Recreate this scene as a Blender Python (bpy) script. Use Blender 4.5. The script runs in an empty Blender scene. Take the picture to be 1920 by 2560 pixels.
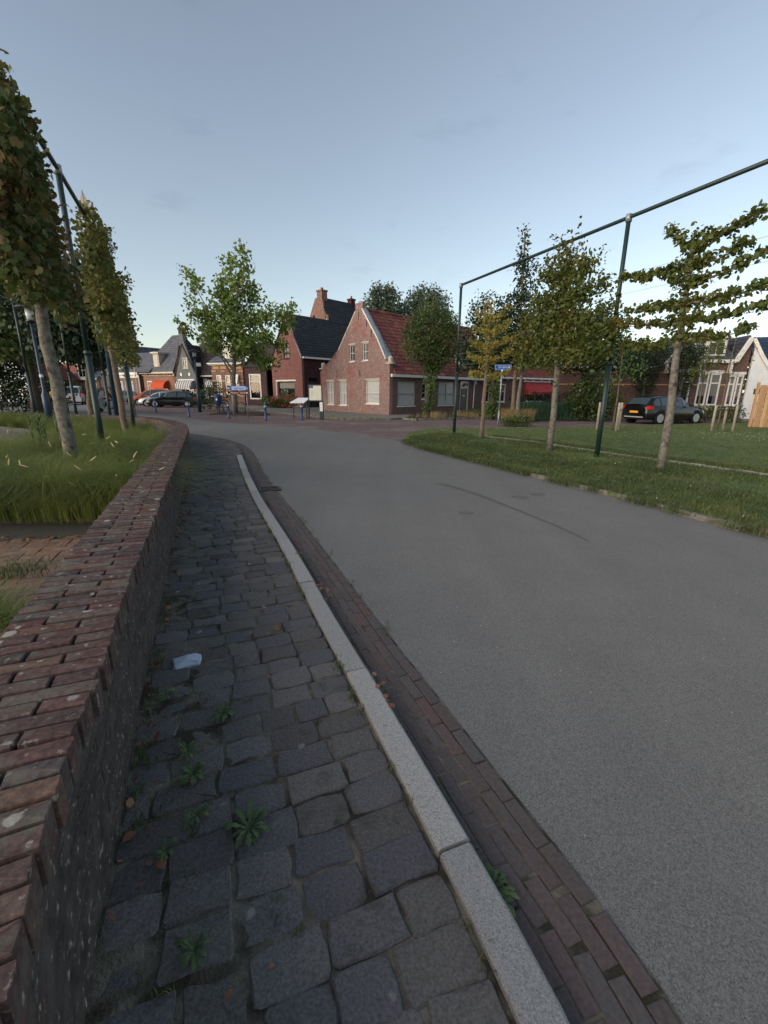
import bpy, math, random
import numpy as np
from mathutils import Vector, Matrix
from mathutils.geometry import tessellate_polygon
R = math.radians
random.seed(7); rng = np.random.default_rng(7)
scn = bpy.context.scene
col = scn.collection

# ------------------------------------------------------------------ camera, sky, sun, exposure
CAMH = 1.6
cd = bpy.data.cameras.new('camera'); cam = bpy.data.objects.new('camera', cd); col.objects.link(cam)
cd.sensor_fit = 'HORIZONTAL'; cd.sensor_width = 36; cd.lens = 36 * 1093.7 / 1920
cd.clip_start = .05; cd.clip_end = 2000
Rm = Matrix(((0.99997455, -0.0071337, 0), (0.00188978, 0.26490139, -0.96427366), (0.00687884, 0.96424912, 0.26490813)))
# columns: camera right, up, back in the world
rt = Vector((0.99997455, 0.00188978, 0.00687884)); dn = Vector((0.0071337, -0.26490139, -0.96424912)); fw = Vector((0, 0.96427366, -0.26490813))
cam.matrix_world = Matrix(((rt.x, -dn.x, -fw.x, 0), (rt.y, -dn.y, -fw.y, 0), (rt.z, -dn.z, -fw.z, CAMH), (0, 0, 0, 1)))
scn.camera = cam
SUN_EL, SUN_AZ = R(12.0), R(238)      # azimuth clockwise from +Y: behind the camera on the left
w = bpy.data.worlds.new('World'); scn.world = w; w.use_nodes = True
nt = w.node_tree; nt.nodes.clear()
sky = nt.nodes.new('ShaderNodeTexSky'); sky.sky_type = 'NISHITA'; sky.sun_disc = False
sky.sun_elevation = SUN_EL; sky.sun_rotation = SUN_AZ; sky.altitude = 0; sky.air_density = 1.0; sky.dust_density = .6; sky.ozone_density = 1.2
bg = nt.nodes.new('ShaderNodeBackground'); bg.inputs[1].default_value = .14
wo = nt.nodes.new('ShaderNodeOutputWorld')
hs = nt.nodes.new('ShaderNodeHueSaturation'); hs.inputs['Saturation'].default_value = .68
tc = nt.nodes.new('ShaderNodeTexCoord'); mp = nt.nodes.new('ShaderNodeMapping'); mp.inputs['Scale'].default_value = (3, 3, 9)
cn = nt.nodes.new('ShaderNodeTexNoise'); cn.inputs['Scale'].default_value = 1.7; cn.inputs['Detail'].default_value = 6; cn.inputs['Roughness'].default_value = .6
cr = nt.nodes.new('ShaderNodeValToRGB'); cr.color_ramp.elements[0].position = .60; cr.color_ramp.elements[1].position = .78; cr.color_ramp.elements[0].color = (1, 1, 1, 1); cr.color_ramp.elements[1].color = (.86, .865, .88, 1)
mx = nt.nodes.new('ShaderNodeMix'); mx.data_type = 'RGBA'; mx.blend_type = 'MULTIPLY'; mx.inputs[0].default_value = 1
nt.links.new(tc.outputs['Generated'], mp.inputs[0]); nt.links.new(mp.outputs[0], cn.inputs['Vector']); nt.links.new(cn.outputs['Fac'], cr.inputs[0])
nt.links.new(sky.outputs[0], hs.inputs['Color']); nt.links.new(hs.outputs[0], mx.inputs[6]); nt.links.new(cr.outputs[0], mx.inputs[7]); nt.links.new(mx.outputs[2], bg.inputs[0]); nt.links.new(bg.outputs[0], wo.inputs[0])
sl = bpy.data.lights.new('sun', 'SUN'); sl.energy = 2.0; sl.angle = R(70); sl.color = (1, .84, .70)
sun = bpy.data.objects.new('sun', sl); col.objects.link(sun)
sd = Vector((math.sin(SUN_AZ) * math.cos(SUN_EL + .15), math.cos(SUN_AZ) * math.cos(SUN_EL + .15), math.sin(SUN_EL + .15)))
sun.rotation_euler = sd.to_track_quat('Z', 'Y').to_euler()
scn.view_settings.view_transform = 'Standard'; scn.view_settings.look = 'None'
scn.view_settings.exposure = .68; scn.view_settings.gamma = 1; scn.view_settings.use_curve_mapping = False
scn.cycles.max_bounces = 5; scn.cycles.transparent_max_bounces = 12

# ------------------------------------------------------------------ materials
def C(h):
    v = [int(h[i:i+2], 16) / 255 for i in (0, 2, 4)]
    return tuple(x / 12.92 if x < .04045 else ((x + .055) / 1.055) ** 2.4 for x in v) + (1,)

class N:
    """small node helper"""
    def __init__(s, name):
        s.m = bpy.data.materials.new(name); s.m.use_nodes = True; s.t = s.m.node_tree; s.t.nodes.clear()
        s.out = s.n('OutputMaterial')
    def n(s, k, **kw):
        x = s.t.nodes.new('ShaderNode' + k)
        for a, b in kw.items(): setattr(x, a, b)
        return x
    def l(s, a, b): s.t.links.new(a, b)
    def co(s, kind='Object'): return s.n('TexCoord').outputs[kind]
    def noise(s, sc, det=4, vec=None, ro=.55):
        x = s.n('TexNoise'); x.inputs['Scale'].default_value = sc; x.inputs['Detail'].default_value = det; x.inputs['Roughness'].default_value = ro
        s.l(vec if vec is not None else s.co(), x.inputs['Vector']); return x.outputs['Fac']
    def ramp(s, fac, a, b, ca=(0, 0, 0, 1), cb=(1, 1, 1, 1)):
        x = s.n('ValToRGB'); x.color_ramp.elements[0].position = a; x.color_ramp.elements[1].position = b
        x.color_ramp.elements[0].color = ca; x.color_ramp.elements[1].color = cb; s.l(fac, x.inputs[0]); return x.outputs[0]
    def mix(s, f, a, b, mode='MIX'):
        x = s.n('Mix', data_type='RGBA', blend_type=mode)
        for i, v in ((0, f), (6, a), (7, b)):
            if hasattr(v, 'is_output'): s.l(v, x.inputs[i])
            else: x.inputs[i].default_value = v
        return x.outputs[2]
    def math(s, op, a, b=0.0):
        x = s.n('Math', operation=op)
        for i, v in ((0, a), (1, b)):
            if hasattr(v, 'is_output'): s.l(v, x.inputs[i])
            else: x.inputs[i].default_value = v
        return x.outputs[0]
    def bump(s, h, st, dist=.01):
        x = s.n('Bump'); x.inputs['Strength'].default_value = st; x.inputs['Distance'].default_value = dist; s.l(h, x.inputs['Height']); return x.outputs[0]
    def bsdf(s, colr, rough=.8, normal=None, spec=.3, metal=0):
        p = s.n('BsdfPrincipled')
        for k, v in (('Base Color', colr), ('Roughness', rough), ('Specular IOR Level', spec), ('Metallic', metal)):
            if hasattr(v, 'is_output'): s.l(v, p.inputs[k])
            else: p.inputs[k].default_value = v
        if normal is not None: s.l(normal, p.inputs['Normal'])
        s.l(p.outputs[0], s.out.inputs[0]); return p
    def isl(s):   # a random number per separate piece
        g = s.n('NewGeometry').outputs['Random Per Island']; o = s.n('ObjectInfo').outputs['Random']
        return s.math('FRACT', s.math('ADD', g, s.math('MULTIPLY', o, 7.31)))

def plain(name, c, rough=.7, var=.25, sc=6, bump=.0, bsc=40, spec=.3, metal=0, dirt=None):
    a = N(name); f = a.noise(sc, 5)
    ca = tuple(x * (1 - var) for x in c[:3]) + (1,); cb = tuple(min(1, x * (1 + var)) for x in c[:3]) + (1,)
    cc = a.ramp(f, .3, .7, ca, cb)
    if dirt: cc = a.mix(a.ramp(a.noise(dirt[1], 6), dirt[2], dirt[2] + .12), cc, dirt[0])
    nm = a.bump(a.noise(bsc, 4), bump) if bump else None
    a.bsdf(cc, rough, nm, spec, metal); return a.m

def pieces(name, cols, rough=.85, sc=60, bump=.5, spots=None, moss=None, dark=None, jit=.3):
    """pieces that differ one from the next (bricks, setts, tiles, leaves of a pile)"""
    a = N(name); r = a.isl(); P_ = a.n('NewGeometry').outputs['Position']
    x = a.n('ValToRGB'); x.color_ramp.interpolation = 'LINEAR'
    els = x.color_ramp.elements
    while len(els) < len(cols): els.new(.5)
    for i, c in enumerate(cols): els[i].position = i / (len(cols) - 1); els[i].color = c
    a.l(r, x.inputs[0]); cc = x.outputs[0]
    fine = a.noise(sc, 6, P_)
    k = a.ramp(fine, .25, .75, (1 - jit,) * 3 + (1,), (1 + jit,) * 3 + (1,))
    cc = a.mix(1.0, cc, k, 'MULTIPLY')
    if dark: cc = a.mix(a.ramp(a.noise(dark[1], 5, P_), dark[2], dark[2] + .15), cc, dark[0])
    if moss: cc = a.mix(a.ramp(a.noise(moss[1], 5, P_), moss[2], moss[2] + .1), cc, moss[0])
    if spots:
        v = a.n('TexVoronoi', feature='F1'); v.inputs['Scale'].default_value = spots[1]
        nq = a.n('TexNoise'); nq.inputs['Scale'].default_value = 40; a.l(P_, nq.inputs['Vector']); a.l(a.mix(.02, P_, nq.outputs['Color']), v.inputs['Vector'])
        sel = a.math('MULTIPLY', a.ramp(v.outputs['Distance'], spots[2] - .03, spots[2], (1, 1, 1, 1), (0, 0, 0, 1)), a.ramp(a.noise(2.3, 3, P_), .46, .52))
        cc = a.mix(sel, cc, spots[0])
    a.bsdf(cc, rough, a.bump(fine, bump, .004), .25); return a.m

def brickwall(name, c1, c2, mortar, patch=None, sx=.22, sz=.062, rough=.9, patch2=None, mort=.012, ground=False):
    a = N(name)
    uv = a.co() if ground else a.n('UVMap').outputs[0]
    b = a.n('TexBrick'); b.inputs['Scale'].default_value = 1; b.inputs['Brick Width'].default_value = sx; b.inputs['Row Height'].default_value = sz
    b.inputs['Mortar Size'].default_value = mort; b.inputs['Mortar Smooth'].default_value = .3; b.inputs['Color1'].default_value = c1; b.inputs['Color2'].default_value = c2
    b.inputs['Mortar'].default_value = mortar; a.l(uv, b.inputs['Vector'])
    cc = a.mix(.8, b.outputs['Color'], a.ramp(a.noise(9, 6), .25, .8, (.55, .55, .55, 1), (1.4, 1.4, 1.4, 1)), 'MULTIPLY')
    if patch: cc = a.mix(a.ramp(a.noise(patch[1], 6, ro=.7), patch[2], patch[2] + .14), cc, patch[0])
    if patch2: cc = a.mix(a.ramp(a.noise(patch2[1], 7, ro=.75), patch2[2], patch2[2] + .08), cc, patch2[0])
    h = a.math('SUBTRACT', a.noise(60, 3), a.math('MULTIPLY', b.outputs['Fac'], 1.5))
    cc = a.mix(.6, cc, a.ramp(a.noise(2.6, 8, ro=.7), .3, .7, (.72, .72, .74, 1), (1.25, 1.24, 1.22, 1)), 'MULTIPLY')
    a.bsdf(cc, rough, a.bump(h, .5, .008), .2); return a.m

LEAFK = 1.5
def leafmat(name, cols, trans=.35, patchsc=.8):
    a = N(name); r = a.isl()
    x = a.n('ValToRGB'); els = x.color_ramp.elements
    while len(els) < len(cols): els.new(.5)
    for i, c in enumerate(cols): els[i].position = i / (len(cols) - 1); els[i].color = tuple(v * LEAFK for v in c[:3]) + (1,)
    f = a.math('ADD', a.math('MULTIPLY', r, .45), a.math('MULTIPLY', a.ramp(a.noise(patchsc, 3), .3, .7), .55))
    a.l(f, x.inputs[0]); cc = x.outputs[0]
    d = a.n('BsdfPrincipled'); a.l(cc, d.inputs['Base Color']); d.inputs['Roughness'].default_value = .55; d.inputs['Specular IOR Level'].default_value = .3
    t = a.n('BsdfTranslucent'); a.l(cc, t.inputs[0])
    m = a.n('MixShader'); m.inputs[0].default_value = trans; a.l(d.outputs[0], m.inputs[1]); a.l(t.outputs[0], m.inputs[2]); a.l(m.outputs[0], a.out.inputs[0]); return a.m

def glassmat(name, tint, trans):
    a = N(name); p = a.n('BsdfPrincipled'); p.inputs['Base Color'].default_value = tint; p.inputs['Roughness'].default_value = .04; p.inputs['IOR'].default_value = 1.7
    t = a.n('BsdfTransparent'); m = a.n('MixShader'); m.inputs[0].default_value = 1 - trans
    a.l(t.outputs[0], m.inputs[1]); a.l(p.outputs[0], m.inputs[2]); a.l(m.outputs[0], a.out.inputs[0]); return a.m

M = {}
def asphalt():
    a = N('asphalt'); co = a.co()
    g = a.noise(300, 3, co, .8); big = a.noise(.35, 5, co)
    v = a.n('TexVoronoi'); v.inputs['Scale'].default_value = 230; a.l(co, v.inputs['Vector'])
    cc = a.ramp(v.outputs['Color'], .0, 1.0, C('5b5a57'), C('8f8d89'))
    cc = a.mix(.75, cc, a.ramp(g, .3, .75, (.58, .58, .58, 1), (1.4, 1.4, 1.4, 1)), 'MULTIPLY')
    cc = a.mix(1, cc, a.ramp(big, .3, .7, (.94, .94, .94, 1), (1.04, 1.04, 1.035, 1)), 'MULTIPLY')
    cc = a.mix(1, cc, a.ramp(a.noise(2.3, 6), .3, .7, (.95, .95, .95, 1), (1.035, 1.035, 1.03, 1)), 'MULTIPLY')
    mp_ = a.n('Mapping'); mp_.inputs['Rotation'].default_value = (0, 0, R(20)); mp_.inputs['Scale'].default_value = (1.1, .07, 1); a.l(co, mp_.inputs[0])
    cc = a.mix(1, cc, a.ramp(a.noise(1.3, 3, mp_.outputs[0]), .35, .65, (.95, .95, .95, 1), (1.03, 1.03, 1.025, 1)), 'MULTIPLY')
    sp = a.n('TexVoronoi'); sp.inputs['Scale'].default_value = 9; a.l(co, sp.inputs['Vector'])
    cc = a.mix(a.ramp(sp.outputs['Distance'], .03, .05, (1, 1, 1, 1), (0, 0, 0, 1)), cc, C('b9b4a8'))
    a.bsdf(cc, .85, a.bump(g, .45, .003), .2); return a.m
M['asphalt'] = asphalt()
M['patch'] = plain('dark_asphalt_mark', C('65635f'), .85, .25, 60, .5, 200)
M['sett'] = pieces('basalt_sett', [C('575452'), C('64615d'), C('59575a'), C('6e6a66'), C('504d4b')], .9, 110, .8, spots=(C('8d8b84'), 5, .10), dark=(C('46443c'), 5, .6), jit=.4)
M['joint'] = plain('sandy_joint', C('6b6558'), .95, .45, 14, 1, 90, dirt=(C('3d392e'), 5, .48))
M['granite'] = pieces('granite', [C('9a9894'), C('a8a5a0'), C('908f8d')], .8, 230, .5, dark=(C('6f6e6a'), 150, .55), jit=.45)
M['gutter'] = pieces('gutter_brick', [C('565050'), C('5d5350'), C('53504e'), C('62504e'), C('5b5856'), C('58504e')], .85, 70, .6, dark=(C('5c5754'), 4, .55), jit=.25)
M['coping'] = pieces('coping_brick', [C('4c3e3d'), C('5c4642'), C('463b3d'), C('655046'), C('544c4a'), C('583f3c'), C('454140'), C('63463c')], .88, 55, .9, spots=(C('918f85'), 7, .16), dark=(C('5f5c54'), 9, .52), moss=(C('9a968b'), 30, .62), jit=.5)
M['facebrick'] = pieces('wall_face_brick', [C('4a4340'), C('554d48'), C('423d3b'), C('574945')], .92, 60, 1.0, dark=(C('a8a499'), 48, .62), jit=.5)
M['mortar'] = plain('mortar', C('4a4541'), .95, .5, 12, .9, 60, dirt=(C('a8a499'), 34, .6))
M['road_brick'] = brickwall('street_brick', C('7d6866'), C('6f5e5e'), C('5f5756'), (C('85766f'), .4, .5), .21, .105, .85, ground=True)
M['pave'] = brickwall('pavement_tile', C('88857e'), C('7a7871'), C('5c5a51'), (C('6f6e5c'), .8, .55), .3, .3, .9, ground=True)
M['plaza'] = brickwall('plaza_setts', C('7d7a75'), C('6e6c68'), C('54524c'), (C('6a6a52'), 1.2, .6), .12, .1, .9, mort=.015, ground=True)
M['herring'] = pieces('clay_paver', [C('7a6558'), C('85705f'), C('6b5c52'), C('8a6c58')], .85, 50, .7, dark=(C('565446'), 5, .6))
M['soil'] = plain('soil', C('3a3227'), .95, .4, 8, 1, 40)
M['lawn'] = plain('lawn_soil', C('606c3a'), .95, .35, 3, 1, 60, dirt=(C('6e6b48'), 1.3, .6))
M['concrete'] = plain('concrete', C('7a766c'), .9, .25, 5, .7, 60, dirt=(C('55533f'), 4, .48))
M['darkgravel'] = plain('gravelly_concrete', C('55544f'), .95, .5, 60, 1, 90)
M['slab'] = pieces('path_slab', [C('aaa596'), C('98937f'), C('b3ad9d')], .9, 40, .6, moss=(C('6b6e45'), 4, .56))
M['green_steel'] = plain('green_steel', C('1a2f2c'), .45, .25, 5, .1, spec=.5)
M['galv'] = plain('galvanised', C('8e9496'), .45, .2, 20, .1, spec=.5, metal=.4)
M['blue'] = plain('blue_paint', C('2a3f6c'), .4, .2, 6, spec=.5)
M['blue_post'] = plain('blue_grey_post', C('22384e'), .4, .2, 4, spec=.5)
M['black'] = plain('black_metal', C('1b1f20'), .4, .2, 8, spec=.5)
M['white'] = plain('white_paint', C('d9d6cf'), .5, .08, 5, spec=.4, dirt=(C('b5b0a4'), 3, .6))
M['cream'] = plain('cream_paint', C('bdb5a4'), .55, .1, 5)
M['grey_paint'] = plain('grey_paint', C('8f9598'), .6, .12, 5)
M['ltgrey'] = plain('lead_grey', C('9aa0a4'), .6, .2, 3)
M['dark_door'] = plain('dark_door', C('20262a'), .35, .2, 5, spec=.5)
M['flash'] = plain('worn_flashing', C('8f979c'), .7, .3, 3, .3, 20, dirt=(C('5c6468'), 2.2, .5))
M['interior'] = plain('dark_interior', C('22201e'), .9, .3, 1)
M['curtain_or_reflection'] = plain('sheet_curtain', C('e2e2e0'), .9, .1, 5)
M['net'] = plain('lace', C('b9bbb6'), .9, .2, 20)
M['glass'] = glassmat('window_glass', C('1b2024'), .72)
M['clearglass'] = glassmat('clear_glass', C('1b2024'), .86)
M['darkglass'] = glassmat('dark_glass', C('15191c'), .1)
M['carglass'] = glassmat('car_glass', C('3c4a50'), .0)  # pale blue-grey base colour stands in for light reflected by the windows
M['brick_main'] = brickwall('old_red_brick', C('8e625b'), C('78554f'), C('a0948c'), (C('964a40'), .38, .53), patch2=(C('a0918a'), 4.5, .55))
M['brick_side'] = brickwall('brown_red_brick', C('6e4c47'), C('5d4341'), C('7d726a'), (C('66423d'), .6, .55))
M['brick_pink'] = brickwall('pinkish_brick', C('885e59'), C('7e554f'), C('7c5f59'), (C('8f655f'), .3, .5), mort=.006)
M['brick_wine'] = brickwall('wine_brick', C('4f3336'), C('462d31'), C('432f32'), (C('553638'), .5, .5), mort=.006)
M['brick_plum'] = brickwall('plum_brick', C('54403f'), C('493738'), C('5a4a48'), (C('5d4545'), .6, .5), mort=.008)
M['brick_tan'] = brickwall('light_red_brick', C('8a6b60'), C('785850'), C('86766d'), (C('7e6052'), .6, .5), mort=.008)
M['brick_orange'] = brickwall('orange_brick', C('9a7662'), C('86604f'), C('928070'), (C('8f6250'), .6, .5))
M['brick_rowhouse'] = brickwall('rowhouse_brick', C('6f4d49'), C('5f4240'), C('6e625d'), (C('76554f'), .5, .5))
M['band'] = plain('sand_band', C('c09a6c'), .85, .2, 6)
M['grey_render'] = plain('grey_render', C('6b6e6e'), .85, .15, 3, .3, 20)
M['blackrender'] = plain('tarred_render', C('33363a'), .8, .2, 3)
M['greybrown'] = brickwall('grey_brown_brick', C('6e645f'), C('645a56'), C('6d6662'), (C('776b64'), .5, .5))
M['white_render'] = plain('white_render', C('d2d4d6'), .8, .07, 3)
M['tile_red'] = pieces('red_pantile', [C('7a423a'), C('6a3934'), C('8a5044'), C('5f3733'), C('8f584a')], .7, 25, .4, dark=(C('5b3d38'), 1.2, .55), jit=.25)
M['tile_navy'] = pieces('blue_black_tile', [C('2b3138'), C('343a42'), C('262b31'), C('30363b')], .55, 20, .3, dark=(C('3b3f3c'), 1.5, .6), jit=.2)
M['tile_slate'] = pieces('grey_blue_tile', [C('4a4e58'), C('3f434e'), C('565a62')], .5, 20, .3, jit=.2)
M['tile_brown'] = pieces('brown_black_tile', [C('3c3536'), C('46403f'), C('332f32')], .75, 20, .3, jit=.25)
M['tile_blue'] = pieces('deep_blue_tile', [C('27394d'), C('2c4156'), C('223246')], .5, 20, .3, jit=.15)
M['bark'] = plain('bark', C('6f6a61'), .95, .45, 14, 1, 45, dirt=(C('423e36'), 9, .54))
M['bark_b'] = plain('brown_bark', C('6f6153'), .95, .4, 14, 1, 45, dirt=(C('555438'), 7, .56))
M['bark_d'] = plain('dark_bark', C('463f37'), .95, .3, 9, 1, 30)
M['stake'] = plain('weathered_stake', C('a89f90'), .9, .2, 8, .5, 40)
M['larch'] = pieces('larch_plank', [C('bb9670'), C('b08a66'), C('c4a27c')], .75, 14, .3, dark=(C('a8764a'), 9, .6), jit=.15)
M['lf_esp'] = leafmat('espalier_leaf', [C('32401f'), C('424e24'), C('545628'), C('5e4a28')], .3, .7)
M['lf_near'] = leafmat('reddish_green_leaf', [C('2b3d22'), C('394822'), C('464c26'), C('544628'), C('4c3222')], .3, .9)
M['lf_near2'] = leafmat('browning_leaf', [C('34431f'), C('464f26'), C('585628'), C('68562c')], .3, .9)
M['lf_yel'] = leafmat('yellowing_leaf', [C('4a5424'), C('6a682a'), C('80743a'), C('8a6438')], .35, .8)
M['lf_plane'] = leafmat('bright_green_leaf', [C('42562c'), C('586a34'), C('6c7a3c'), C('7e8446')], .35, .6)
M['lf_dark'] = leafmat('dark_green_leaf', [C('1a261a'), C('263322'), C('344023')], .2, .5)
M['lf_mid'] = leafmat('mid_green_leaf', [C('2b3a22'), C('3d4b28'), C('555a2c')], .25, .5)
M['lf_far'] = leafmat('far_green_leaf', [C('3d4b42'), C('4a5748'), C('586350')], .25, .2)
M['lf_ivy'] = leafmat('ivy_leaf', [C('2b4020'), C('3f5728'), C('55682c')], .2, 1)
M['grass'] = leafmat('grass_blade', [C('333f24'), C('424f2c'), C('555c36'), C('716a46')], .3, 1.2)
M['fgrass'] = leafmat('fountain_grass', [C('303c20'), C('4c5a2c'), C('6a7238'), C('908c54')], .35, .8)
M['straw'] = leafmat('straw', [C('86764e'), C('998660'), C('6e6644')], .3, 1)
M['plume'] = leafmat('seed_plume', [C('b0a183'), C('c2b494')], .4, 1)
M['reed'] = leafmat('blue_green_reed', [C('34503c'), C('44624a'), C('587054')], .3, 1)
M['weed'] = leafmat('weed_leaf', [C('34482a'), C('465a34'), C('606a42')], .2, 3)
M['dryleaf'] = leafmat('dry_leaf', [C('5a3c2c'), C('6e4a36'), C('8a6c50')], .2, 3)
M['flower_red'] = leafmat('hydrangea_red', [C('a02c48'), C('b8405a')], .2, 3)
M['flower_white'] = leafmat('small_white_flower', [C('c8c8b8'), C('d8d8cc')], .2, 3)
M['car_black'] = plain('black_car_paint', C('0d0f12'), .18, .05, 1, spec=.7)
M['car_silver'] = plain('silver_car_paint', C('a9b6c4'), .28, .04, 1, spec=.6, metal=.3)
M['car_orange'] = plain('orange_car_paint', C('b0562f'), .28, .04, 1, spec=.6)
M['car_white'] = plain('white_car_paint', C('c3cad0'), .28, .04, 1, spec=.6)
M['car_grey'] = plain('grey_car_paint', C('8c8e92'), .3, .04, 1, spec=.6)
M['tyre'] = plain('tyre', C('17181a'), .85, .1, 8)
M['rim'] = plain('alloy_rim', C('b4b7ba'), .35, .08, 8, spec=.5, metal=.5)
M['plate_y'] = plain('yellow_plate', C('d8952a'), .5, .05, 8)
M['plate_w'] = plain('pale_plate', C('d2cf9a'), .5, .05, 8)
M['tail'] = plain('tail_light', C('c01f24'), .2, .1, 8, spec=.6)
M['lamp_glass'] = plain('frosted_lamp', C('d5dadc'), .3, .05, 5, spec=.5)
M['sign_blue'] = plain('sign_blue', C('1c4c98'), .35, .04, 3)
M['sign_pale'] = plain('sign_pale_blue', C('a9c6ec'), .35, .04, 3)
M['sign_brown'] = plain('sign_brown', C('6b2e26'), .4, .06, 3)
M['sign_white'] = plain('sign_white', C('dfe2e2'), .4, .04, 3)
M['sign_navy'] = plain('sign_navy_print', C('27406e'), .4, .04, 3)
M['paperc'] = plain('info_sheet', C('d3d3c2'), .6, .06, 9)
M['skin'] = plain('skin', C('c49580'), .6, .06, 9)
M['cl_yellow'] = plain('yellow_cloth', C('b59a2c'), .9, .1, 9)
M['cl_dark'] = plain('dark_cloth', C('23262e'), .9, .1, 9)
M['cl_navy'] = plain('navy_cloth', C('243248'), .9, .1, 9)
M['cl_grey'] = plain('grey_cloth', C('8d8d86'), .9, .1, 9)
M['hair'] = plain('hair', C('6b5444'), .8, .2, 20)
M['red_canvas'] = plain('red_canvas', C('96373a'), .8, .12, 3)
M['orange_canvas'] = plain('orange_canvas', C('c4532c'), .8, .12, 3)
M['cloud'] = None

def stripes(name, c1, c2, freq):
    a = N(name); s = a.n('SeparateXYZ'); a.l(a.n('UVMap').outputs[0], s.inputs[0])
    f = a.math('GREATER_THAN', a.math('FRACT', a.math('MULTIPLY', s.outputs[0], freq)), .5)
    a.bsdf(a.mix(f, c1, c2), .8); return a.m
M['striped'] = stripes('striped_canvas', C('d8d8d6'), C('44484e'), 4.2)
M['orange_striped'] = stripes('orange_striped_canvas', C('c8552c'), C('a8431f'), 5)

# ------------------------------------------------------------------ mesh builder
def ident(p): return p
class MB:
    def __init__(s): s.v = []; s.l = []; s.f = []; s.mi = []; s.k = 0
    def add(s, vs, fs, T=None):
        o = len(s.v); T = T or ident
        for p in vs: s.l.append(p); s.v.append(T(p))
        for f in fs: s.f.append(tuple(i + o for i in f)); s.mi.append(s.k)
        return s
    def box(s, x0, x1, y0, y1, z0, z1, T=None):
        vs = [(x, y, z) for z in (z0, z1) for y in (y0, y1) for x in (x0, x1)]
        return s.add(vs, [(0, 2, 3, 1), (4, 5, 7, 6), (0, 1, 5, 4), (2, 6, 7, 3), (0, 4, 6, 2), (1, 3, 7, 5)], T)
    def prism(s, poly, y0, y1, T=None):
        """poly of (x, z), from y0 to y1"""
        n = len(poly); vs = [(x, y0, z) for x, z in poly] + [(x, y1, z) for x, z in poly]
        tr = tessellate_polygon([[Vector((x, z, 0)) for x, z in poly]])
        fs = [tuple(t) for t in tr] + [tuple(n + i for i in reversed(t)) for t in tr] + [(i, (i + 1) % n, n + (i + 1) % n, n + i) for i in range(n)]
        return s.add(vs, fs, T)
    def flat(s, poly, z0, z1=None, T=None):
        """ground sheet from (x, y) points, with a skirt down to z1"""
        n = len(poly); vs = [(x, y, z0) for x, y in poly]
        tr = tessellate_polygon([[Vector((x, y, 0)) for x, y in poly]])
        fs = []
        for t in tr:
            a, b, c = (poly[i] for i in t)
            if (b[0]-a[0])*(c[1]-a[1]) - (b[1]-a[1])*(c[0]-a[0]) < 0: t = t[::-1]
            fs.append(tuple(t))
        if z1 is not None:
            vs += [(x, y, z1) for x, y in poly]; fs += [(i, (i + 1) % n, n + (i + 1) % n, n + i) for i in range(n)]
        return s.add(vs, fs, T)
    def tube(s, pts, rs, n=8, T=None):
        pts = [Vector(p) for p in pts]
        if not hasattr(rs, '__len__'): rs = [rs] * len(pts)
        vs = []; u = None
        for i, p in enumerate(pts):
            d = (pts[min(i + 1, len(pts) - 1)] - pts[max(i - 1, 0)]).normalized()
            if u is None: u = d.orthogonal().normalized()
            u = (u - d * u.dot(d)).normalized(); v = d.cross(u)
            for k in range(n):
                a = 2 * math.pi * k / n; vs.append(tuple(p + (u * math.cos(a) + v * math.sin(a)) * rs[i]))
        fs = [(i * n + k, i * n + (k + 1) % n, (i + 1) * n + (k + 1) % n, (i + 1) * n + k) for i in range(len(pts) - 1) for k in range(n)]
        fs += [tuple(range(n))[::-1], tuple((len(pts) - 1) * n + k for k in range(n))]
        return s.add(vs, fs, T)
    def lathe(s, prof, c=(0, 0, 0), n=14, T=None):
        vs = [(c[0] + r * math.cos(2 * math.pi * k / n), c[1] + r * math.sin(2 * math.pi * k / n), c[2] + z) for r, z in prof for k in range(n)]
        m = len(prof); fs = [(i * n + k, i * n + (k + 1) % n, (i + 1) * n + (k + 1) % n, (i + 1) * n + k) for i in range(m - 1) for k in range(n)]
        fs += [tuple(range(n))[::-1], tuple((m - 1) * n + k for k in range(n))]
        return s.add(vs, fs, T)
    def build(s, name, mat, parent=None, smooth=False, loc=None):
        me = bpy.data.meshes.new(name); me.from_pydata([tuple(p) for p in s.v], [], s.f)
        uv = me.uv_layers.new(name='UVMap'); li = np.empty(len(me.loops), np.int32); me.loops.foreach_get('vertex_index', li)
        L = np.array(s.l, float); q = np.stack([L[:, 0] + L[:, 1] * .999, L[:, 2]], 1)[li]; uv.data.foreach_set('uv', q.ravel())
        if isinstance(mat, (list, tuple)):
            for m in mat: me.materials.append(M[m])
            me.polygons.foreach_set('material_index', s.mi)
        else: me.materials.append(M[mat])
        if smooth: me.polygons.foreach_set('use_smooth', [True] * len(me.polygons))
        o = bpy.data.objects.new(name, me); col.objects.link(o); o.parent = parent
        if loc: o.location = loc
        return o

def rawmesh(name, V, F, mat, parent=None, smooth=False):
    """V (n,3) array, F (m,k) array of equal-sized faces"""
    me = bpy.data.meshes.new(name); V = np.ascontiguousarray(V, np.float32); F = np.ascontiguousarray(F, np.int32); m, k = F.shape
    me.vertices.add(len(V)); me.vertices.foreach_set('co', V.ravel())
    me.loops.add(m * k); me.loops.foreach_set('vertex_index', F.ravel())
    me.polygons.add(m); me.polygons.foreach_set('loop_start', np.arange(0, m * k, k, dtype=np.int32))
    me.update(calc_edges=True)
    if smooth: me.polygons.foreach_set('use_smooth', [True] * m)
    me.materials.append(M[mat]); o = bpy.data.objects.new(name, me); col.objects.link(o); o.parent = parent; return o

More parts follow.
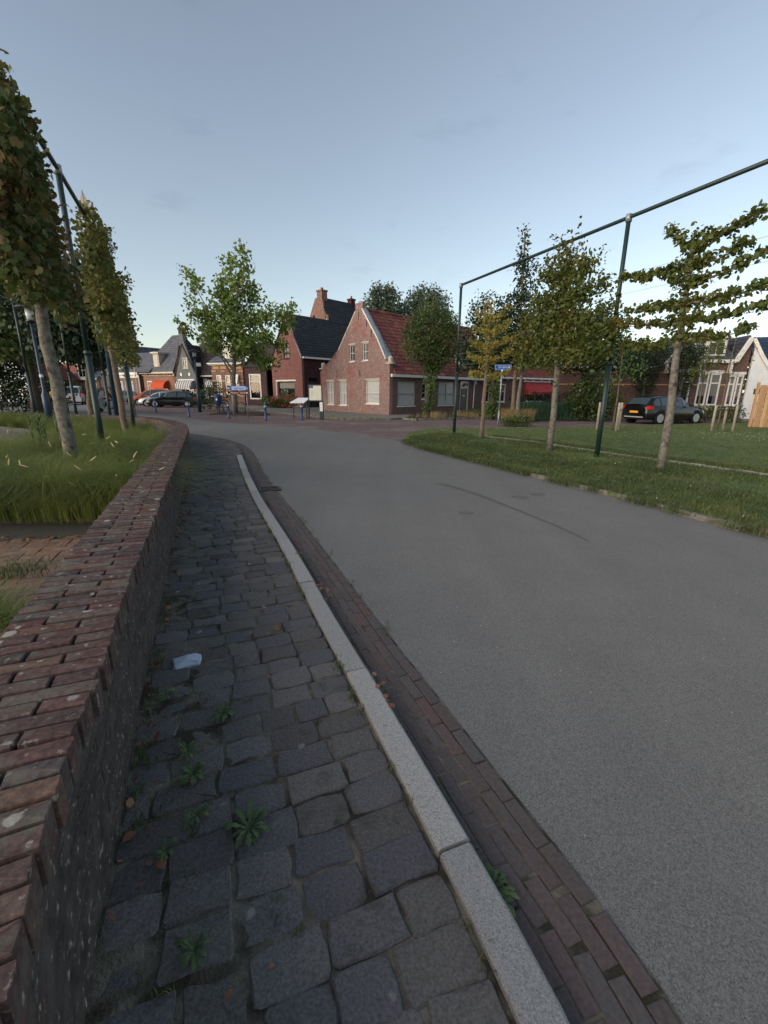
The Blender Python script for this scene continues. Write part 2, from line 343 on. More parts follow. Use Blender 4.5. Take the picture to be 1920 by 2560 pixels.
def root(name, label, cat, loc=(0, 0, 0), rz=0, group=None):
    o = bpy.data.objects.new(name, None); o.empty_display_size = .3; col.objects.link(o); o.location = loc; o.rotation_euler = (0, 0, rz)
    return tag(o, label, cat, group)
def tag(o, label, cat, group=None):
    o['label'] = label; o['category'] = cat
    if group: o['group'] = group
    return o
def struct(o): o['kind'] = 'structure'; return o
def stuff(o): o['kind'] = 'stuff'; return o
def inst(src, parent, mw, name=None):
    o = src.copy(); o.parent = parent; o.matrix_local = mw; col.objects.link(o); return o
def copy_tree(o, label, loc, rz, group=None):
    c = o.copy(); col.objects.link(c); c.location = loc; c.rotation_euler = (0, 0, rz); c['label'] = label
    if group: c['group'] = group
    def rec(s, d):
        for ch in s.children:
            k = ch.copy(); col.objects.link(k); k.parent = d; rec(ch, k)
    rec(o, c); return c

def polyline(pts):
    P = np.array(pts, float); d = np.linalg.norm(np.diff(P, axis=0), axis=1); S = np.concatenate([[0], np.cumsum(d)])
    # smooth by dense Catmull-Rom resample
    out = []
    for i in range(len(P) - 1):
        p0 = P[max(i - 1, 0)]; p1 = P[i]; p2 = P[i + 1]; p3 = P[min(i + 2, len(P) - 1)]
        for t in np.linspace(0, 1, 12, endpoint=False):
            out.append(.5 * ((2 * p1) + (-p0 + p2) * t + (2 * p0 - 5 * p1 + 4 * p2 - p3) * t * t + (-p0 + 3 * p1 - 3 * p2 + p3) * t ** 3))
    out.append(P[-1]); out = np.array(out); d = np.linalg.norm(np.diff(out, axis=0), axis=1); S = np.concatenate([[0], np.cumsum(d)])
    def at(s):
        x = np.interp(s, S, out[:, 0]); y = np.interp(s, S, out[:, 1]); e = .08
        a = max(0, s - e); b = min(S[-1], s + e)
        t = np.array([np.interp(b, S, out[:, 0]) - np.interp(a, S, out[:, 0]), np.interp(b, S, out[:, 1]) - np.interp(a, S, out[:, 1])]); t /= np.linalg.norm(t)
        return np.array([x, y]), t
    return at, S[-1], out
def mat2(p, t, z, sc=(1, 1, 1)):
    """matrix with local X along t (2D), at p"""
    return Matrix(((t[0] * sc[0], -t[1] * sc[1], 0, p[0]), (t[1] * sc[0], t[0] * sc[1], 0, p[1]), (0, 0, sc[2], z), (0, 0, 0, 1)))

def block_mesh(name, mat, lx, ly, lz, bev=.006, irr=0.0, seed=0, cut=.016):
    """worn block centred on x,y with top at z=0; irregular outline when irr > 0"""
    r = random.Random(seed); hx, hy = lx / 2, ly / 2
    if irr:
        ring = []
        for (ax, ay, bx, by) in ((-1, -1, 1, -1), (1, -1, 1, 1), (1, 1, -1, 1), (-1, 1, -1, -1)):
            sd_ = lx if ay == by else ly
            for t in (cut / sd_, .5, 1 - cut / sd_):
                ring.append(((ax + (bx - ax) * t) * hx + r.uniform(-irr, irr), (ay + (by - ay) * t) * hy + r.uniform(-irr, irr)))
    else: ring = [(-hx, -hy), (hx, -hy), (hx, hy), (-hx, hy)]
    n = len(ring); vs = []
    bx, by = bev / hx, bev / hy
    for z, kx, ky in ((-lz, 1, 1), (-bev, 1, 1), (0, 1 - bx, 1 - by)):
        for x, y in ring: vs.append((x * kx, y * ky, z + (r.uniform(-.003, .003) if irr and z == 0 else 0)))
    fs = [(i + a * n, (i + 1) % n + a * n, (i + 1) % n + (a + 1) * n, i + (a + 1) * n) for a in (0, 1) for i in range(n)]
    if irr: vs.append((0, 0, .004)); fs += [(2 * n + i, 2 * n + (i + 1) % n, 3 * n) for i in range(n)]
    else: fs.append(tuple(2 * n + i for i in range(n)))
    return vs, fs

def proto(name, mat, vs, fs, smooth=False):
    me = bpy.data.meshes.new(name); me.from_pydata(vs, [], fs); me.materials.append(M[mat])
    if smooth: me.polygons.foreach_set('use_smooth', [True] * len(fs))
    return me
def lay(name, me, parent, mw):
    o = bpy.data.objects.new(name, me); col.objects.link(o); o.parent = parent; o.matrix_local = mw; return o
def stamp(mb, vs, fs, mw):
    mb.add([tuple(mw @ Vector(v)) for v in vs], fs)

# ------------------------------------------------------------------ ground sheets
rot_path = [(.9, -2.2), (-.05, -.6), (-.4, .12), (-.742, .767), (-.953, 1.293), (-1.2, 1.866), (-1.45, 2.504), (-2.057, 4.015), (-2.319, 4.677), (-2.676, 5.58), (-3.461, 7.533), (-4.455, 10.034), (-4.95, 11.19),
            (-5.6, 12.45), (-6.45, 13.7), (-7.5, 14.95), (-8.8, 16.2), (-10.9, 17.9), (-13.0, 19.2), (-15.5, 20.4), (-18.5, 21.6), (-24, 23.6), (-34, 26.5)]
wall_at, wall_len, wall_pts = polyline(rot_path)
def wall_s(y): # arc length where the path first reaches y
    d = np.linalg.norm(np.diff(wall_pts, axis=0), axis=1); S = np.concatenate([[0], np.cumsum(d)]); return float(np.interp(y, wall_pts[:, 1], S))
kerb_path = [(.47, -.9), (.42, .3), (.346, .701), (.258, .955), (.118, 1.309), (-.15, 1.969), (-.462, 2.716), (-.75, 3.441), (-1.101, 4.297), (-1.932, 6.258), (-2.75, 8.35), (-3.55, 10.5)]
kerb_at, kerb_len, _ = polyline(kerb_path)
gut_path = [(.59, -.9), (.55, .3), (.475, .702), (.393, .961), (.303, 1.162), (.142, 1.559), (-.055, 2.036), (-.216, 2.412), (-.643, 3.486), (-1.223, 4.911), (-1.945, 6.665), (-2.66, 8.42), (-3.45, 10.62), (-4.0, 12.05), (-4.72, 13.5), (-5.6, 14.75), (-6.6, 15.75), (-7.9, 16.9), (-9.9, 18.5)]
gut_at, gut_len, gut_pts = polyline(gut_path)

struct(MB().flat([(-400, -300), (500, -300), (500, 700), (-400, 700)], -.03).build('ground', 'road_brick'))
struct(MB().flat([(-70, 12), (70, 12), (70, 60), (-5, 60), (-60, 90), (-90, 90)], .0).build('brick_street', 'road_brick'))
asph = [(12, -8), (12, 3), (5.5, 3), (4.5, 4.6), (4.25, 5.2), (4.02, 5.9), (3.75, 6.6), (3.2, 7.8), (2.45, 9.6), (1.3, 12.3), (.8, 14.0), (.3, 15.2), (-.48, 16.26), (-1.6, 17.7), (-3.1, 19.5), (-4.8, 20.9), (-6.3, 21.8), (-8.1, 22.9), (-12.5, 27.2), (-17.5, 32.1), (-24, 38.5), (-30, 47), (-38, 58), (-58, 88),
        (-80, 88), (-60, 55), (-44, 40), (-44, 10), (-12, -8)]
struct(MB().flat(asph, .005).build('road', 'asphalt'))
# pavement slabs in front of the houses
pv = [(-32, 56), (-24.5, 51.3), (-17.2, 45.5), (-14.7, 41.1), (-10.7, 37.4), (-7.7, 33.0), (-5.5, 29.9), (-2.8, 26.6), (-1.6, 26.0), (.4, 26.4), (1.5, 28), (1.8, 32.2), (-4, 40), (-7, 46), (-12, 55), (-30, 62)]
struct(MB().flat(pv, .10, -.02).build('pavement', 'pave'))
pk, pl_, _ = polyline([(-24.5, 51.3), (-17.2, 45.5), (-14.7, 41.1), (-10.7, 37.4), (-7.7, 33.0), (-5.5, 29.9), (-2.8, 26.6), (-1.6, 26.0), (.4, 26.3)])
kb = root('pavement_kerb', None, None); del kb['label'], kb['category']; kb['kind'] = 'structure'
vs, fs = block_mesh('k', '', .97, .14, .16, .012); me = proto('kerb_stone', 'concrete', vs, fs)
for i in range(int(pl_)):
    p, t = pk(i + .5); lay('kerb_stone', me, kb, mat2(p, t, .115))
# garden strip along the side wall of the old house
struct(MB().flat([(1.0, 27.6), (1.7, 26.1), (3.8, 26.9), (7.4, 28.6), (13, 30.5), (13, 36), (9.5, 38.4), (.9, 30.4)], .09, -.02).build('garden_strip', 'soil'))
pk, pl_, _ = polyline([(1.0, 27.6), (1.7, 26.1), (3.8, 26.9), (7.4, 28.6), (13, 30.6)])
kb = root('garden_kerb', None, None); del kb['label'], kb['category']; kb['kind'] = 'structure'
for i in range(int(pl_)):
    p, t = pk(i + .5); lay('kerb_stone', me, kb, mat2(p, t, .12))

# ------------------------------------------------------------------ sett pavement
sett_bed = [tuple(kerb_at(s)[0]) for s in np.linspace(0, kerb_len, 30)] + [tuple(gut_at(s)[0]) for s in np.linspace(gut_len - 10.6, gut_len, 24)] 
wl = [tuple(wall_at(s)[0] + np.array([wall_at(s)[1][1], -wall_at(s)[1][0]]) * -.05) for s in np.linspace(wall_s(18.2), 0, 60)]
sp = struct(MB().flat(sett_bed + wl, .083, -.01).build('sett_pavement', 'joint'))
variants = []
for k in range(8):
    vs, fs = block_mesh('sett', 'sett', 1, 1, .05, .010, 0); 
    r = random.Random(k)
    L = (.16, .175, .19, .2, .21, .225, .15, .24)[k]; W = .1325
    vs, fs = block_mesh('sett', 'sett', L, W, .05, .006, .007, k, .010); variants.append((L, vs, fs, proto('sett', 'sett', vs, fs)))
nset = 0; far = MB()
# boundary path for the outer edge of the setts: kerb, then gutter inner edge
edge_pts = [tuple(kerb_at(s)[0] + np.array([-.012, 0])) for s in np.linspace(0, kerb_len - .1, 24)] + [tuple(gut_at(s)[0] + np.array([-.03, -.02])) for s in np.linspace(wall_len * 0 + gut_len - 10.3, gut_len - .3, 14)]
edge_at, edge_len, _ = polyline(edge_pts)
wp = wall_pts
s = .55; row = 0
PITCH = .1385
while s < edge_len - .2:
    p, t = edge_at(s); n = np.array([-t[1], t[0]])
    # distance along n to the wall foot
    q = wp - p; along = q @ n; across = np.abs(q @ t); k = np.argmin(across + 10 * (along < 0)); D = along[k] + .012
    off = .004; rr = random.Random(row)
    while off < D - .08:
        v = rr.choice(variants); L = v[0]
        if off + L > D: L2 = D - off
        else: L2 = L
        sx = L2 / L * rr.uniform(.97, 1.0); c = p + n * (off + L2 / 2) + t * rr.uniform(-.006, .006)
        mw = mat2(c, n, .094 + rr.uniform(-.005, .006) - .012 * (off / max(D, .1)), (sx, rr.uniform(.96, 1.04), 1)) @ Matrix.Rotation(rr.uniform(-.03, .03), 4, 'Z') @ Matrix.Rotation(rr.uniform(-.03, .03), 4, 'X') @ Matrix.Rotation(rr.uniform(-.02, .02), 4, 'Y')
        if nset < 300: lay('sett', v[3], sp, mw); nset += 1
        else: stamp(far, v[1], v[2], mw)
        off += L2 + rr.uniform(.003, .010)
    s += PITCH; row += 1
o = far.build('setts', 'sett', sp); stuff(o)
# one pale painted stone
vs, fs = block_mesh('x', '', .15, .12, .05, .008, .006, 5)
o = lay('sett', proto('pale_sett', 'car_silver', vs, fs), sp, mat2((-1.13, 2.2), (.9, .43), .104)); o['label'] = 'pale blue white painted stone beside the wall'

# ------------------------------------------------------------------ granite kerb and brick gutter
kr = root('granite_kerb', None, None); del kr['label'], kr['category']; kr['kind'] = 'structure'
joints = [0, .98, 2.05, 3.1, 4.35, 5.5, 6.75, 7.95, 9.0, 10.05, 11.1, kerb_len]
for a, b in zip(joints[:-1], joints[1:]):
    b = min(b, kerb_len)
    if b - a < .1: continue
    mb = MB(); n = max(3, int((b - a) / .2)); prof = [(-.002, -.1), (-.002, .106), (.008, .115), (.108, .113), (.120, .10), (.122, -.1)]
    rows = []
    jz = random.uniform(-.004, .004)
    for i in range(n + 1):
        p, t = kerb_at(a + .006 + (b - a - .012) * i / n); nn = np.array([t[1], -t[0]])
        for x, z in prof: rows.append((p[0] + nn[0] * x, p[1] + nn[1] * x, z + jz))
    m = len(prof); fs = [(i * m + j, i * m + j + 1, (i + 1) * m + j + 1, (i + 1) * m + j) for i in range(n) for j in range(m - 1)] + [tuple(range(m)), tuple(n * m + j for j in range(m))[::-1]]
    mb.add(rows, fs); mb.build('kerb_stone', 'granite', kr)

gt = struct(MB().flat([tuple(gut_at(s)[0]) for s in np.linspace(0, gut_len, 70)] + [tuple(gut_at(s)[0] + .325 * np.array([gut_at(s)[1][1], -gut_at(s)[1][0]])) for s in np.linspace(gut_len, 0, 70)], .009, -.01).build('brick_gutter', 'joint'))
vs, fs = block_mesh('b', '', .196, .057, .05, .004); gme = proto('gutter_brick', 'gutter', vs, fs); far = MB(); nb = 0
s = .8
GR = (wall_s(6.9), )
while s < gut_len - .2:
    for r_ in range(5):
        ss = s + (.1 if r_ % 2 else 0) + .03 * r_
        p, t = gut_at(min(ss, gut_len)); nn = np.array([t[1], -t[0]]); c = p + nn * (.036 + r_ * .0615)
        if 7.0 < c[1] < 7.34: continue
        mw = mat2(c, t, .017 + random.uniform(-.003, .003) - .004 * (r_ in (1, 2)), (1, 1, 1)) @ Matrix.Rotation(random.uniform(-.012, .012), 4, 'Z') @ Matrix.Rotation(random.uniform(-.04, .04), 4, 'X')
        if nb < 300: lay('brick', gme, gt, mw); nb += 1
        else: stamp(far, vs, fs, mw)
    s += .203
stuff(far.build('bricks', 'gutter', gt))
# drain grate in the gutter
g = root('drain_grate', 'small rusty iron drain grate set in the brick gutter', 'drain', (-1.95, 7.17, .02), R(21))
MB().box(-.14, .2, -.15, -.12, -.04, .006).box(-.14, .2, .12, .15, -.04, .006).box(-.14, -.11, -.12, .12, -.04, .006).box(.17, .2, -.12, .12, -.04, .006).build('frame', 'black', g)
for i in range(6): MB().box(-.08 + i * .045, -.06 + i * .045, -.12, .12, -.03, .003).build('bar', 'bark_d', g)

# ------------------------------------------------------------------ retaining brick wall
rw = root('brick_wall', 'long curved low brick wall with weathered red coping beside the sett pavement', 'wall', (0, 0, 0))
def ztop(s):
    s0 = wall_s(15); return .70 - .16 * min(1, max(0, (s - s0) / 9))
TH = .385
core = MB(); rows = []; m = 0
for s in np.arange(0, wall_len, .15):
    p, t = wall_at(s); n = np.array([-t[1], t[0]]); z = ztop(s)
    for off, zz in ((.0185, -.05), (.0185, z - .106), (.03, z - .10), (.03, z - .022), (TH - .012, z - .022), (TH - .012, -.05)): rows.append((*(p + n * off), zz))
    m += 1
core.add(rows, [(i * 6 + j, i * 6 + j + 1, i * 6 + j + 7, i * 6 + j + 6) for i in range(m - 1) for j in range(5)])
core.build('mortar_core', 'mortar', rw)
def cop_mesh(L, k):
    vs, fs = block_mesh('c', '', L, .0555, .105, .0022, .0012, k, .0025); return L, vs, fs, proto('coping_brick', 'coping', vs, fs)
cl = [cop_mesh(.252, k) for k in range(5)]; cs = [cop_mesh(.121, k) for k in range(5)]
s = .2; i = 0; nc = 0; far = MB()
s_vis = wall_s(.45)
while s < wall_len - .2:
    p, t = wall_at(s); n = np.array([-t[1], t[0]]); rr = random.Random(i)
    pat = (cl, cs) if i % 2 else (cs, cl)
    off = rr.uniform(-.006, .008)
    for group in pat:
        L, vs, fs, me = rr.choice(group)
        c = p + n * (off + L / 2); mw = mat2(c, n, ztop(s) + rr.uniform(-.003, .004)) @ Matrix.Rotation(rr.uniform(-.02, .02), 4, 'Z') @ Matrix.Rotation(rr.uniform(-.03, .03), 4, 'X') @ Matrix.Rotation(rr.uniform(-.008, .008), 4, 'Y')
        if s > s_vis and nc < 300: lay('coping_brick', me, rw, mw); nc += 1
        else: stamp(far, vs, fs, mw)
        off += L + .012
    s += .0665; i += 1
stuff(far.build('coping_bricks', 'coping', rw))
vs, fs = block_mesh('f', '', .208, .03, .05, .004, .0, 3)
fb = []
for k in range(4):
    r = random.Random(k); vv = [(x + r.uniform(-.002, .002), y + r.uniform(-.003, .003), z + r.uniform(-.002, .002)) for x, y, z in vs]; fb.append((vv, fs, proto('brick', 'facebrick', vv, fs)))
far = MB(); nf = 0
jobs = []
for c in range(9):
    s = .1 + (.11 if c % 2 else 0)
    while s < wall_len - .3: jobs.append((s, c)); s += .2185
jobs.sort()
for s, c in jobs:
    zc = .035 + c * .0625 + .05
    zt = ztop(s) - .108
    if zc > zt: continue
    p, t = wall_at(s); n = np.array([-t[1], t[0]]); q = p + n * .02
    # brick: local x along t, y = depth, top up
    mw = mat2(q + n * .012, t, zc) ; v = random.choice(fb)
    if s > s_vis and nf < 300: lay('brick', v[2], rw, mw); nf += 1
    else: stamp(far, v[0], v[1], mw)
stuff(far.build('face_bricks', 'facebrick', rw))

# ------------------------------------------------------------------ inside the ring: plaza, planting bed
inner = [tuple(wall_at(s)[0] + np.array([-wall_at(s)[1][1], wall_at(s)[1][0]]) * (TH - .02)) for s in np.linspace(wall_s(.2), wall_len, 60)]
struct(MB().flat(inner + [(-34, -2), (-2, -4)], .03).build('plaza', 'plaza'))
bed_edge = [(-6.9, 5.9), (-7.7, 8.2), (-8.5, 10.4), (-9.5, 12.6), (-11, 14.7), (-13.6, 16.8), (-16.6, 18.4), (-20, 19.8), (-26, 22)]
bed_out = [p for p in inner if p[1] > 4.95 and p[0] > -26]
bed = bed_out + bed_edge[::-1] + [(-6.9, 4.76), (-4.5, 4.94), (-3.15, 5.0)]
struct(MB().flat(bed, .13, .0).build('planting_bed', 'soil'))
# concrete edging of the bed
e = MB(); FR = [(-2.9, 4.69), (-3.32, 4.57), (-4.05, 4.365), (-5.4, 4.0), (-6.9, 3.6)]; BK = [(-3.05, 5.03), (-3.5, 5.0), (-4.5, 4.93), (-5.6, 4.84), (-6.9, 4.75)]
e.flat(FR + BK[::-1], .066, -.01)
struct(e.build('bed_edging', 'darkgravel'))
e = MB(); eat, el, _ = polyline(bed_edge)
for i in range(int(el)):
    a, b = eat(i)[0], eat(i + .985)[0]; t = (b - a) / np.linalg.norm(b - a); n = np.array([-t[1], t[0]])
    e.add([(*(a), .0), (*(b), .0), (*(b + n * .14), .0), (*(a + n * .14), .0), (*(a), .17), (*(b), .17), (*(b + n * .14), .17), (*(a + n * .14), .17)], [(0, 1, 5, 4), (1, 2, 6, 5), (2, 3, 7, 6), (3, 0, 4, 7), (4, 5, 6, 7)])
struct(e.build('bed_kerb', 'darkgravel'))
# herringbone clay paving
hp = struct(MB().flat([(-1.9, 2.0), (-2.9, 4.68), (-3.32, 4.56), (-6.9, 3.59), (-7.2, 2.0)], .045).build('clay_paving', 'joint'))
vs, fs = block_mesh('h', '', .2, .097, .04, .003, .001, 2, .003); hme = proto('paver', 'herring', vs, fs); far = MB(); nh = 0
ca, sa = math.cos(R(20)), math.sin(R(20)); cand = []
for a in range(-30, 30):
    for b in range(-30, 30):
        for k in (0, 1):
            x, y = ((a * .2 + .1, b * .4 + a * .2 + .05) if 0 else (0, 0))
# standard herringbone: unit cell vectors (w, w) and (2w, -2w) with w = .1
wv = .1
for a in range(-60, 60):
    for b in range(-30, 30):
        ox, oy = a * wv + b * 2 * wv, a * wv - b * 2 * wv
        for (dx, dy, an) in ((wv, wv / 2, 0), (-wv / 2 + 0, wv, 90)):
            x, y = ox + dx, oy + dy
            X = -4.3 + x * ca - y * sa; Y = 3.9 + x * sa + y * ca
            lim = 4.57 + .281 * (X + 3.32)  # front line of the edging
            if X < -5.6 or Y < 2.5 or Y > lim - .04: continue
            # keep clear of the wall
            dd = np.min(np.linalg.norm(wp - np.array([X, Y]), axis=1))
            if dd < TH + .03 or X > -1.0 - .4 * Y: continue
            cand.append((X, Y, an + 20))
cand.sort(key=lambda q: -q[0] * .3 - q[1] * 0)
for X, Y, an in cand:
    mw = Matrix.Translation((X, Y, .062 + random.uniform(-.004, .004))) @ Matrix.Rotation(R(an), 4, 'Z') @ Matrix.Rotation(random.uniform(-.02, .02), 4, 'X')
    if nh < 300: lay('paver', hme, hp, mw); nh += 1
    else: stamp(far, vs, fs, mw)
if far.v: stuff(far.build('pavers', 'herring', hp))
#@@PART2
# ------------------------------------------------------------------ houses
def frame(A, B, z=0):
    A = np.array(A, float); B = np.array(B, float); x = (B - A) / np.linalg.norm(B - A); y = np.array([-x[1], x[0]])
    return x, y, float(np.linalg.norm(B - A))
def comp(*fs):
    def T(p):
        for f in fs: p = f(p)
        return p
    return T
def skew(ex, ey, ox=0, oy=0, oz=0):   # local (x, y, z) -> relative coordinates with axes ex, ey
    return lambda p: (ox + ex[0] * p[0] + ey[0] * p[1], oy + ex[1] * p[0] + ey[1] * p[1], oz + p[2])
def side_T(L0, turn, y0=0):
    """local wall coordinates for a side wall starting at (x0,y0) and running along +y (turn=1) ; front normal points to +x (turn=1) or -x"""
    x0 = L0
    return (lambda p: (x0 - turn * p[1], y0 + p[0], p[2]))

def wall(parent, T, outer, holes, mat, th=.25, name='wall'):
    mb = MB(); polys = [[Vector((x, z, 0)) for x, z in outer]] + [[Vector((x, z, 0)) for x, z in h] for h in holes]
    pts = [p for pl in [outer] + holes for p in pl]; n = len(pts); tr = tessellate_polygon(polys)
    vs = [(x, 0, z) for x, z in pts] + [(x, th, z) for x, z in pts]
    fs = [tuple(t) for t in tr] + [tuple(n + i for i in reversed(t)) for t in tr]
    b = 0
    for pl in [outer] + holes:
        k = len(pl); fs += [(b + i, b + (i + 1) % k, n + b + (i + 1) % k, n + b + i) for i in range(k)]; b += k
    mb.add(vs, fs, T); return mb.build(name, mat, parent)
def rect(x0, x1, z0, z1): return [(x0, z0), (x1, z0), (x1, z1), (x0, z1)]

def window(parent, T, x0, x1, z0, z1, fr='white', fw=.07, vx=(), hz=(), rec=.09, curtain_or_reflection=None, sill='white', glass='glass', cz=None, bar=.035, lintel=None):
    mb = MB(); y0, y1 = rec - .05, rec + .03
    mb.box(x0, x0 + fw, y0, y1, z0, z1, T).box(x1 - fw, x1, y0, y1, z0, z1, T).box(x0 + fw, x1 - fw, y0, y1, z1 - fw, z1, T).box(x0 + fw, x1 - fw, y0, y1, z0, z0 + fw, T)
    for v in vx: a = x0 + (x1 - x0) * v; mb.box(a - bar / 2, a + bar / 2, y0 + .012, y1 - .004, z0 + fw, z1 - fw, T)
    for v in hz:
        a = z0 + (z1 - z0) * v; mb.box(x0 + fw, x1 - fw, y0 + .008, y1 - .008, a - bar / 2, a + bar / 2, T)
    f = mb.build('window', fr, parent)
    xs = [x0 + fw] + [x0 + (x1 - x0) * v for v in vx] + [x1 - fw]
    MB().box(x0 + fw, x1 - fw, rec, rec + .006, z0 + fw, z1 - fw, T).build('pane', 'clearglass' if curtain_or_reflection in ('curtain_or_reflection', 'cream') else glass, f)
    if sill: MB().box(x0 - .05, x1 + .05, -.05, rec - .055, z0 - .06, z0 - .002, T).build('sill', sill, f)
    if curtain_or_reflection:
        c0 = z0 + fw if cz is None else z0 + (z1 - z0) * cz; c1 = z1 - fw
        n = max(10, int((x1 - x0) * 16)); vs = []; r = random.Random(int(x0 * 100))
        for i in range(n + 1):
            x = x0 + fw + (x1 - x0 - 2 * fw) * i / n; a = .009 * math.sin(i * 1.7 + r.random()) + .006 * math.sin(i * .6)
            for j in range(4): vs.append((x, rec + .03 + a * (.4 + .3 * j), c0 + (c1 - c0) * j / 3))
        mb = MB().add(vs, [(i * 4 + j, i * 4 + 4 + j, i * 4 + 5 + j, i * 4 + 1 + j) for i in range(n) for j in range(3)], T); mb.build('curtain_or_reflection', curtain_or_reflection, f, True)
    return f
def door(parent, T, x0, x1, z0, z1, mat='dark_door', fr='white', transom=.45, fw=.08):
    mb = MB().box(x0, x0 + fw, .02, .12, z0, z1, T).box(x1 - fw, x1, .02, .12, z0, z1, T).box(x0 + fw, x1 - fw, .02, .12, z1 - fw, z1, T).box(x0 + fw, x1 - fw, .03, .11, z1 - transom - fw, z1 - transom, T)
    f = mb.build('door_frame', fr, parent)
    MB().box(x0 + fw, x1 - fw, .07, .08, z1 - transom, z1 - fw, T).build('pane', 'darkglass', f)
    d = MB().box(x0 + fw, x1 - fw, .07, .11, z0 + .02, z1 - transom - fw, T)
    w_ = x1 - x0 - 2 * fw
    for a, b in ((.12, .45), (.52, .9)): d.box(x0 + fw + w_ * .15, x1 - fw - w_ * .15, .055, .07, z0 + (z1 - transom - z0) * a, z0 + (z1 - transom - z0) * b, T)
    d = d.build('door', mat, parent)
    MB().box(x1 - fw - .12, x1 - fw - .09, .02, .055, z0 + 1.0, z0 + 1.14, T).build('handle', 'galv', d)
    MB().box((x0 + x1) / 2 - .14, (x0 + x1) / 2 + .14, .04, .055, z0 + 1.28, z0 + 1.36, T).build('letter_slot', 'sign_white', d)
    return d

def tile_strips(P00, P10, P11, P01, pitch=.24, rowh=.31, amp=.03, lift=.035):
    P00, P10, P11, P01 = (np.array(p, float) for p in (P00, P10, P11, P01))
    N_ = np.cross(P10 - P00, (P01 + P11) / 2 - (P00 + P10) / 2); N_ /= np.linalg.norm(N_)
    if N_[2] < 0: N_ = -N_
    sl = np.linalg.norm((P01 + P11) / 2 - (P00 + P10) / 2); nr = max(2, round(sl / rowh)); V = []; F = []; o = 0
    for r in range(nr):
        t0, t1 = r / nr, min(1, (r + 1.12) / nr)
        a0, b0 = P00 + (P01 - P00) * t0, P10 + (P11 - P10) * t0; a1, b1 = P00 + (P01 - P00) * t1, P10 + (P11 - P10) * t1
        w0 = np.linalg.norm(b0 - a0)
        if w0 < .1: continue
        nc_ = max(1, round(w0 / pitch))
        # every tile its own little sheet so that each can take its own shade
        i = np.arange(nc_)[:, None]; k = np.array([0, .28, .62, 1.02])[None, :]; prof = np.array([.0, .95, .25, .05])[None, :] * amp
        u = np.minimum((i + k) / nc_, 1)
        jit = (rng.random((nc_, 1)) - .5) * .008
        bot = a0 + (b0 - a0) * u[..., None] + N_ * (prof + lift + jit)[..., None]
        low = a0 + (b0 - a0) * u[..., None] + N_ * (prof * 0 + .004)[..., None]
        top = a1 + (b1 - a1) * u[..., None] + N_ * (prof + .006 + jit)[..., None]
        V.append(np.concatenate([low, bot, top], 1).reshape(-1, 3)); base = o + np.arange(nc_)[:, None] * 12
        for j in range(3):
            F.append(np.concatenate([base + j, base + j + 1, base + 4 + j + 1, base + 4 + j], 1)); F.append(np.concatenate([base + 4 + j, base + 4 + j + 1, base + 8 + j + 1, base + 8 + j], 1))
        o += nc_ * 12
    return np.concatenate(V), np.concatenate(F)
def roof_plane(parent, T, P00, P10, P11, P01, mat, th=.12, pitch=.24, rowh=.31, amp=.03, board='white', tiles=True):
    a, b, c, d = (Vector(T(p)) for p in (P00, P10, P11, P01))
    n = (b - a).cross(d - a if (d - a).length > .01 else c - a).normalized()
    if n.z < 0: n = -n
    lo = [p - n * th for p in (a, b, c, d)]
    s = MB().add([tuple(p) for p in (a, b, c, d)] + [tuple(p) for p in lo], [(0, 1, 2, 3), (7, 6, 5, 4), (0, 4, 5, 1), (1, 5, 6, 2), (2, 6, 7, 3), (3, 7, 4, 0)]).build('roof', mat, parent)
    if tiles:
        V, F = tile_strips(a, b, c, d, pitch, rowh, amp); stuff(rawmesh('tiles', V, F, mat, s))
    return s
def chimney(parent, T, x0, x1, y0, y1, z0, z1, mat, pot=True):
    c = MB().box(x0, x1, y0, y1, z0, z1, T).box(x0 - .06, x1 + .06, y0 - .06, y1 + .06, z1 - .16, z1, T).build('chimney', mat, parent)
    if pot: MB().lathe([(.12, 0), (.10, .3)], ((x0 + x1) / 2, (y0 + y1) / 2, z1), 10, T).build('chimney_pot', 'brick_orange', c)
def barge(parent, T, pts, w_=.16, th=.05, mat='white', y=-.06):
    """board following points (x, z) on the gable front"""
    mb = MB()
    for (x0, z0), (x1, z1) in zip(pts[:-1], pts[1:]):
        dx, dz = x1 - x0, z1 - z0; L = math.hypot(dx, dz); nx, nz = dz / L * w_, -dx / L * w_
        if nz > 0: nx, nz = -nx, -nz
        mb.prism([(x0, z0), (x1, z1), (x1 + nx, z1 + nz), (x0 + nx, z0 + nz)], y, y + th, T)
    mb.build('barge_board', mat, parent)
def awning(parent, T, x0, x1, ztop_, drop, out, mat, kind='round'):
    mb = MB(); n = 10 if kind == 'round' else 1; pr = []
    for i in range(n + 1):
        a = math.pi / 2 * i / n
        pr.append((-out * math.sin(a), ztop_ - drop + drop * math.cos(a)) if kind == 'round' else (-out * i / n, ztop_ - drop * .8 * i / n))
    if kind != 'round': pr.append((-out, ztop_ - drop))
    vs = [(x, y, z) for y, z in pr for x in (x0, x1)]; m = len(pr)
    mb.add(vs, [(2 * i, 2 * i + 1, 2 * i + 3, 2 * i + 2) for i in range(m - 1)], T)
    a = mb.build('awning', mat, parent)
    for x in (x0, x1):
        vs = [(x, 0, ztop_ - drop)] + [(x, y, z) for y, z in pr]
        MB().add(vs, [(0, i, i + 1) for i in range(1, m)], T).build('awning_side', mat, a)
    return a

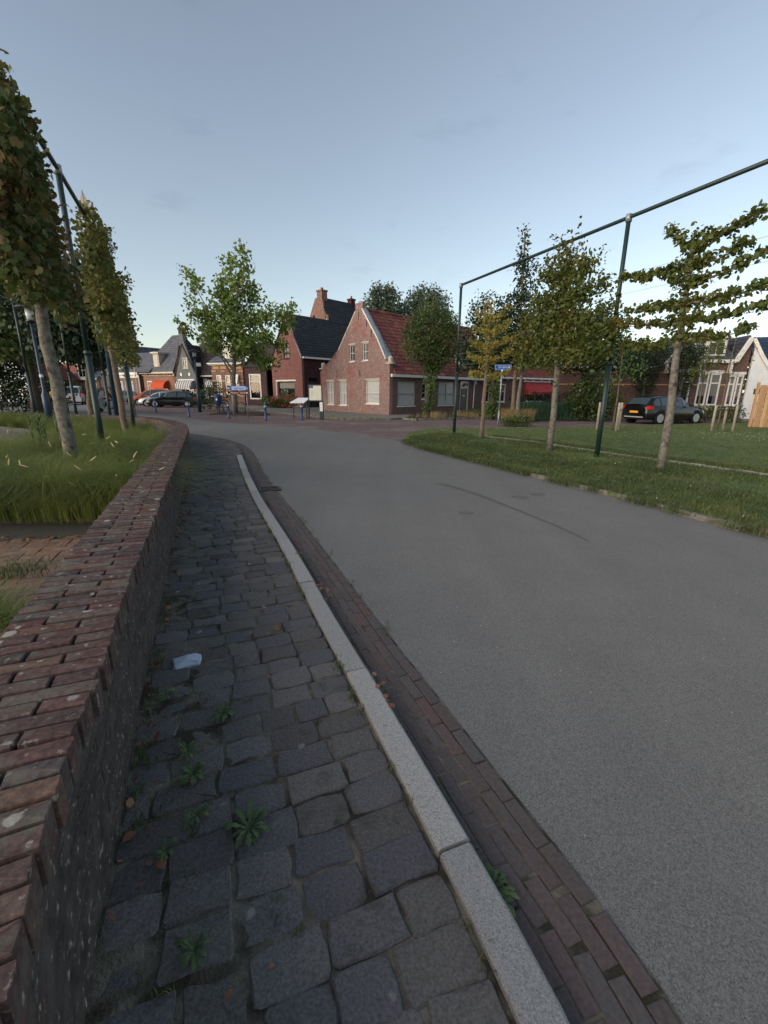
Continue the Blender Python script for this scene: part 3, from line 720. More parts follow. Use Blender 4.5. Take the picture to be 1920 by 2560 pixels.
# ---- the old brick house on the corner
C0 = (.30, 30.2); g = np.array([-.629, .777]); s_ = np.array([.703, .711])
H = root('old_brick_house', 'weathered old red brick corner house with red pantile roof and sheeted windows', 'house', (C0[0], C0[1], 0))
Tg = skew(g, s_); Ts = skew(s_, g)
gable = [(0, -.1), (8.75, -.1), (8.75, 3.15), (8.2, 3.45), (7.1, 3.95), (6.07, 4.62), (3.82, 7.02), (3.82, 7.5), (2.96, 7.5), (2.96, 7.02), (1.24, 4.98), (.35, 3.65), (0, 3.35)]
hl = [rect(6.85, 7.8, .6, 2.4), rect(5.05, 6.05, .6, 2.4), rect(1.1, 2.65, .78, 2.4), rect(3.95, 4.6, 3.7, 4.85), rect(2.33, 3.02, 3.7, 4.87)]
wall(H, Tg, gable, hl, 'brick_main', .3)
for i, (h, vx, hz, cu) in enumerate([(hl[0], (.5,), (.5,), 'curtain_or_reflection'), (hl[1], (.5,), (.5,), 'curtain_or_reflection'), (hl[2], (), (.45,), 'curtain_or_reflection'), (hl[3], (.5,), (.5,), None), (hl[4], (.5,), (.5,), 'net')]):
    window(H, Tg, h[0][0], h[1][0], h[0][1], h[2][1], 'white', .06, vx, hz, .10, cu, 'white', 'glass')
for h in hl: MB().box(h[0][0] - .08, h[1][0] + .08, -.025, .0, h[2][1] + .003, h[2][1] + .08, Tg).build('lintel', 'cream', H)
for x, z in ((6.45, 4.0), (4.9, 5.6), (3.4, 6.4), (1.95, 5.2), (3.3, 2.6), (6.3, 2.6), (2.5, 5.9)): MB().box(x, x + .04, -.03, 0.0, z, z + .5, Tg).build('wall_anchor', 'black', H)
# parapet trims
barge(H, Tg, [(6.07, 4.64), (3.82, 7.04)], .10, .34, 'cream', -.03)
barge(H, Tg, [(2.96, 7.10), (1.24, 5.06), (.35, 3.73)], .09, .03, 'white', -.06)
barge(H, Tg, [(8.2, 3.47), (7.1, 3.97), (6.07, 4.64)], .05, .34, 'brick_main', -.02)
mb = MB()
for (x0, z0), (x1, z1) in zip([(2.96, 7.04), (1.24, 5.0)], [(1.24, 5.0), (.35, 3.67)]):
    mb.prism([(x0, z0), (x1, z1), (x1, z1 + .07), (x0, z0 + .07)], -.03, .32, Tg)
mb.build('gable_coping', 'ltgrey', H)
# worn lead-grey boards lying over the tiles next to the gable
def BP(u, v, h): return (.32 + u, -.28 + v * 3.68 - h * .76, 2.74 + v * 4.34 + h * .64)
MB().add([Ts(BP(u, v, h)) for h in (.0, .13) for u, v in ((.0, .14), (.42, .14), (.42, 1.0), (.0, 1.0))], [(0, 1, 2, 3), (4, 5, 6, 7), (0, 4, 5, 1), (1, 5, 6, 2), (2, 6, 7, 3), (3, 7, 4, 0)]).build('flashing_board', 'flash', H)
for x, z in ((.0, 3.36), (8.45, 3.3)):   # carved shoulder stones
    mb = MB().box(x - .16, x + .38, -.05, .42, z, z + .10, Tg).lathe([(.15, .10), (.2, .18), (.16, .3), (.19, .38), (.13, .48), (.04, .52)], (x + .1, .18, z), 10, Tg); mb.build('shoulder_stone', 'cream', H, True)
# side wall, 19 m of it, with windows
zE = 2.72
sw = [rect(.8, 2.6, .66, 2.3), rect(5.25, 7.3, .64, 2.36), rect(8.05, 9.2, .02, 2.45), rect(3.35, 3.85, 1.1, 2.2), rect(11.6, 13.1, .8, 2.3)]
wall(H, comp(lambda p: (p[0], p[1] + .0, p[2]), Ts), rect(.31, 13.6, -.1, zE), sw, 'brick_side', .28)
window(H, Ts, .8, 2.6, .66, 2.3, 'grey_paint', .06, (), (.5,), .08, 'curtain_or_reflection', 'white')
window(H, Ts, 5.25, 7.3, .64, 2.36, 'grey_paint', .06, (.5,), (.5,), .08, 'curtain_or_reflection', 'white')
window(H, Ts, 3.35, 3.85, 1.1, 2.2, 'white', .05, (), (.4,), .08, None, 'white')
window(H, Ts, 11.6, 13.1, .8, 2.3, 'white', .06, (.5,), (.62,), .08, None, 'white')
door(H, Ts, 8.05, 9.2, .02, 2.45)
MB().box(.0, 13.7, -.30, -.12, zE - .16, zE + .02, Ts).build('gutter', 'white', H)
MB().tube([(9.9, -.12, zE - .1), (9.9, -.06, zE - .4), (9.9, -.06, .35)], .045, 8, Ts).build('downpipe', 'white', H)
MB().box(9.75, 10.05, -.2, -.02, zE - .5, zE - .16, Ts).build('hopper', 'ltgrey', H)
wall(H, comp(lambda p: (p[0], p[1] + 13.35, p[2]), Tg), [(0, -.1), (8.6, -.1), (8.6, 3), (3.4, 7.0), (0, 2.8)], [], 'brick_side', .25)
wall(H, comp(lambda p: (p[0], p[1] + 8.45, p[2]), Ts), rect(.31, 13.6, -.1, 2.9), [], 'brick_side', .28)
MB().box(.35, 13.3, .35, 8.4, .0, .06, Ts).build('floor', 'interior', H)
# roof: long slope with individual tiles next to the gable
def RP(u, v):   # along the ridge from the gable (m), up the slope 0..1
    return (.32 + u, -.28 + v * (3.4 + .28), zE + .02 + v * (7.08 - zE))
UL = 13.3; TI = 5.3
rf = MB().add([Ts(RP(0, 0)), Ts(RP(UL, 0)), Ts(RP(UL, 1)), Ts(RP(0, 1))] + [tuple(np.array(Ts(q)) - (0, 0, .16)) for q in (RP(0, 0), RP(UL, 0), RP(UL, 1), RP(0, 1))], [(0, 1, 2, 3), (7, 6, 5, 4), (0, 4, 5, 1), (1, 5, 6, 2), (2, 6, 7, 3), (3, 7, 4, 0)]).build('roof', 'tile_red', H)
V, F = tile_strips(Ts(RP(TI - .02, 0)), Ts(RP(UL, 0)), Ts(RP(UL, 1)), Ts(RP(TI - .02, 1)), .25, .33); stuff(rawmesh('tiles', V, F, 'tile_red', rf))
a, b, d = (Vector(Ts(q)) for q in (RP(0, 0), RP(1, 0), RP(0, 1)))
ux = (b - a).normalized(); sl_ = (d - a).length; vy = (d - a).normalized(); nz = ux.cross(vy).normalized()
nz = nz if nz.z > 0 else -nz
nrow = round(sl_ / .33); rh = sl_ / nrow; nco = 300 // nrow; tw = TI / nco
prof = [(0, 0), (.13, .028), (.28, .034), (.45, .018), (.62, .004), (.82, .0), (1.02, .006)]; tv = []; tf = []
for k, (x, z) in enumerate(prof): tv += [(x * tw, 0, .0), (x * tw, 0, z + .034), (x * tw, rh * 1.13, z + .006)]
for k in range(len(prof) - 1): tf += [(3 * k, 3 * k + 3, 3 * k + 4, 3 * k + 1), (3 * k + 1, 3 * k + 4, 3 * k + 5, 3 * k + 2)]
tme = proto('tile', 'tile_red', tv, tf)
Bm = Matrix(((ux.x, vy.x, nz.x, 0), (ux.y, vy.y, nz.y, 0), (ux.z, vy.z, nz.z, 0), (0, 0, 0, 1)))
for r_ in range(nrow):
    for c in range(nco):
        p = a + ux * (c * tw) + vy * (r_ * rh)
        lay('tile', tme, rf, Matrix.Translation(p) @ Bm @ Matrix.Rotation(random.uniform(-.02, .02), 4, 'Z') @ Matrix.Rotation(random.uniform(-.02, .015), 4, 'X'))
mb = MB(); a = Vector(Ts(RP(0, 1))); b = Vector(Ts(RP(UL, 1)))
for i in range(34):
    p, q = a.lerp(b, i / 34), a.lerp(b, (i + 1.06) / 34); mb.tube([p + Vector((0, 0, .01 + random.uniform(0, .015))), q + Vector((0, 0, .03))], [.13, .12], 8)
mb.build('ridge_tiles', 'tile_red', H)
roof_plane(H, Ts, (.32, 8.95, 2.95), (.32 + UL, 8.95, 2.95), (.32 + UL, 3.4, 7.08), (.32, 3.4, 7.08), 'tile_red')
# dormer above the door
mb = MB().box(8.0, 9.8, .35, 2.4, 2.75, 4.05, Ts).build('dormer', 'grey_paint', H)
window(mb, comp(lambda p: (p[0], p[1] + .22, p[2]), Ts), 8.1, 9.7, 2.95, 3.95, 'white', .07, (.5,), (), .1, None, None, 'darkglass')
MB().box(7.85, 9.95, .2, 2.5, 4.05, 4.15, Ts).build('dormer_roof', 'ltgrey', H)

I = ident
# ---- dark-roofed house behind on the left
CB = (-7.7, 42.6); g2 = np.array([-.72, .70]); s2 = np.array([.66, .75])
HB = root('plastered_brick_house', 'pinkish brick house with steep blue black tiled roof and tall rear gable with chimney', 'house', (*CB, 0))
Tb = skew(g2, s2); Tc = skew(s2, g2)
wall(HB, Tb, [(0, 0), (5.1, 0), (5.1, 4.6), (4.3, 5.6), (2.2, 8.55), (1.2, 7.05), (.45, 5.6), (0, 4.75)], [rect(1.3, 4.15, 1.1, 2.5), rect(1.95, 2.9, 4.6, 6.0)], 'brick_pink')
window(HB, Tb, 1.3, 4.15, 1.1, 2.5, 'brick_wine', .09, (), (), .12, 'net', 'brick_wine', 'glass', .55)
window(HB, Tb, 1.95, 2.9, 4.6, 6.0, 'brick_wine', .07, (.5,), (), .06, 'cream', 'brick_wine')  # painted cream sheet stands in for the warm sky reflected in these panes
MB().box(1.0, 4.4, -.06, .0, 2.52, 2.66, Tb).build('lintel', 'white', HB)
MB().box(4.3, 4.38, -.08, .0, 1.2, 2.52, Tb).build('blind_rail', 'white', HB)
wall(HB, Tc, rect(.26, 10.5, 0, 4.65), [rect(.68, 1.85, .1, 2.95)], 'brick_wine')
door(HB, Tc, .68, 1.85, .1, 2.95, 'dark_door', 'dark_door')
roof_plane(HB, Tc, (-.1, -.25, 4.7), (10.5, -.25, 4.7), (10.5, 2.2, 8.6), (-.1, 2.2, 8.6), 'tile_navy')
roof_plane(HB, Tc, (-.1, 5.3, 4.5), (5.3, 5.3, 4.5), (5.3, 2.2, 8.6), (-.1, 2.2, 8.6), 'tile_navy')
roof_plane(HB, Tc, (5.35, 2.0, 8.35), (10.5, 2.0, 8.35), (10.5, 3.6, 10.95), (5.35, 3.6, 10.95), 'tile_navy')
roof_plane(HB, Tc, (5.35, 7.2, 5.5), (10.5, 7.2, 5.5), (10.5, 3.6, 10.95), (5.35, 3.6, 10.95), 'tile_navy')
MB().box(-.05, 10.5, -.38, -.2, 4.52, 4.68, Tc).build('gutter', 'white', HB)
TT = comp(lambda p: (p[0], p[1] + 5.3, p[2]), Tb)
wall(HB, TT, [(.4, 0), (7.0, 0), (7.0, 6), (5.35, 9.2), (4.3, 10.9), (3.2, 10.9), (2.9, 9.6), (1.9, 7.95), (.4, 5.5)], [rect(4.4, 4.8, 8.5, 9.3), rect(2.3, 2.75, 8.4, 9.2)], 'brick_tan', .2)
window(HB, TT, 4.4, 4.8, 8.5, 9.3, 'brick_wine', .05, (), (), .05, None, None); window(HB, TT, 2.3, 2.75, 8.4, 9.2, 'brick_wine', .05, (), (), .05, 'curtain_or_reflection', None)
chimney(HB, TT, 3.15, 3.95, -.03, .7, 10.6, 11.6, 'brick_tan', False)
MB().box(3.42, 3.65, .2, .42, 11.6, 11.85, TT).build('chimney_pot', 'brick_orange', HB)
chimney(HB, Tc, 9.6, 10.2, 3.3, 3.9, 10.5, 11.4, 'brick_wine')
barge(HB, Tb, [(2.2, 8.68), (1.15, 7.0), (.4, 5.55), (-.1, 4.6)], .10, .1, 'grey_paint', -.1)
MB().box(.3, 10, .4, 5, .02, .06, Tc).build('floor', 'interior', HB)

# ---- plum brick house with white windows and stone bands
A, B = (-18.6, 49.2), (-12.3, 47.2); x, y, L = frame(A, B)
L_C = L - .3; HC = root('banded_brick_house', 'brown brick house with pale stone bands and white cornice behind the big tree', 'house', (*A, 0), math.atan2(x[1], x[0]))
f1 = 3.9
hc = [rect(.55, 1.15, 1.2, 3.2), rect(1.65, 2.25, 1.2, 3.2), rect(2.75, 3.35, 1.2, 3.2)]
wall(HC, I, rect(0, f1, 0, 4.3), hc, 'brick_tan')
for h in hc: window(HC, I, h[0][0], h[1][0], h[0][1], h[2][1], 'white', .1, (), (.62,), .06, 'net', 'white', 'glass', .6, .07)
MB().box(2.7, 3.4, -.45, -.42, 2.3, 3.25, lambda p: (p[0], p[1] + (3.2 - p[2]) * -.35 + .3, p[2])).build('sun_screen', 'white', HC)
for z in (1.0, 2.55, 3.55):
    xs = [0] + [v for h in hc for v in (h[0][0] - .01, h[1][0] + .01)] + [f1]
    for i in range(0, len(xs), 2):
        MB().box(xs[i], xs[i + 1], -.02, 0, z, z + .11).build('stone_band', 'band', HC)
for i in range(4): MB().box(.2 + i * .92, .95 + i * .92, -.02, 0, 3.83, 4.12).build('frieze_panel', 'band', HC)
MB().box(-.25, f1 + .15, -.35, .1, 4.3, 4.42).box(-.15, f1 + .1, -.2, .0, 4.2, 4.3).build('cornice', 'white', HC)
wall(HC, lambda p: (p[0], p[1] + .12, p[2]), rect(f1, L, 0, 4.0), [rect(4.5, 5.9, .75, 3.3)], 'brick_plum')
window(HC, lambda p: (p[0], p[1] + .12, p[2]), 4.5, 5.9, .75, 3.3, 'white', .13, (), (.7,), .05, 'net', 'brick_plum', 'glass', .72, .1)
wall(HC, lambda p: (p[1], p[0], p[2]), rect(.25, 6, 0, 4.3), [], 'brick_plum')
MB().box(0, L, .4, 6, .02, .06).build('floor', 'interior', HC)
roof_plane(HC, I, (-.2, -.25, 4.42), (f1 + .1, -.25, 4.42), (f1 - .4, 3.2, 7.2), (.8, 3.2, 7.2), 'tile_slate')
roof_plane(HC, I, (f1, 0, 4.0), (L, 0, 4.0), (L, 3.4, 6.6), (f1, 3.4, 6.6), 'tile_brown')
roof_plane(HC, I, (-.2, 6, 4.42), (-.2, -.25, 4.42), (.8, 3.2, 7.2), (.8, 3.2, 7.2), 'tile_slate')
d = MB().box(1.5, 2.6, .2, 2.5, 4.45, 6.3).build('dormer', 'white', HC); window(d, lambda p: (p[0], p[1] + .05, p[2]), 1.6, 2.5, 4.9, 6.1, 'white', .08, (.5,), (.6,), .05, None, None, 'darkglass')
MB().box(1.3, 2.8, .0, 2.6, 6.3, 6.45).build('dormer_roof', 'white', HC)

# ---- grey gabled house with striped awnings
A, B = (-24.0, 52.3), (-21.3, 51.6); x, y, L = frame(A, B)
HD = root('grey_gable_house', 'narrow grey rendered gable house with striped white awning and tall chimney', 'house', (*A, .05), math.atan2(x[1], x[0]))
wall(HD, I, [(0, 0), (L, 0), (L, 3.2), (1.75, 6.4), (1.6, 6.9), (1.1, 6.9), (1.0, 6.4), (0, 3.1)], [rect(1.2, 1.85, 3.95, 5.1), rect(.55, 2.35, .9, 2.45)], 'grey_render')
window(HD, I, 1.2, 1.85, 3.95, 5.1, 'cream', .08, (.5,), (), .04, 'curtain_or_reflection', 'cream')
window(HD, I, .55, 2.35, .9, 2.45, 'white', .1, (.33, .66), (), .06, None, 'white')
for cx in (.85, 1.95): MB().lathe([(.15, 0), (.15, .05)], (0, 0, 0), 12, lambda p, cx=cx: (cx + p[0], -p[2] * 1, 3.3 + p[1] * 1.3)).build('oval_plaque', 'white', HD)
awning(HD, I, .45, 2.45, 2.65, .95, .8, 'striped'); MB().box(.35, 2.55, -.06, 0, 2.65, 2.78).build('awning_box', 'white', HD)
MB().box(1.1, 1.6, -.02, .5, 6.9, 7.6).build('chimney', 'grey_render', HD)
SD = lambda p: (L - p[1], p[0], p[2])
wall(HD, SD, rect(.26, 6.5, 0, 3.2), [], 'blackrender')
wall(HD, lambda p: (p[0], p[1] + .9, p[2]), rect(L + .0, 4.9, 0, 3.15), [rect(3.9, 4.8, .9, 2.3)], 'blackrender')
window(HD, lambda p: (p[0], p[1] + .9, p[2]), 3.9, 4.8, .9, 2.3, 'white', .1, (), (), .06, None, 'white')
awning(HD, lambda p: (p[0], p[1] + .9, p[2]), 3.7, 5.2, 2.75, .8, .7, 'striped')
MB().box(L + .3, L + .8, .8, .9, .6, 2.9).build('shutter', 'grey_paint', HD)
roof_plane(HD, I, (L + .1, .7, 3.2), (5.2, .7, 3.2), (5.2, 3.2, 6.9), (1.4, 3.2, 6.9), 'tile_brown')
roof_plane(HD, I, (L + .1, -.05, 3.2), (L + .1, 6, 3.2), (1.35, 6, 6.6), (1.35, -.05, 6.6), 'tile_brown')
roof_plane(HD, I, (-.1, 6, 3.1), (-.1, -.05, 3.1), (1.35, -.05, 6.6), (1.35, 6, 6.6), 'tile_brown')
MB().box(L + .05, 5.3, .6, .72, 3.05, 3.2).build('gutter', 'white', HD)
barge(HD, I, [(1.0, 6.45), (-.05, 3.1)], .1, .08, 'brick_wine', -.08)

# ---- hip roofed house with orange awning
A, B = (-30.4, 57.5), (-25.3, 55.0); x, y, L = frame(A, B)
L_E = L - .3; HE = root('hip_roof_house', 'brick house with slate blue hip roof, pale dormer and orange awning', 'house', (*A, 0), math.atan2(x[1], x[0]))
he = [rect(.6, 1.5, .6, 2.7), rect(2.3, 4.4, .6, 2.5)]
wall(HE, I, rect(0, L, 0, 3.3), he, 'brick_orange')
window(HE, I, .6, 1.5, .6, 2.7, 'white', .1, (.5,), (.7,), .06, 'net', 'white', 'glass', .4); window(HE, I, 2.3, 4.4, .6, 2.5, 'cream', .1, (.33, .66), (), .06, None, 'cream')
awning(HE, I, 2.2, 4.6, 2.75, .95, .9, 'orange_striped')
MB().box(-.2, L + .2, -.35, .05, 3.55, 3.75).box(-.05, L + .05, -.06, 0, 3.3, 3.55).build('cornice', 'cream', HE)
for i in range(12): MB().box(.15 + i * .46, .25 + i * .46, -.28, -.06, 3.38, 3.55).build('bracket', 'brick_orange', HE)
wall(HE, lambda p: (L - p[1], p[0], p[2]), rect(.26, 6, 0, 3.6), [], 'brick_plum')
MB().box(0, L, .4, 6, .02, .06).build('floor', 'interior', HE)
roof_plane(HE, I, (-.2, -.3, 3.75), (L + .2, -.3, 3.75), (L - 1.5, 3.2, 8.3), (2.2, 3.2, 8.3), 'tile_slate')
roof_plane(HE, I, (L + .2, -.3, 3.75), (L + .2, 6.6, 3.75), (L - 1.5, 3.2, 8.3), (L - 1.5, 3.2, 8.3), 'tile_brown')
roof_plane(HE, I, (-.2, 6.6, 3.75), (-.2, -.3, 3.75), (2.2, 3.2, 8.3), (2.2, 3.2, 8.3), 'tile_slate')
chimney(HE, I, L - 2.0, L - 1.3, 2.9, 3.5, 7.6, 9.1, 'brick_plum')
d = MB().box(2.0, 3.0, .2, 2.6, 3.75, 5.9).build('dormer', 'cream', HE); MB().box(1.8, 3.2, .0, 2.8, 5.9, 6.1).build('dormer_roof', 'cream', HE)
MB().box(2.15, 2.85, .15, .2, 4.1, 5.7).build('shutter', 'cream', d)
MB().tube([(.3, -1.2, 0), (.2, -1.2, 6.6)], .05, 8).build('flagpole', 'galv', HE)

# ---- red brick house with white cornice and dark roof
A, B = (-36.2, 60.5), (-31.0, 57.6); x, y, L = frame(A, B)
L_F = L - .3; HF = root('white_cornice_house', 'red brick house with broad white cornice, shutters and dark roof with dormer', 'house', (*A, 0), math.atan2(x[1], x[0]))
hf = [rect(1.3, 2.1, .5, 2.7), rect(3.3, 4.3, .7, 2.7)]
wall(HF, I, rect(0, L, 0, 3.1), hf, 'brick_tan')
for h in hf: window(HF, I, h[0][0], h[1][0], h[0][1], h[2][1], 'white', .1, (.5,), (.7,), .06, 'net', 'white', 'glass', .5)
for a in (.9, 2.15, 2.9, 4.35): MB().box(a, a + .35, -.05, 0, .6, 2.7).build('shutter', 'grey_paint', HF)
MB().box(-.2, L + .1, -.3, .05, 3.45, 3.75).box(0, L, -.06, 0, 3.1, 3.45).build('cornice', 'white', HF)
wall(HF, lambda p: (L - p[1], p[0], p[2]), rect(.26, 6, 0, 3.5), [], 'brick_orange')
roof_plane(HF, I, (-.2, -.3, 3.75), (L + 2.6, -.3, 3.75), (L + 2.2, 3.2, 6.4), (.4, 3.2, 6.4), 'tile_slate')
d = MB().box(.6, 2.2, .3, 2.6, 3.75, 5.6).build('dormer', 'white', HF); window(d, lambda p: (p[0], p[1] + .15, p[2]), .8, 2.0, 4.1, 5.4, 'white', .08, (.5,), (), .05, None, None, 'darkglass')
MB().box(.3, 2.6, .0, 3.0, 5.6, 5.85).build('dormer_roof', 'white', HF)
MB().tube([(L + .1, -.1, 3.4), (L + .1, -.1, .2)], .06, 8).build('downpipe', 'white', HF)

# ---- grey brown gable house
A, B = (-41.2, 66.0), (-36.0, 63.0); x, y, L = frame(A, B)
HG = root('grey_brown_gable_house', 'plain grey brown gable house beyond the parked vehicles', 'house', (*A, 0), math.atan2(x[1], x[0]))
wall(HG, I, [(0, 0), (L + 1.5, 0), (L + 1.5, 3.6), (3.9, 7.6), (0, 3.1)], [rect(3.4, 4.1, 4.6, 6.0), rect(2.7, 3.7, .1, 2.4)], 'greybrown')
window(HG, I, 3.4, 4.1, 4.6, 6.0, 'white', .08, (.5,), (), .05, None, 'white'); door(HG, I, 2.7, 3.7, .1, 2.4, 'grey_paint')
barge(HG, I, [(3.9, 7.7), (-.3, 2.9)], .18, .1, 'grey_paint', -.1)
roof_plane(HG, I, (-.3, 8, 2.9), (-.3, -.1, 2.9), (3.9, -.1, 7.7), (3.9, 8, 7.7), 'tile_slate', amp=.01)
roof_plane(HG, I, (L + 1.8, -.1, 3.5), (L + 1.8, 8, 3.5), (3.9, 8, 7.7), (3.9, -.1, 7.7), 'tile_slate', amp=.01)
# ---- dormer house
A, B = (-47.6, 68.5), (-41.5, 66.2); x, y, L = frame(A, B)
HH = root('dormer_house', 'small red brick house with grey roof and tall white dormer window', 'house', (*A, 0), math.atan2(x[1], x[0]))
hh = [rect(4.0, 4.9, .9, 2.5), rect(5.3, 5.9, .9, 2.5)]
wall(HH, I, rect(0, L, 0, 3.0), hh, 'brick_tan')
for h in hh: window(HH, I, h[0][0], h[1][0], h[0][1], h[2][1], 'white', .1, (.5,), (), .06, None, 'white', 'darkglass')
MB().box(-.2, L + .1, -.3, .02, 3.0, 3.2).build('gutter', 'white', HH)
roof_plane(HH, I, (-.2, -.2, 3.2), (L, -.2, 3.2), (L, 3.5, 5.6), (1.6, 3.5, 5.6), 'tile_slate')
d = MB().box(2.6, 4.3, .0, 2.6, 3.3, 5.4).build('dormer', 'blackrender', HH); window(d, lambda p: (p[0], p[1] - .1, p[2]), 2.6, 4.3, 3.3, 5.4, 'white', .12, (.5,), (.5,), .05, None, None, 'darkglass')
# ---- far red roof and the white house on the far left
A, B = (-68, 84), (-53.5, 80); x, y, L = frame(A, B)
HI = root('red_roof_house', 'distant house with long plain red tiled roof behind trees', 'house', (*A, 0), math.atan2(x[1], x[0]))
wall(HI, I, rect(0, L, 0, 3.3), [rect(3, 5, 1, 2.4), rect(8, 10, 1, 2.4)], 'brick_tan')
for a in (3, 8): window(HI, I, a, a + 2, 1, 2.4, 'white', .12, (.5,), (), .05, None, 'white', 'darkglass')
roof_plane(HI, I, (-.3, -.3, 3.3), (L + .3, -.3, 3.3), (L - 1, 4, 6.3), (1, 4, 6.3), 'tile_red')
A, B = (-54, 62), (-46.5, 60); x, y, L = frame(A, B)
HJ = root('white_house', 'white walled house half hidden by the dark shrub at the far left', 'house', (*A, 0), math.atan2(x[1], x[0]))
wall(HJ, I, [(0, 0), (L, 0), (L, 3.0), (L / 2, 6.0), (0, 3.0)], [rect(2.5, 3.6, 1, 2.6), rect(5.0, 6.2, 1, 2.6)], 'white_render')
for a, b in ((2.5, 3.6), (5.0, 6.2)): window(HJ, I, a, b, 1, 2.6, 'grey_paint', .1, (.5,), (), .05, None, 'white', 'darkglass')
roof_plane(HJ, I, (-.3, 7, 2.9), (-.3, -.2, 2.9), (L / 2, -.2, 6.1), (L / 2, 7, 6.1), 'tile_red')
roof_plane(HJ, I, (L + .3, -.2, 2.9), (L + .3, 7, 2.9), (L / 2, 7, 6.1), (L / 2, -.2, 6.1), 'tile_red')

for rt_, T_, w0, w1, y_, z_ in ((HB, Tc, .3, 10, 2.8, 4.6), (HC, I, 0, L_C, 3.2, 4.2), (HD, I, .3, 4.8, 3.2, 3.1), (HE, I, .3, L_E, 3.4, 3.6), (HF, I, .3, L_F, 3.4, 3.5), (H, Ts, .4, 13.2, 4.5, 2.7)):
    MB().box(w0, w1, y_, y_ + .1, .06, z_, T_).build('partition', 'interior', rt_); MB().box(w0, w1, .3, y_, z_ - .1, z_ - .02, T_).build('ceiling', 'interior', rt_)
# ---- row of low red-roofed houses to the right
A = (9.0, 39.6); B = (18.6, 45.4); x, y, L = frame(A, B)
HR = root('low_row_house', 'low brown brick house with red pantile roof and red window awning', 'house', (*A, 0), math.atan2(x[1], x[0]))
hr = [rect(.6, 2.1, .8, 2.35), rect(4.9, 7.3, .8, 2.4), rect(8.9, 10.2, .3, 2.2)]
wall(HR, I, rect(.3, L, 0, 2.85), hr, 'brick_rowhouse')
for h, v in zip(hr, ((), (.5,), ())): window(HR, I, h[0][0], h[1][0], h[0][1], h[2][1], 'white', .08, v, (.6,) if not v else (), .06, None, 'white', 'glass')
awning(HR, I, 4.5, 7.9, 2.55, 1.1, .9, 'red_canvas', 'flat'); MB().box(4.3, 8.0, -.08, 0, 2.56, 2.68).build('awning_box', 'white', HR)
MB().box(.3, L + .1, -.3, -.12, 2.8, 2.95).build('gutter', 'white', HR)
for i in range(9): MB().box(1 + i * 1.1, 1.1 + i * 1.1, -.22, 0, 2.69, 2.8).build('bracket', 'white', HR)
roof_plane(HR, I, (.3, -.3, 2.95), (L + .2, -.3, 2.95), (L - 2, 3.0, 5.6), (.3, 3.0, 5.6), 'tile_red', amp=.035)
wall(HR, lambda p: (L - p[1], p[0], p[2]), [(.26, 0), (6, 0), (6, 3), (.26, 3)], [], 'brick_rowhouse')
MB().box(.4, L - .3, 3.2, 3.3, .06, 2.8).build('partition', 'interior', HR); MB().box(.4, L - .3, .3, 3.2, 2.7, 2.78).build('ceiling', 'interior', HR)
d = MB().box(5.4, 6.4, .9, 2.6, 3.6, 4.75).build('dormer', 'white', HR); MB().box(5.2, 6.6, .7, 2.8, 4.75, 4.87).build('dormer_roof', 'white', HR)
MB().box(0.4, L, .4, 6, .02, .06).build('floor', 'interior', HR)

# ---- banded brick villa on the right with two gables
A = (12.6, 32.4); B = (24.2, 30.76); x, y, L = frame(A, B)
HV = root('banded_villa', 'brown brick villa with white bargeboards, tall windows and sand coloured bands', 'house', (*A, 0), math.atan2(x[1], x[0]))
hv = [rect(7.1, 8.4, .9, 3.05), rect(8.85, 9.5, .85, 2.95), rect(9.58, 10.25, .85, 2.95), rect(10.75, 11.17, .85, 2.85), rect(11.22, 11.62, .85, 2.85), rect(1.2, 2.1, .8, 2.3)]
wall(HV, I, [(-.2, 0), (L, 0), (L, 4.6), (11.5, 5.05), (11.3, 5.05), (10.87, 3.75), (8.74, 3.75), (7.95, 5.35), (7.65, 5.35), (6.6, 3.75), (-.2, 3.3)], hv, 'brick_rowhouse')
for i, h in enumerate(hv): window(HV, I, h[0][0], h[1][0], h[0][1], h[2][1], 'white', .10, (.5,) if h[1][0] - h[0][0] > 1.2 else (), (.7,), .05, 'net' if 0 < i < 5 else None, 'white', 'glass', .3, .09)
for z in (.60, 2.18, 2.98):
    xs = [-.2] + sorted(v for h in hv if h[0][1] < z + .1 and h[2][1] > z for v in (h[0][0] - .02, h[1][0] + .02)) + [L]
    for i in range(0, len(xs), 2): MB().box(xs[i], xs[i + 1], -.02, 0, z, z + .07).build('stone_band', 'band', HV)
for h in hv[:5]: MB().box(h[0][0] - .08, h[1][0] + .08, -.05, -.022, h[2][1] + .003, h[2][1] + .2).build('lintel', 'white', HV)
barge(HV, I, [(7.8, 5.55), (8.85, 3.7)], .2, .3, 'white', -.32); barge(HV, I, [(7.8, 5.55), (6.5, 3.6)], .2, .3, 'white', -.32)
barge(HV, I, [(11.42, 5.2), (10.75, 3.75)], .2, .3, 'white', -.32)
MB().box(8.8, 10.85, -.3, .05, 3.62, 3.82).build('cornice', 'white', HV); MB().box(7.45, 8.15, -.34, .0, 5.4, 5.56).build('finial_board', 'white', HV)
MB().box(-.3, 6.0, -.3, .05, 3.3, 3.42).build('gutter', 'white', HV)
roof_plane(HV, I, (8.7, -.05, 3.85), (10.9, -.05, 3.85), (10.9, 2.6, 5.6), (8.7, 2.6, 5.6), 'tile_slate')
roof_plane(HV, I, (-.3, -.2, 3.43), (6.4, -.2, 3.43), (7.8, 2.0, 5.0), (1, 2.0, 5.0), 'tile_brown')
for a, b in ((7.8, 8.85), (7.8, 6.6), (11.42, 10.8), (11.42, 12.2)): roof_plane(HV, I, (b, -.05, 3.68), (b, 5, 3.68), (a, 5, 5.35), (a, -.05, 5.35), 'tile_slate')
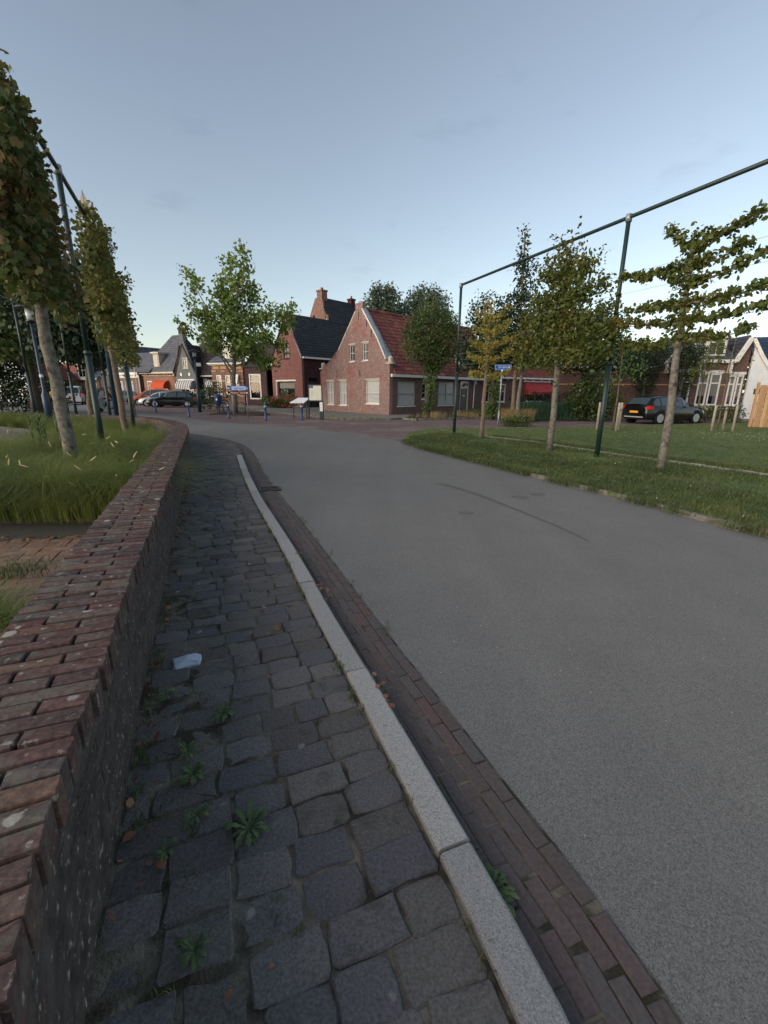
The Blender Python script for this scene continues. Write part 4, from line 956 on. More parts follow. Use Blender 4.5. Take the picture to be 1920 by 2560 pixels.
d = MB().box(9.0, 10.3, .2, 2.8, 3.9, 5.15).build('dormer', 'white', HV); window(d, lambda p: (p[0], p[1] + .1, p[2]), 9.1, 10.2, 4.1, 5.0, 'white', .08, (.5,), (), .05, None, None, 'darkglass')
MB().box(8.8, 10.5, .0, 3.0, 5.15, 5.28).build('dormer_roof', 'white', HV)
MB().box(.2, L, .4, 6, .02, .06).build('floor', 'interior', HV); MB().box(.2, L, 3.4, 3.5, .06, 3.6).build('partition', 'interior', HV); MB().box(.2, L, .3, 3.4, 3.3, 3.4).build('ceiling', 'interior', HV)
MB().tube([(5.4, -.06, 3.3), (5.4, -.06, .1)], .05, 8).build('downpipe', 'brick_wine', HV)
for xx in (6.6, 8.6, 10.5): MB().prism([(xx, 2.95), (xx + .1, 2.95), (xx + .1, 3.6), (xx, 3.6)], -.4, -.003).build('bracket', 'white', HV)

# ---- white gable house with blue roof, far right
A = (24.3, 30.6); B = (32.2, 27.7); x, y, L = frame(A, B)
HW = root('white_gable_house', 'white rendered house with deep blue tiled roof behind the plank fence', 'house', (*A, 0), math.atan2(x[1], x[0]))
wall(HW, I, [(0, 0), (9, 0), (9, 2.2), (1.95, 2.2), (1.2, 3.0), (.5, 4.0), (0, 4.9)], [rect(.35, 1.8, .1, 2.05)], 'white_render')
door(HW, I, .35, 1.0, .1, 2.05, 'white'); window(HW, I, 1.0, 1.8, .6, 2.05, 'white', .08, (), (), .06, None, None, 'darkglass')
barge(HW, I, [(-.1, 5.15), (.5, 4.12), (1.2, 3.12), (2.0, 2.3)], .2, .2, 'white', -.2)
roof_plane(HW, I, (2.0, .0, 2.3), (12, .0, 2.3), (12, 2.6, 5.45), (-.1, 2.6, 5.45), 'tile_blue')
#@@PART3
# ------------------------------------------------------------------ foliage helpers
LOBED = np.array([(0, 0, 0), (-.28, .12, .03), (-.5, .42, .08), (-.24, .5, .02), (-.3, .82, .05), (0, 1, .0), (.3, .82, .05), (.24, .5, .02), (.5, .42, .08), (.28, .12, .03)]) - (0, .1, 0)
LOBF = [(0, 1, 3), (1, 2, 3), (0, 3, 7), (3, 5, 7), (3, 4, 5), (5, 6, 7), (0, 7, 9), (7, 8, 9)]
OVAL = np.array([(0, 0, 0), (-.32, .35, .06), (-.26, .72, .05), (0, 1, -.03), (.26, .72, .05), (.32, .35, .06)])
OVF = [(0, 1, 5), (1, 2, 5), (2, 4, 5), (2, 3, 4)]
DIA = np.array([(0, 0, 0), (-.34, .5, .07), (0, 1, 0), (.34, .5, .07)]); DIF = [(0, 1, 3), (1, 2, 3)]
def leaf_cloud(name, pts, size, mat, parent, shape='dia', up=.25, var=.4, droop=0.0):
    P = np.asarray(pts, float); n = len(P)
    S, F = {'lob': (LOBED, LOBF), 'oval': (OVAL, OVF), 'dia': (DIA, DIF)}[shape]; F = np.array(F)
    nrm = rng.normal(size=(n, 3)); nrm[:, 2] += up; nrm /= np.linalg.norm(nrm, axis=1)[:, None]
    d = rng.normal(size=(n, 3)); d[:, 2] -= droop; d -= nrm * (d * nrm).sum(1)[:, None]; d /= np.linalg.norm(d, axis=1)[:, None]
    e = np.cross(d, nrm); sz = size * (1 + var * (rng.random(n) * 2 - 1))
    V = P[:, None, :] + sz[:, None, None] * (e[:, None, :] * S[None, :, 0, None] + d[:, None, :] * (S[None, :, 1, None] - .5) + nrm[:, None, :] * S[None, :, 2, None])
    FF = (F[None] + (np.arange(n) * len(S))[:, None, None]).reshape(-1, 3)
    return stuff(rawmesh(name, V.reshape(-1, 3), FF, mat, parent))
def blob_pts(blobs, dens, clump=.16, per=9, hollow=.55):
    """clumps of leaves on the outer shells of ellipsoids (x, y, z, rx, ry, rz)"""
    out = []
    for (x, y, z, a, b, c) in blobs:
        n = max(4, int(dens * (a * b * c) ** (2 / 3)))
        d = rng.normal(size=(n, 3)); d /= np.linalg.norm(d, axis=1)[:, None]; r = hollow + (1.08 - hollow) * rng.random(n) ** .7
        cc = np.array([x, y, z]) + d * r[:, None] * (a, b, c)
        k = rng.integers(max(2, per // 2), per + 1, n); cc = np.repeat(cc, k, axis=0); out.append(cc + rng.normal(size=cc.shape) * clump)
    return np.concatenate(out)
def limbs(name, paths, mat, parent, n=7, one=True):
    mb = MB()
    for pts, rs in paths:
        # gentle wobble
        q = []; rr = []
        for i in range(len(pts) - 1):
            a, b = Vector(pts[i]), Vector(pts[i + 1]); k = 3
            for j in range(k):
                t = j / k; q.append(a.lerp(b, t) + Vector([random.uniform(-1, 1) * rs[i] * .25 for _ in range(3)]) * (1 if (i or j) else 0)); rr.append(rs[i] + (rs[i + 1] - rs[i]) * t)
        q.append(Vector(pts[-1])); rr.append(rs[-1]); mb.tube(q, rr, n)
    return mb.build(name, mat, parent, True)

# ---- espalier trees of the right-hand row (arms run along the steel frame)
ROWR = np.array([2.64, -6.57]); ROWR /= np.linalg.norm(ROWR)
def arm_leaves(p, q, r0, n, out):
    p, q = np.array(p), np.array(q); t = rng.random(n); c = p + (q - p) * t[:, None]
    k = max(3, n // 11); cc = p + (q - p) * rng.random(k)[:, None] + rng.normal(size=(k, 3)) * r0 * .5; idx = rng.integers(0, k, n)
    mixm = rng.random(n) < .84; c[mixm] = cc[idx[mixm]] + rng.normal(size=(mixm.sum(), 3)) * r0 * .42; c[~mixm] += rng.normal(size=((~mixm).sum(), 3)) * r0 * .4
    c[:, 2] += abs(rng.normal(size=n)) * r0 * .35; out.append(c)
def espalier(label, base, top, arms, leaf, lsize, dens, bark, r=.085, arm_r=.12, lean=(0, 0), shape='oval', extra=None, up_r=.22):
    t = root('espalier_tree', label, 'tree', (base[0], base[1], base[2]), 0)
    tp = (lean[0], lean[1], top)
    limbs('trunk', [([(0, 0, 0), (lean[0] * .2, lean[1] * .2, top * .3), (lean[0] * .55, lean[1] * .55, top * .62), tp], [r * 1.15, r, r * .8, r * .3])], bark, t, 10)
    out = []; paths = []
    for (z, L0, L1, rise) in arms:
        f = z / top; c = np.array([lean[0] * f, lean[1] * f, z])
        for sgn, Lx in ((-1, L0), (1, L1)):
            if Lx < .1: continue
            e = c + np.array([ROWR[0] * sgn * Lx, ROWR[1] * sgn * Lx, rise * (1 if sgn < 0 else .7) + random.uniform(-.06, .06)])
            m_ = (c + e) / 2 + np.array([0, 0, -.05 + random.uniform(-.05, .05)])
            paths.append(([tuple(c), tuple(m_), tuple(e)], [.028, .018, .006])); arm_leaves(c + (e - c) * .06, m_, arm_r, int(dens * Lx * .5), out); arm_leaves(m_, e + (e - m_) * .1, arm_r, int(dens * Lx * .5), out)
    zt = arms[0][0]
    arm_leaves((lean[0] * zt / top, lean[1] * zt / top, zt), tp, up_r, int(dens * (top - zt) * 1.1), out)
    limbs('branches', paths, bark, t, 6)
    P = np.concatenate(out + ([extra] if extra is not None else []))
    leaf_cloud('crown', P, lsize, leaf, t, shape, .3)
    return t
espalier('open espalier tree with six bare-spaced arms nearest the road', (5.82, 9.14, .03), 4.4, [(2.6, 1.3, 1.2, .05), (2.9, 1.55, 1.5, .22), (3.24, 1.2, 1.5, .06), (3.55, .55, 1.35, .32), (3.92, 1.55, 1.0, .12), (4.2, .6, 1.55, .55)], 'lf_esp', .088, 330, 'bark', .075, .088, (-.08, .1), 'oval')
ex = blob_pts([(0, 0, 3.2, .35, .35, .9), (.25, -.7, 3.0, .3, .5, .55), (-.3, .8, 3.2, .3, .5, .6), (.3, -1.0, 2.6, .2, .5, .3), (-.4, 1.2, 2.7, .2, .5, .35), (.1, -.2, 4.2, .28, .4, .6), (-.1, .3, 4.5, .2, .25, .6)], 480, .12, 6)
espalier('densely leaved espalier tree between the two green poles', (4.6, 12.23, .03), 5.1, [(2.45, 1.6, 1.7, .1), (2.85, 1.5, 1.6, .15), (3.3, 1.4, 1.5, .2), (3.8, 1.1, 1.3, .25), (4.3, .8, 1.0, .3)], 'lf_esp', .088, 560, 'bark', .075, .2, (-.05, .1), 'oval', ex, .3)
espalier('thin espalier tree with yellowing leaves and crooked arms beside the corner pole', (3.35, 15.28, .03), 4.3, [(2.1, .9, 1.2, .1), (2.55, 1.1, 1.3, .25), (3.0, 1.1, 1.3, .3), (3.4, .9, 1.1, .3), (3.8, .7, .9, .35)], 'lf_yel', .075, 240, 'bark_b', .07, .1, (.05, .05), 'oval', None, .25)
# ---- espalier trees of the left-hand row, dense and browning
ROWL = np.array([-.385, .923])
def slab_pts(n, segs):
    """points in upright slabs along the left row: (s0, s1, z0, z1, thick, weight)"""
    out = []
    tot = sum(q[5] for q in segs)
    for s0, s1, z0, z1, th, wt in segs:
        k = int(n * wt / tot); nc_ = max(6, k // 16); s = s0 + (s1 - s0) * rng.random(nc_); z = z0 + (z1 - z0) * rng.random(nc_); y = rng.normal(size=nc_) * th
        idx = rng.integers(0, nc_, k); c = np.stack([s, y, z], 1)[idx] + rng.normal(size=(k, 3)) * (.16, .075, .14)
        out.append(c)
    c = np.concatenate(out); return np.stack([c[:, 0] * ROWL[0] + c[:, 1] * ROWL[1], c[:, 0] * ROWL[1] - c[:, 1] * ROWL[0], c[:, 2]], 1)
def row_tree(label, base, top, segs, n, leaf, ls, bark='bark', r=.13, arms=True):
    t = root('espalier_tree', label, 'tree', base)
    limbs('trunk', [([(0, 0, 0), (-.03, .02, 1.2), (-.05, 0, 2.6), (0, 0, top)], [r * 1.15, r, r * .85, r * .3])], bark, t, 12)
    ps = []
    for s0, s1, z0, z1, th, wt in segs:
        e = s1 if abs(s1) > abs(s0) else s0; zm = (z0 + z1) / 2
        ps.append(([(0, 0, max(2.3, zm - .3)), (ROWL[0] * e * .5, ROWL[1] * e * .5, zm - .1), (ROWL[0] * e * .95, ROWL[1] * e * .95, zm)], [.04, .03, .01]))
    limbs('branches', ps, bark, t, 6); leaf_cloud('crown', slab_pts(n, segs), ls, leaf, t, 'lob', .2)
row_tree('big espalier tree with dense reddish green crown nearest the brick wall', (-4.9, 6.83, .1), 5.3,
         [(-1.2, 0, 2.75, 3.5, .12, 1.2), (0, 1.6, 2.75, 3.4, .08, 1.4), (-1.2, .2, 3.4, 4.3, .11, 1.4), (0, 1.25, 3.4, 4.2, .07, 1.2), (-1.0, .2, 4.2, 4.85, .10, 1.1), (0, .95, 4.2, 5.0, .06, .9), (-.4, .7, 4.9, 5.25, .06, .4), (-1.7, -.8, 2.9, 3.9, .12, .6)], 6800, 'lf_near', .098, 'bark', .088)
row_tree('browning espalier tree with narrow crown behind the tall green pole', (-7.16, 12.24, .1), 5.9,
         [(-1.0, 0, 2.7, 3.6, .14, 1.2), (0, 1.5, 2.6, 3.6, .14, 1.3), (-1.3, 1.3, 3.5, 4.4, .13, 2.4), (-1.6, 1.1, 4.3, 4.95, .12, 1.6), (-1.4, -.7, 4.9, 5.3, .09, .3), (.1, .8, 4.9, 5.5, .09, .5)], 5600, 'lf_near2', .088, 'bark_b', .08)
row_tree('farther espalier tree at the end of the planted row', (-8.85, 15.8, .1), 5.4,
         [(-1.3, 0, 2.4, 3.4, .17, 1.2), (0, 1.6, 2.3, 3.4, .17, 1.2), (-1.3, 1.5, 3.3, 4.3, .15, 2), (-1.2, 1.2, 4.2, 5.1, .13, 1.2)], 3000, 'lf_near2', .09, 'bark', .075)

# ---- free standing trees
def crown_tree(name, label, base, trunk, brs, blobs, dens, ls, leaf, bark='bark_d', shape='dia', clump=.2, per=8, tr=.16, hollow=.5, group=None, cat='tree'):
    t = root(name, label, cat, base, 0, group)
    pts = [(0, 0, 0)] + trunk; n = len(pts); limbs('trunk', [(pts, [tr * (1.15 - .8 * i / (n - 1)) for i in range(n)])], bark, t, 9)
    if brs: limbs('branches', [(b, [tr * .45, tr * .28, tr * .08][:len(b)] if len(b) == 3 else [tr * .4, tr * .1]) for b in brs], bark, t, 6)
    leaf_cloud('crown', blob_pts(blobs, dens, clump, per, hollow), ls, leaf, t, shape, .4); return t
def P33(px, py, r, dy=0):   # a spot of the plane tree's crown, metres relative to its foot (picked off its silhouette)
    return None
pl = [(1.18, 10.36, 0.42), (1.48, 10.73, 0.3), (0.45, 9.75, 0.54), (1.44, 9.64, 0.48), (-0.03, 8.89, 0.75), (1.05, 8.77, 0.75), (-2.45, 9.32, 0.36), (-1.95, 8.88, 0.39), (-1.48, 8.13, 0.6), (-0.26, 7.89, 0.9), (1.26, 7.9, 0.9), (1.84, 8.36, 0.42), (-2.39, 7.37, 0.36), (-1.91, 6.61, 0.66), (-0.66, 6.62, 1.06), (0.88, 6.63, 1.06), (2.12, 6.51, 0.84),
      (3.26, 6.77, 0.72), (4.1, 6.9, 0.48), (4.74, 7.04, 0.27), (3.63, 6.07, 0.66), (-3.31, 6.08, 0.3), (-2.87, 5.56, 0.42), (-1.91, 5.31, 0.72), (-0.66, 5.05, 1.06), (1.03, 5.06, 1.06), (2.6, 5.2, 0.84), (3.42, 4.81, 0.6), (4.21, 6.39, 0.42), (-0.88, 4.25, 0.54), (1.81, 4.0, 0.84), (2.92, 3.6, 0.54), (0.69, 4.26, 0.66), (0.25, 7.39, 0.75), (0.53, 5.85, 1.06), (-1.14, 5.97, 0.75), (1.42, 4.53, 0.75), (2.19, 3.32, 0.36)]
blobs = [(x, random.uniform(-1, 1) * min(1.6, 1.1) * (1 if r > .5 else .4), z, r * 1.05, r * 1.2, r * .75) for x, z, r in pl]
crown_tree('plane_tree', 'tall bright green tree with ragged crown by the blue direction sign', (-11.0, 33, .05), [(.05, 0, 1.4), (.1, 0, 2.6), (.35, 0, 5), (.7, 0, 7.5), (1.2, 0, 9.9)],
           [[(.1, 0, 2.4), (-.7, .2, 3.8), (-2.8, .3, 5.6)], [(.2, 0, 3.6), (1.6, -.2, 4.9), (3.8, 0, 6.6)], [(.3, 0, 4.6), (-.9, -.4, 6.4), (-2.4, -.2, 9.1)], [(.35, 0, 5), (1.6, .3, 6.0), (4.2, .2, 6.7)], [(.15, 0, 2.9), (-.9, 0, 4.4), (-3.2, 0, 6.0)], [(.2, 0, 3.2), (1.5, 0, 3.7), (2.9, 0, 3.6)], [(.6, 0, 6.6), (-.3, .3, 7.6), (-1.6, .2, 8.3)], [(.8, 0, 7.8), (1.3, 0, 8.3), (1.8, 0, 8.5)]],
           blobs, 66, .2, 'lf_plane', 'bark', 'lob', .2, 9, .17, .2)
crown_tree('round_tree', 'round dark green tree with ivy clad trunk before the red brick house', (2.72, 28.6, .05), [(.05, 0, 1.6), (.1, 0, 3), (.1, 0, 5)], [[(.1, 0, 2.6), (-.6, 0, 3.6), (-1.3, 0, 4.6)], [(.1, 0, 2.6), (.7, 0, 3.6), (1.4, 0, 4.6)]],
           [(.1, 0, 5.2, 1.3, 1.3, 1.4), (-.7, 0, 4.5, 1.0, 1.1, 1.1), (.9, 0, 4.6, 1.05, 1.1, 1.2), (.15, 0, 3.9, 1.4, 1.2, .9), (.1, 0, 6.1, .7, .7, .6), (-.9, 0, 5.3, .7, .8, .7), (1.15, .1, 5.4, .6, .7, .7), (.3, 0, 3.1, .7, .6, .4)], 260, .12, 'lf_mid', 'bark_d', 'dia', .16, 8, .2)
t = root('ivy', 'green ivy climbing the trunk of the round tree', 'climbing plant', (2.72, 28.6, .05))
leaf_cloud('ivy_leaves', blob_pts([(.05, -.05, 2.5, .4, .3, .7), (.15, -.1, 1.4, .3, .28, .9), (-.1, -.1, .5, .25, .25, .5), (.25, -.1, 3.1, .5, .4, .4)], 420, .08, 6), .12, 'lf_ivy', t, 'oval')
crown_tree('spire_tree', 'dark tree with one tall thin leader rising over the green steel rail', (7.4, 26, .05), [(0, 0, 2), (0, 0, 5), (-.1, 0, 9.6)], None,
           [(-.05, 0, 9.6, .16, .16, .55), (-.1, 0, 8.7, .25, .25, .55), (.15, 0, 8.0, .5, .3, .45), (-.3, 0, 8.2, .35, .2, .3), (0, 0, 7.0, .6, .5, .8), (.1, 0, 6.0, 1.0, .9, .8), (-.5, 0, 5.0, 1.2, 1, 1.0), (.7, 0, 5.0, 1.1, 1, .9), (0, 0, 4.0, 1.3, 1, .8), (-1.2, 0, 4.0, .9, .9, .8), (1.4, 0, 3.8, .9, .9, .7)], 190, .16, 'lf_dark', 'bark_b', 'dia', .15, 8, .12)
crown_tree('garden_tree', 'dark leafy tree behind the yellowing espalier with trunk wrapped in ivy', (6.5, 27.2, .05), [(0, 0, 1.6), (-.1, 0, 3), (-.2, 0, 5)], None,
           [(-.6, 0, 5.8, 1.1, 1, 1.1), (.1, 0, 4.8, 1.2, 1, 1.1), (-1.2, 0, 4.4, 1.0, 1, 1.0), (-.4, 0, 3.6, 1.4, 1.1, .9), (.6, .2, 3.6, .9, .9, .8), (-1.6, 0, 3.3, .8, .8, .6)], 230, .15, 'lf_dark', 'bark_d', 'dia', .15, 8, .17)
t = root('ivy', 'green ivy on the thin garden trunk left of the street name sign', 'climbing plant', (6.5, 27.2, .05))
leaf_cloud('ivy_leaves', blob_pts([(0, -.05, 2.2, .35, .3, .8), (.05, -.1, 1.1, .3, .28, .8), (-.1, -.1, .4, .4, .3, .4)], 420, .08, 6), .12, 'lf_ivy', t, 'oval')
crown_tree('street_tree', 'slim tree with bare grey trunk behind the dense espalier', (7.55, 25.4, .05), [(.0, 0, 1.5), (.0, 0, 2.6), (-.1, 0, 4)], None, [(0, 0, 3.2, .5, .5, .6), (.5, 0, 3.9, .9, .8, .9), (1.3, 0, 4.4, .9, .8, 1.0), (2.0, 0, 3.4, .9, .8, .8), (1.6, .4, 5.4, .8, .7, .8)], 200, .14, 'lf_esp', 'bark', 'dia', .15, 8, .12)
crown_tree('street_tree', 'broad dark tree with heavy trunk beside the clipped shrub', (12.3, 27.6, .05), [(.0, 0, 1.5), (.1, 0, 3), (0, 0, 5)], None, [(0, 0, 4.4, 1.4, 1.2, 1.2), (-1.4, 0, 3.7, 1.2, 1.1, .9), (1.4, 0, 3.8, 1.2, 1.1, 1.0), (-.5, 0, 5.4, 1.1, 1, .9), (1.0, 0, 5.2, .9, .9, .8), (-2.3, 0, 4.5, .9, .9, .8), (.2, 0, 3.1, .9, .8, .6), (2.4, 0, 3.2, .7, .8, .6)], 190, .16, 'lf_dark', 'bark_d', 'dia', .17, 8, .25)
for i, (x, lab) in enumerate(((17.2, 'left of two before the villa'), (19.6, 'right of two before the villa'))):
    crown_tree('cone_tree', 'dark evergreen tree narrowing downward, ' + lab, (x, 30.2, .05), [(0, 0, 1), (0, 0, 2.6), (0, 0, 4)], None, [(0, 0, 4.0, 1.15, .9, .7), (0, 0, 3.2, .95, .8, .8), (.0, 0, 2.3, .7, .6, .7), (.0, 0, 1.6, .4, .4, .5), (-.5, 0, 4.4, .6, .6, .4), (.6, 0, 4.3, .6, .6, .4)], 300, .11, 'lf_dark', 'bark', 'dia', .12, 8, .13, group='dark trees before the banded villa')
# young staked trees
def young(label, base, h, blobs, leaf, dens=110, ls=.11, tr=.035):
    return crown_tree('young_tree', label, base, [(.02, 0, h * .35), (-.02, 0, h * .7), (.05, 0, h)], [[(0, 0, h * .45), (.3, .1, h * .6), (.55, .1, h * .78)], [(0, 0, h * .5), (-.3, -.1, h * .62), (-.5, 0, h * .7)]], blobs, dens, ls, leaf, 'bark_b', 'oval', .12, 6, tr)
young('young tree with sparse bright leaves between its pale wooden stakes', (9.95, 19.4, .03), 4.2, [(-.1, 0, 2.5, .5, .4, .5), (.3, 0, 2.9, .6, .4, .5), (.6, 0, 2.3, .4, .3, .3), (-.4, 0, 2.1, .35, .3, .25), (0, 0, 3.6, .25, .2, .5)], 'lf_ivy')
young('nearly bare young tree with curved twigs staked at the lawn edge', (15.4, 20.6, .03), 4.1, [(0, 0, 2.9, .7, .5, .6), (.4, 0, 2.4, .6, .4, .3), (-.4, 0, 3.3, .4, .3, .4), (.5, 0, 3.3, .4, .3, .4)], 'lf_near2', 75, .06)
young('young tree with drooping leaves before the villa windows', (17.8, 25.6, .03), 4.8, [(-.1, 0, 2.9, .45, .4, .6), (.3, 0, 3.6, .5, .4, .6), (.5, 0, 4.3, .4, .4, .5), (-.4, 0, 2.4, .3, .3, .3)], 'lf_esp', 170, .12, .05)
# trees far behind the roofs
for i, (x, y, lab, bl) in enumerate([(-.3, 56, 'airy tall tree rising behind the red roof ridge', [(0, 0, 12, 1.6, 1.5, 1.3), (-1.3, 0, 11, 1.3, 1.2, 1.3), (1.3, 0, 11.2, 1.3, 1.2, 1.4), (0, 0, 10, 2.0, 1.6, 1.2), (-2.3, 0, 10, .9, .9, 1.2), (2.2, 0, 10, 1.1, 1, 1.0), (.7, 0, 12.9, .8, .8, .7), (-.8, 0, 12.8, .6, .6, .8), (0, 0, 8.4, 2.2, 1.6, 1.2)]),
                               (4.7, 56, 'broad tall tree above the round tree, behind the roofs', [(0, 0, 12.3, 1.7, 1.5, 1.2), (-1.5, 0, 11.5, 1.0, 1.2, 1.1), (1.5, 0, 11.5, 1.3, 1.2, 1.2), (0, 0, 10.6, 2.1, 1.6, 1.2), (2.2, 0, 10.2, 1.0, 1, 1.0), (-1.9, 0, 9.8, 1.1, 1, 1.0), (0, 0, 9, 2.4, 1.6, 1.2)])]):
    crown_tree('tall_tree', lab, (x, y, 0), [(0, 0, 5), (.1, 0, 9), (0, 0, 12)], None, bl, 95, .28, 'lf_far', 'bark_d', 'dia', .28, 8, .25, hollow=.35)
# left background trees
crown_tree('park_tree', 'dark round headed tree behind the tall green pole across the street', (-14.6, 22.2, 0), [(.1, 0, 1.5), (.2, 0, 2.6), (.4, 0, 4.5)], None, [(.3, 0, 4.0, 1.7, 1.5, 1.1), (-.9, 0, 4.4, 1.2, 1.2, 1.1), (1.3, 0, 4.2, 1.2, 1.2, 1.1), (.2, 0, 5.5, 1.5, 1.3, 1.1), (1.2, 0, 5.4, 1.0, 1.0, .9), (-1.0, 0, 5.8, 1.1, 1, 1.0), (.4, 0, 6.6, 1.0, .9, .8), (.8, 0, 3.2, 1.3, 1, .5)], 170, .2, 'lf_dark', 'bark_b', 'lob', .2, 8, .13)
crown_tree('park_tree', 'broad leafy tree with brown trunk beside the blue lamp post', (-22.0, 28.5, 0), [(0, 0, 2.0), (.1, 0, 4), (0, 0, 6)], None, [(0, 0, 5.5, 2.2, 2, 1.6), (-2, 0, 5, 1.8, 1.6, 1.6), (2, 0, 5.4, 1.8, 1.6, 1.5), (0, 0, 7.2, 1.9, 1.8, 1.5), (-1.8, 0, 7.2, 1.5, 1.5, 1.3), (1.9, 0, 7.3, 1.4, 1.4, 1.2), (0, 0, 8.8, 1.3, 1.3, 1.0), (-3.2, 0, 6.4, 1.2, 1.2, 1.4), (0, 0, 4.1, 2.0, 1.5, .8)], 75, .28, 'lf_mid', 'bark_d', 'lob', .28, 8, .3, group='leafy trees behind the plaza')
crown_tree('park_tree', 'broad leafy tree at the far left edge of the photo', (-27.5, 31, 0), [(0, 0, 2.0), (.1, 0, 4), (0, 0, 6)], None, [(0, 0, 5.2, 2.4, 2, 1.6), (-2, 0, 5, 1.8, 1.6, 1.6), (2, 0, 5.4, 1.8, 1.6, 1.5), (0, 0, 7.2, 2.1, 1.8, 1.5), (-1.8, 0, 7.8, 1.7, 1.5, 1.5), (1.9, 0, 7.3, 1.4, 1.4, 1.2), (0, 0, 9.0, 1.5, 1.3, 1.2), (0, 0, 3.8, 2.2, 1.5, .8)], 75, .28, 'lf_mid', 'bark_d', 'lob', .28, 8, .3, group='leafy trees behind the plaza')
crown_tree('park_tree', 'slimmer tree with dark trunk close behind the lamp post', (-19.3, 27, 0), [(0, 0, 2.0), (.1, 0, 3.4), (0, 0, 5)], None, [(0, 0, 4.6, 1.6, 1.5, 1.2), (-.6, 0, 5.8, 1.5, 1.5, 1.2), (.8, 0, 6.2, 1.4, 1.4, 1.2), (0, 0, 7.6, 1.1, 1.1, 1.0), (1.4, 0, 4.6, 1.0, 1.0, .8)], 85, .26, 'lf_dark', 'bark_d', 'lob', .24, 8, .22)
def shrub(name, label, base, blobs, dens, ls, leaf, shape='dia', clump=.08, per=7, cat='shrub', up=.5):
    t = root(name, label, cat, base); leaf_cloud('foliage', blob_pts(blobs, dens, clump, per, .45), ls, leaf, t, shape, up)
    st = MB(); r = random.Random(len(label))
    for (x, y, z, a, b, c) in blobs[:3]:
        for k in range(3): st.tube([(x * .6, y * .6, 0), (x + r.uniform(-a, a) * .4, y + r.uniform(-b, b) * .4, z + c * .5)], [.018, .006], 5)
    st.build('stems', 'bark_d', t); return t
shrub('bush', 'tall dark bush in front of the white house at the far left', (-24.5, 31.5, 0), [(0, 0, 1.4, 2.2, 1.2, 1.5), (-2, 0, 1.8, 1.8, 1.2, 1.7), (-1.5, 0, 3.2, 1.4, 1, 1.0), (1.2, 0, 1.0, 1.2, 1, 1.0), (-3.5, 0, 2, 1.5, 1.2, 2)], 110, .2, 'lf_dark', 'dia', .2, 8)
shrub('flowering_bush', 'clipped low bush with tiny white flowers beside the street name sign', (6.5, 21.9, .03), [(0, 0, .22, .75, .5, .34), (-.35, 0, .2, .5, .4, .25), (.4, 0, .22, .42, .4, .28)], 900, .06, 'lf_mid', 'oval', .05, 7)
t = bpy.data.objects['flowering_bush']; leaf_cloud('flowers', blob_pts([(.35, -.1, .3, .4, .4, .3), (0, -.1, .45, .5, .3, .15)], 130, .03, 2), .035, 'flower_white', t, 'dia', 1)
shrub('hydrangea', 'red flowering hydrangea bush in front of the pinkish house', (-9.6, 41.3, .05), [(-.9, 0, .5, .9, .6, .6), (.7, 0, .65, 1.0, .6, .75), (0, 0, .4, .9, .6, .5)], 300, .14, 'lf_ivy', 'oval', .1, 7)
hyd = [o for o in scn.objects if o.name.startswith('hydrangea')][0]
leaf_cloud('flower_heads', blob_pts([(.7, -.25, .75, .95, .5, .62), (-.5, -.2, .7, .5, .4, .3)], 110, .06, 12, .85), .11, 'flower_red', hyd, 'dia', 1)
shrub('bush', 'loose grey green bush left of the big tree by the blue bin', (-14.6, 37.5, .05), [(0, 0, 1.0, 1.1, .8, .9), (1.0, 0, 1.1, .9, .8, .9), (-.9, 0, .7, .7, .6, .6), (.5, 0, 1.8, .7, .6, .5)], 140, .14, 'lf_mid', 'dia', .16, 6)
shrub('hedge', 'dark clipped hedge under the red awning', (10.2, 29.6, .05), [(x, 0, .85, .55, .5, .9) for x in np.arange(-1.6, 2.2, .6)], 330, .09, 'lf_dark', 'dia', .06, 7, 'hedge')
shrub('shrub', 'large leafy green shrub at the corner beyond the lawn', (12.1, 26.6, .05), [(0, 0, .9, 1.0, .8, .9), (-.6, 0, 1.5, .8, .7, .8), (.7, 0, 1.3, .8, .7, .9), (0, 0, 2.2, .7, .6, .6), (1.5, .3, .8, .8, .7, .8)], 280, .13, 'lf_mid', 'oval', .12, 7)
shrub('hedge', 'low green hedge between the black car and the staked trees', (18.6, 25.6, .05), [(x, 0, .45, .6, .5, .5) for x in np.arange(-1.6, 1.8, .6)], 360, .09, 'lf_mid', 'dia', .06, 7, 'hedge')
shrub('hedge', 'dark square hedge behind the white van across the street', (-38.5, 61, .05), [(x, 0, .9, .9, .7, .95) for x in np.arange(-2.8, 3.2, .9)], 150, .16, 'lf_dark', 'dia', .1, 7, 'hedge')
shrub('bush', 'rounded green bush beside the dormer house gable', (-44.5, 65, .05), [(0, 0, 1.3, 1.7, 1, 1.5), (-1.5, 0, 1.8, 1.5, 1, 1.8)], 110, .22, 'lf_mid', 'dia', .16, 7)

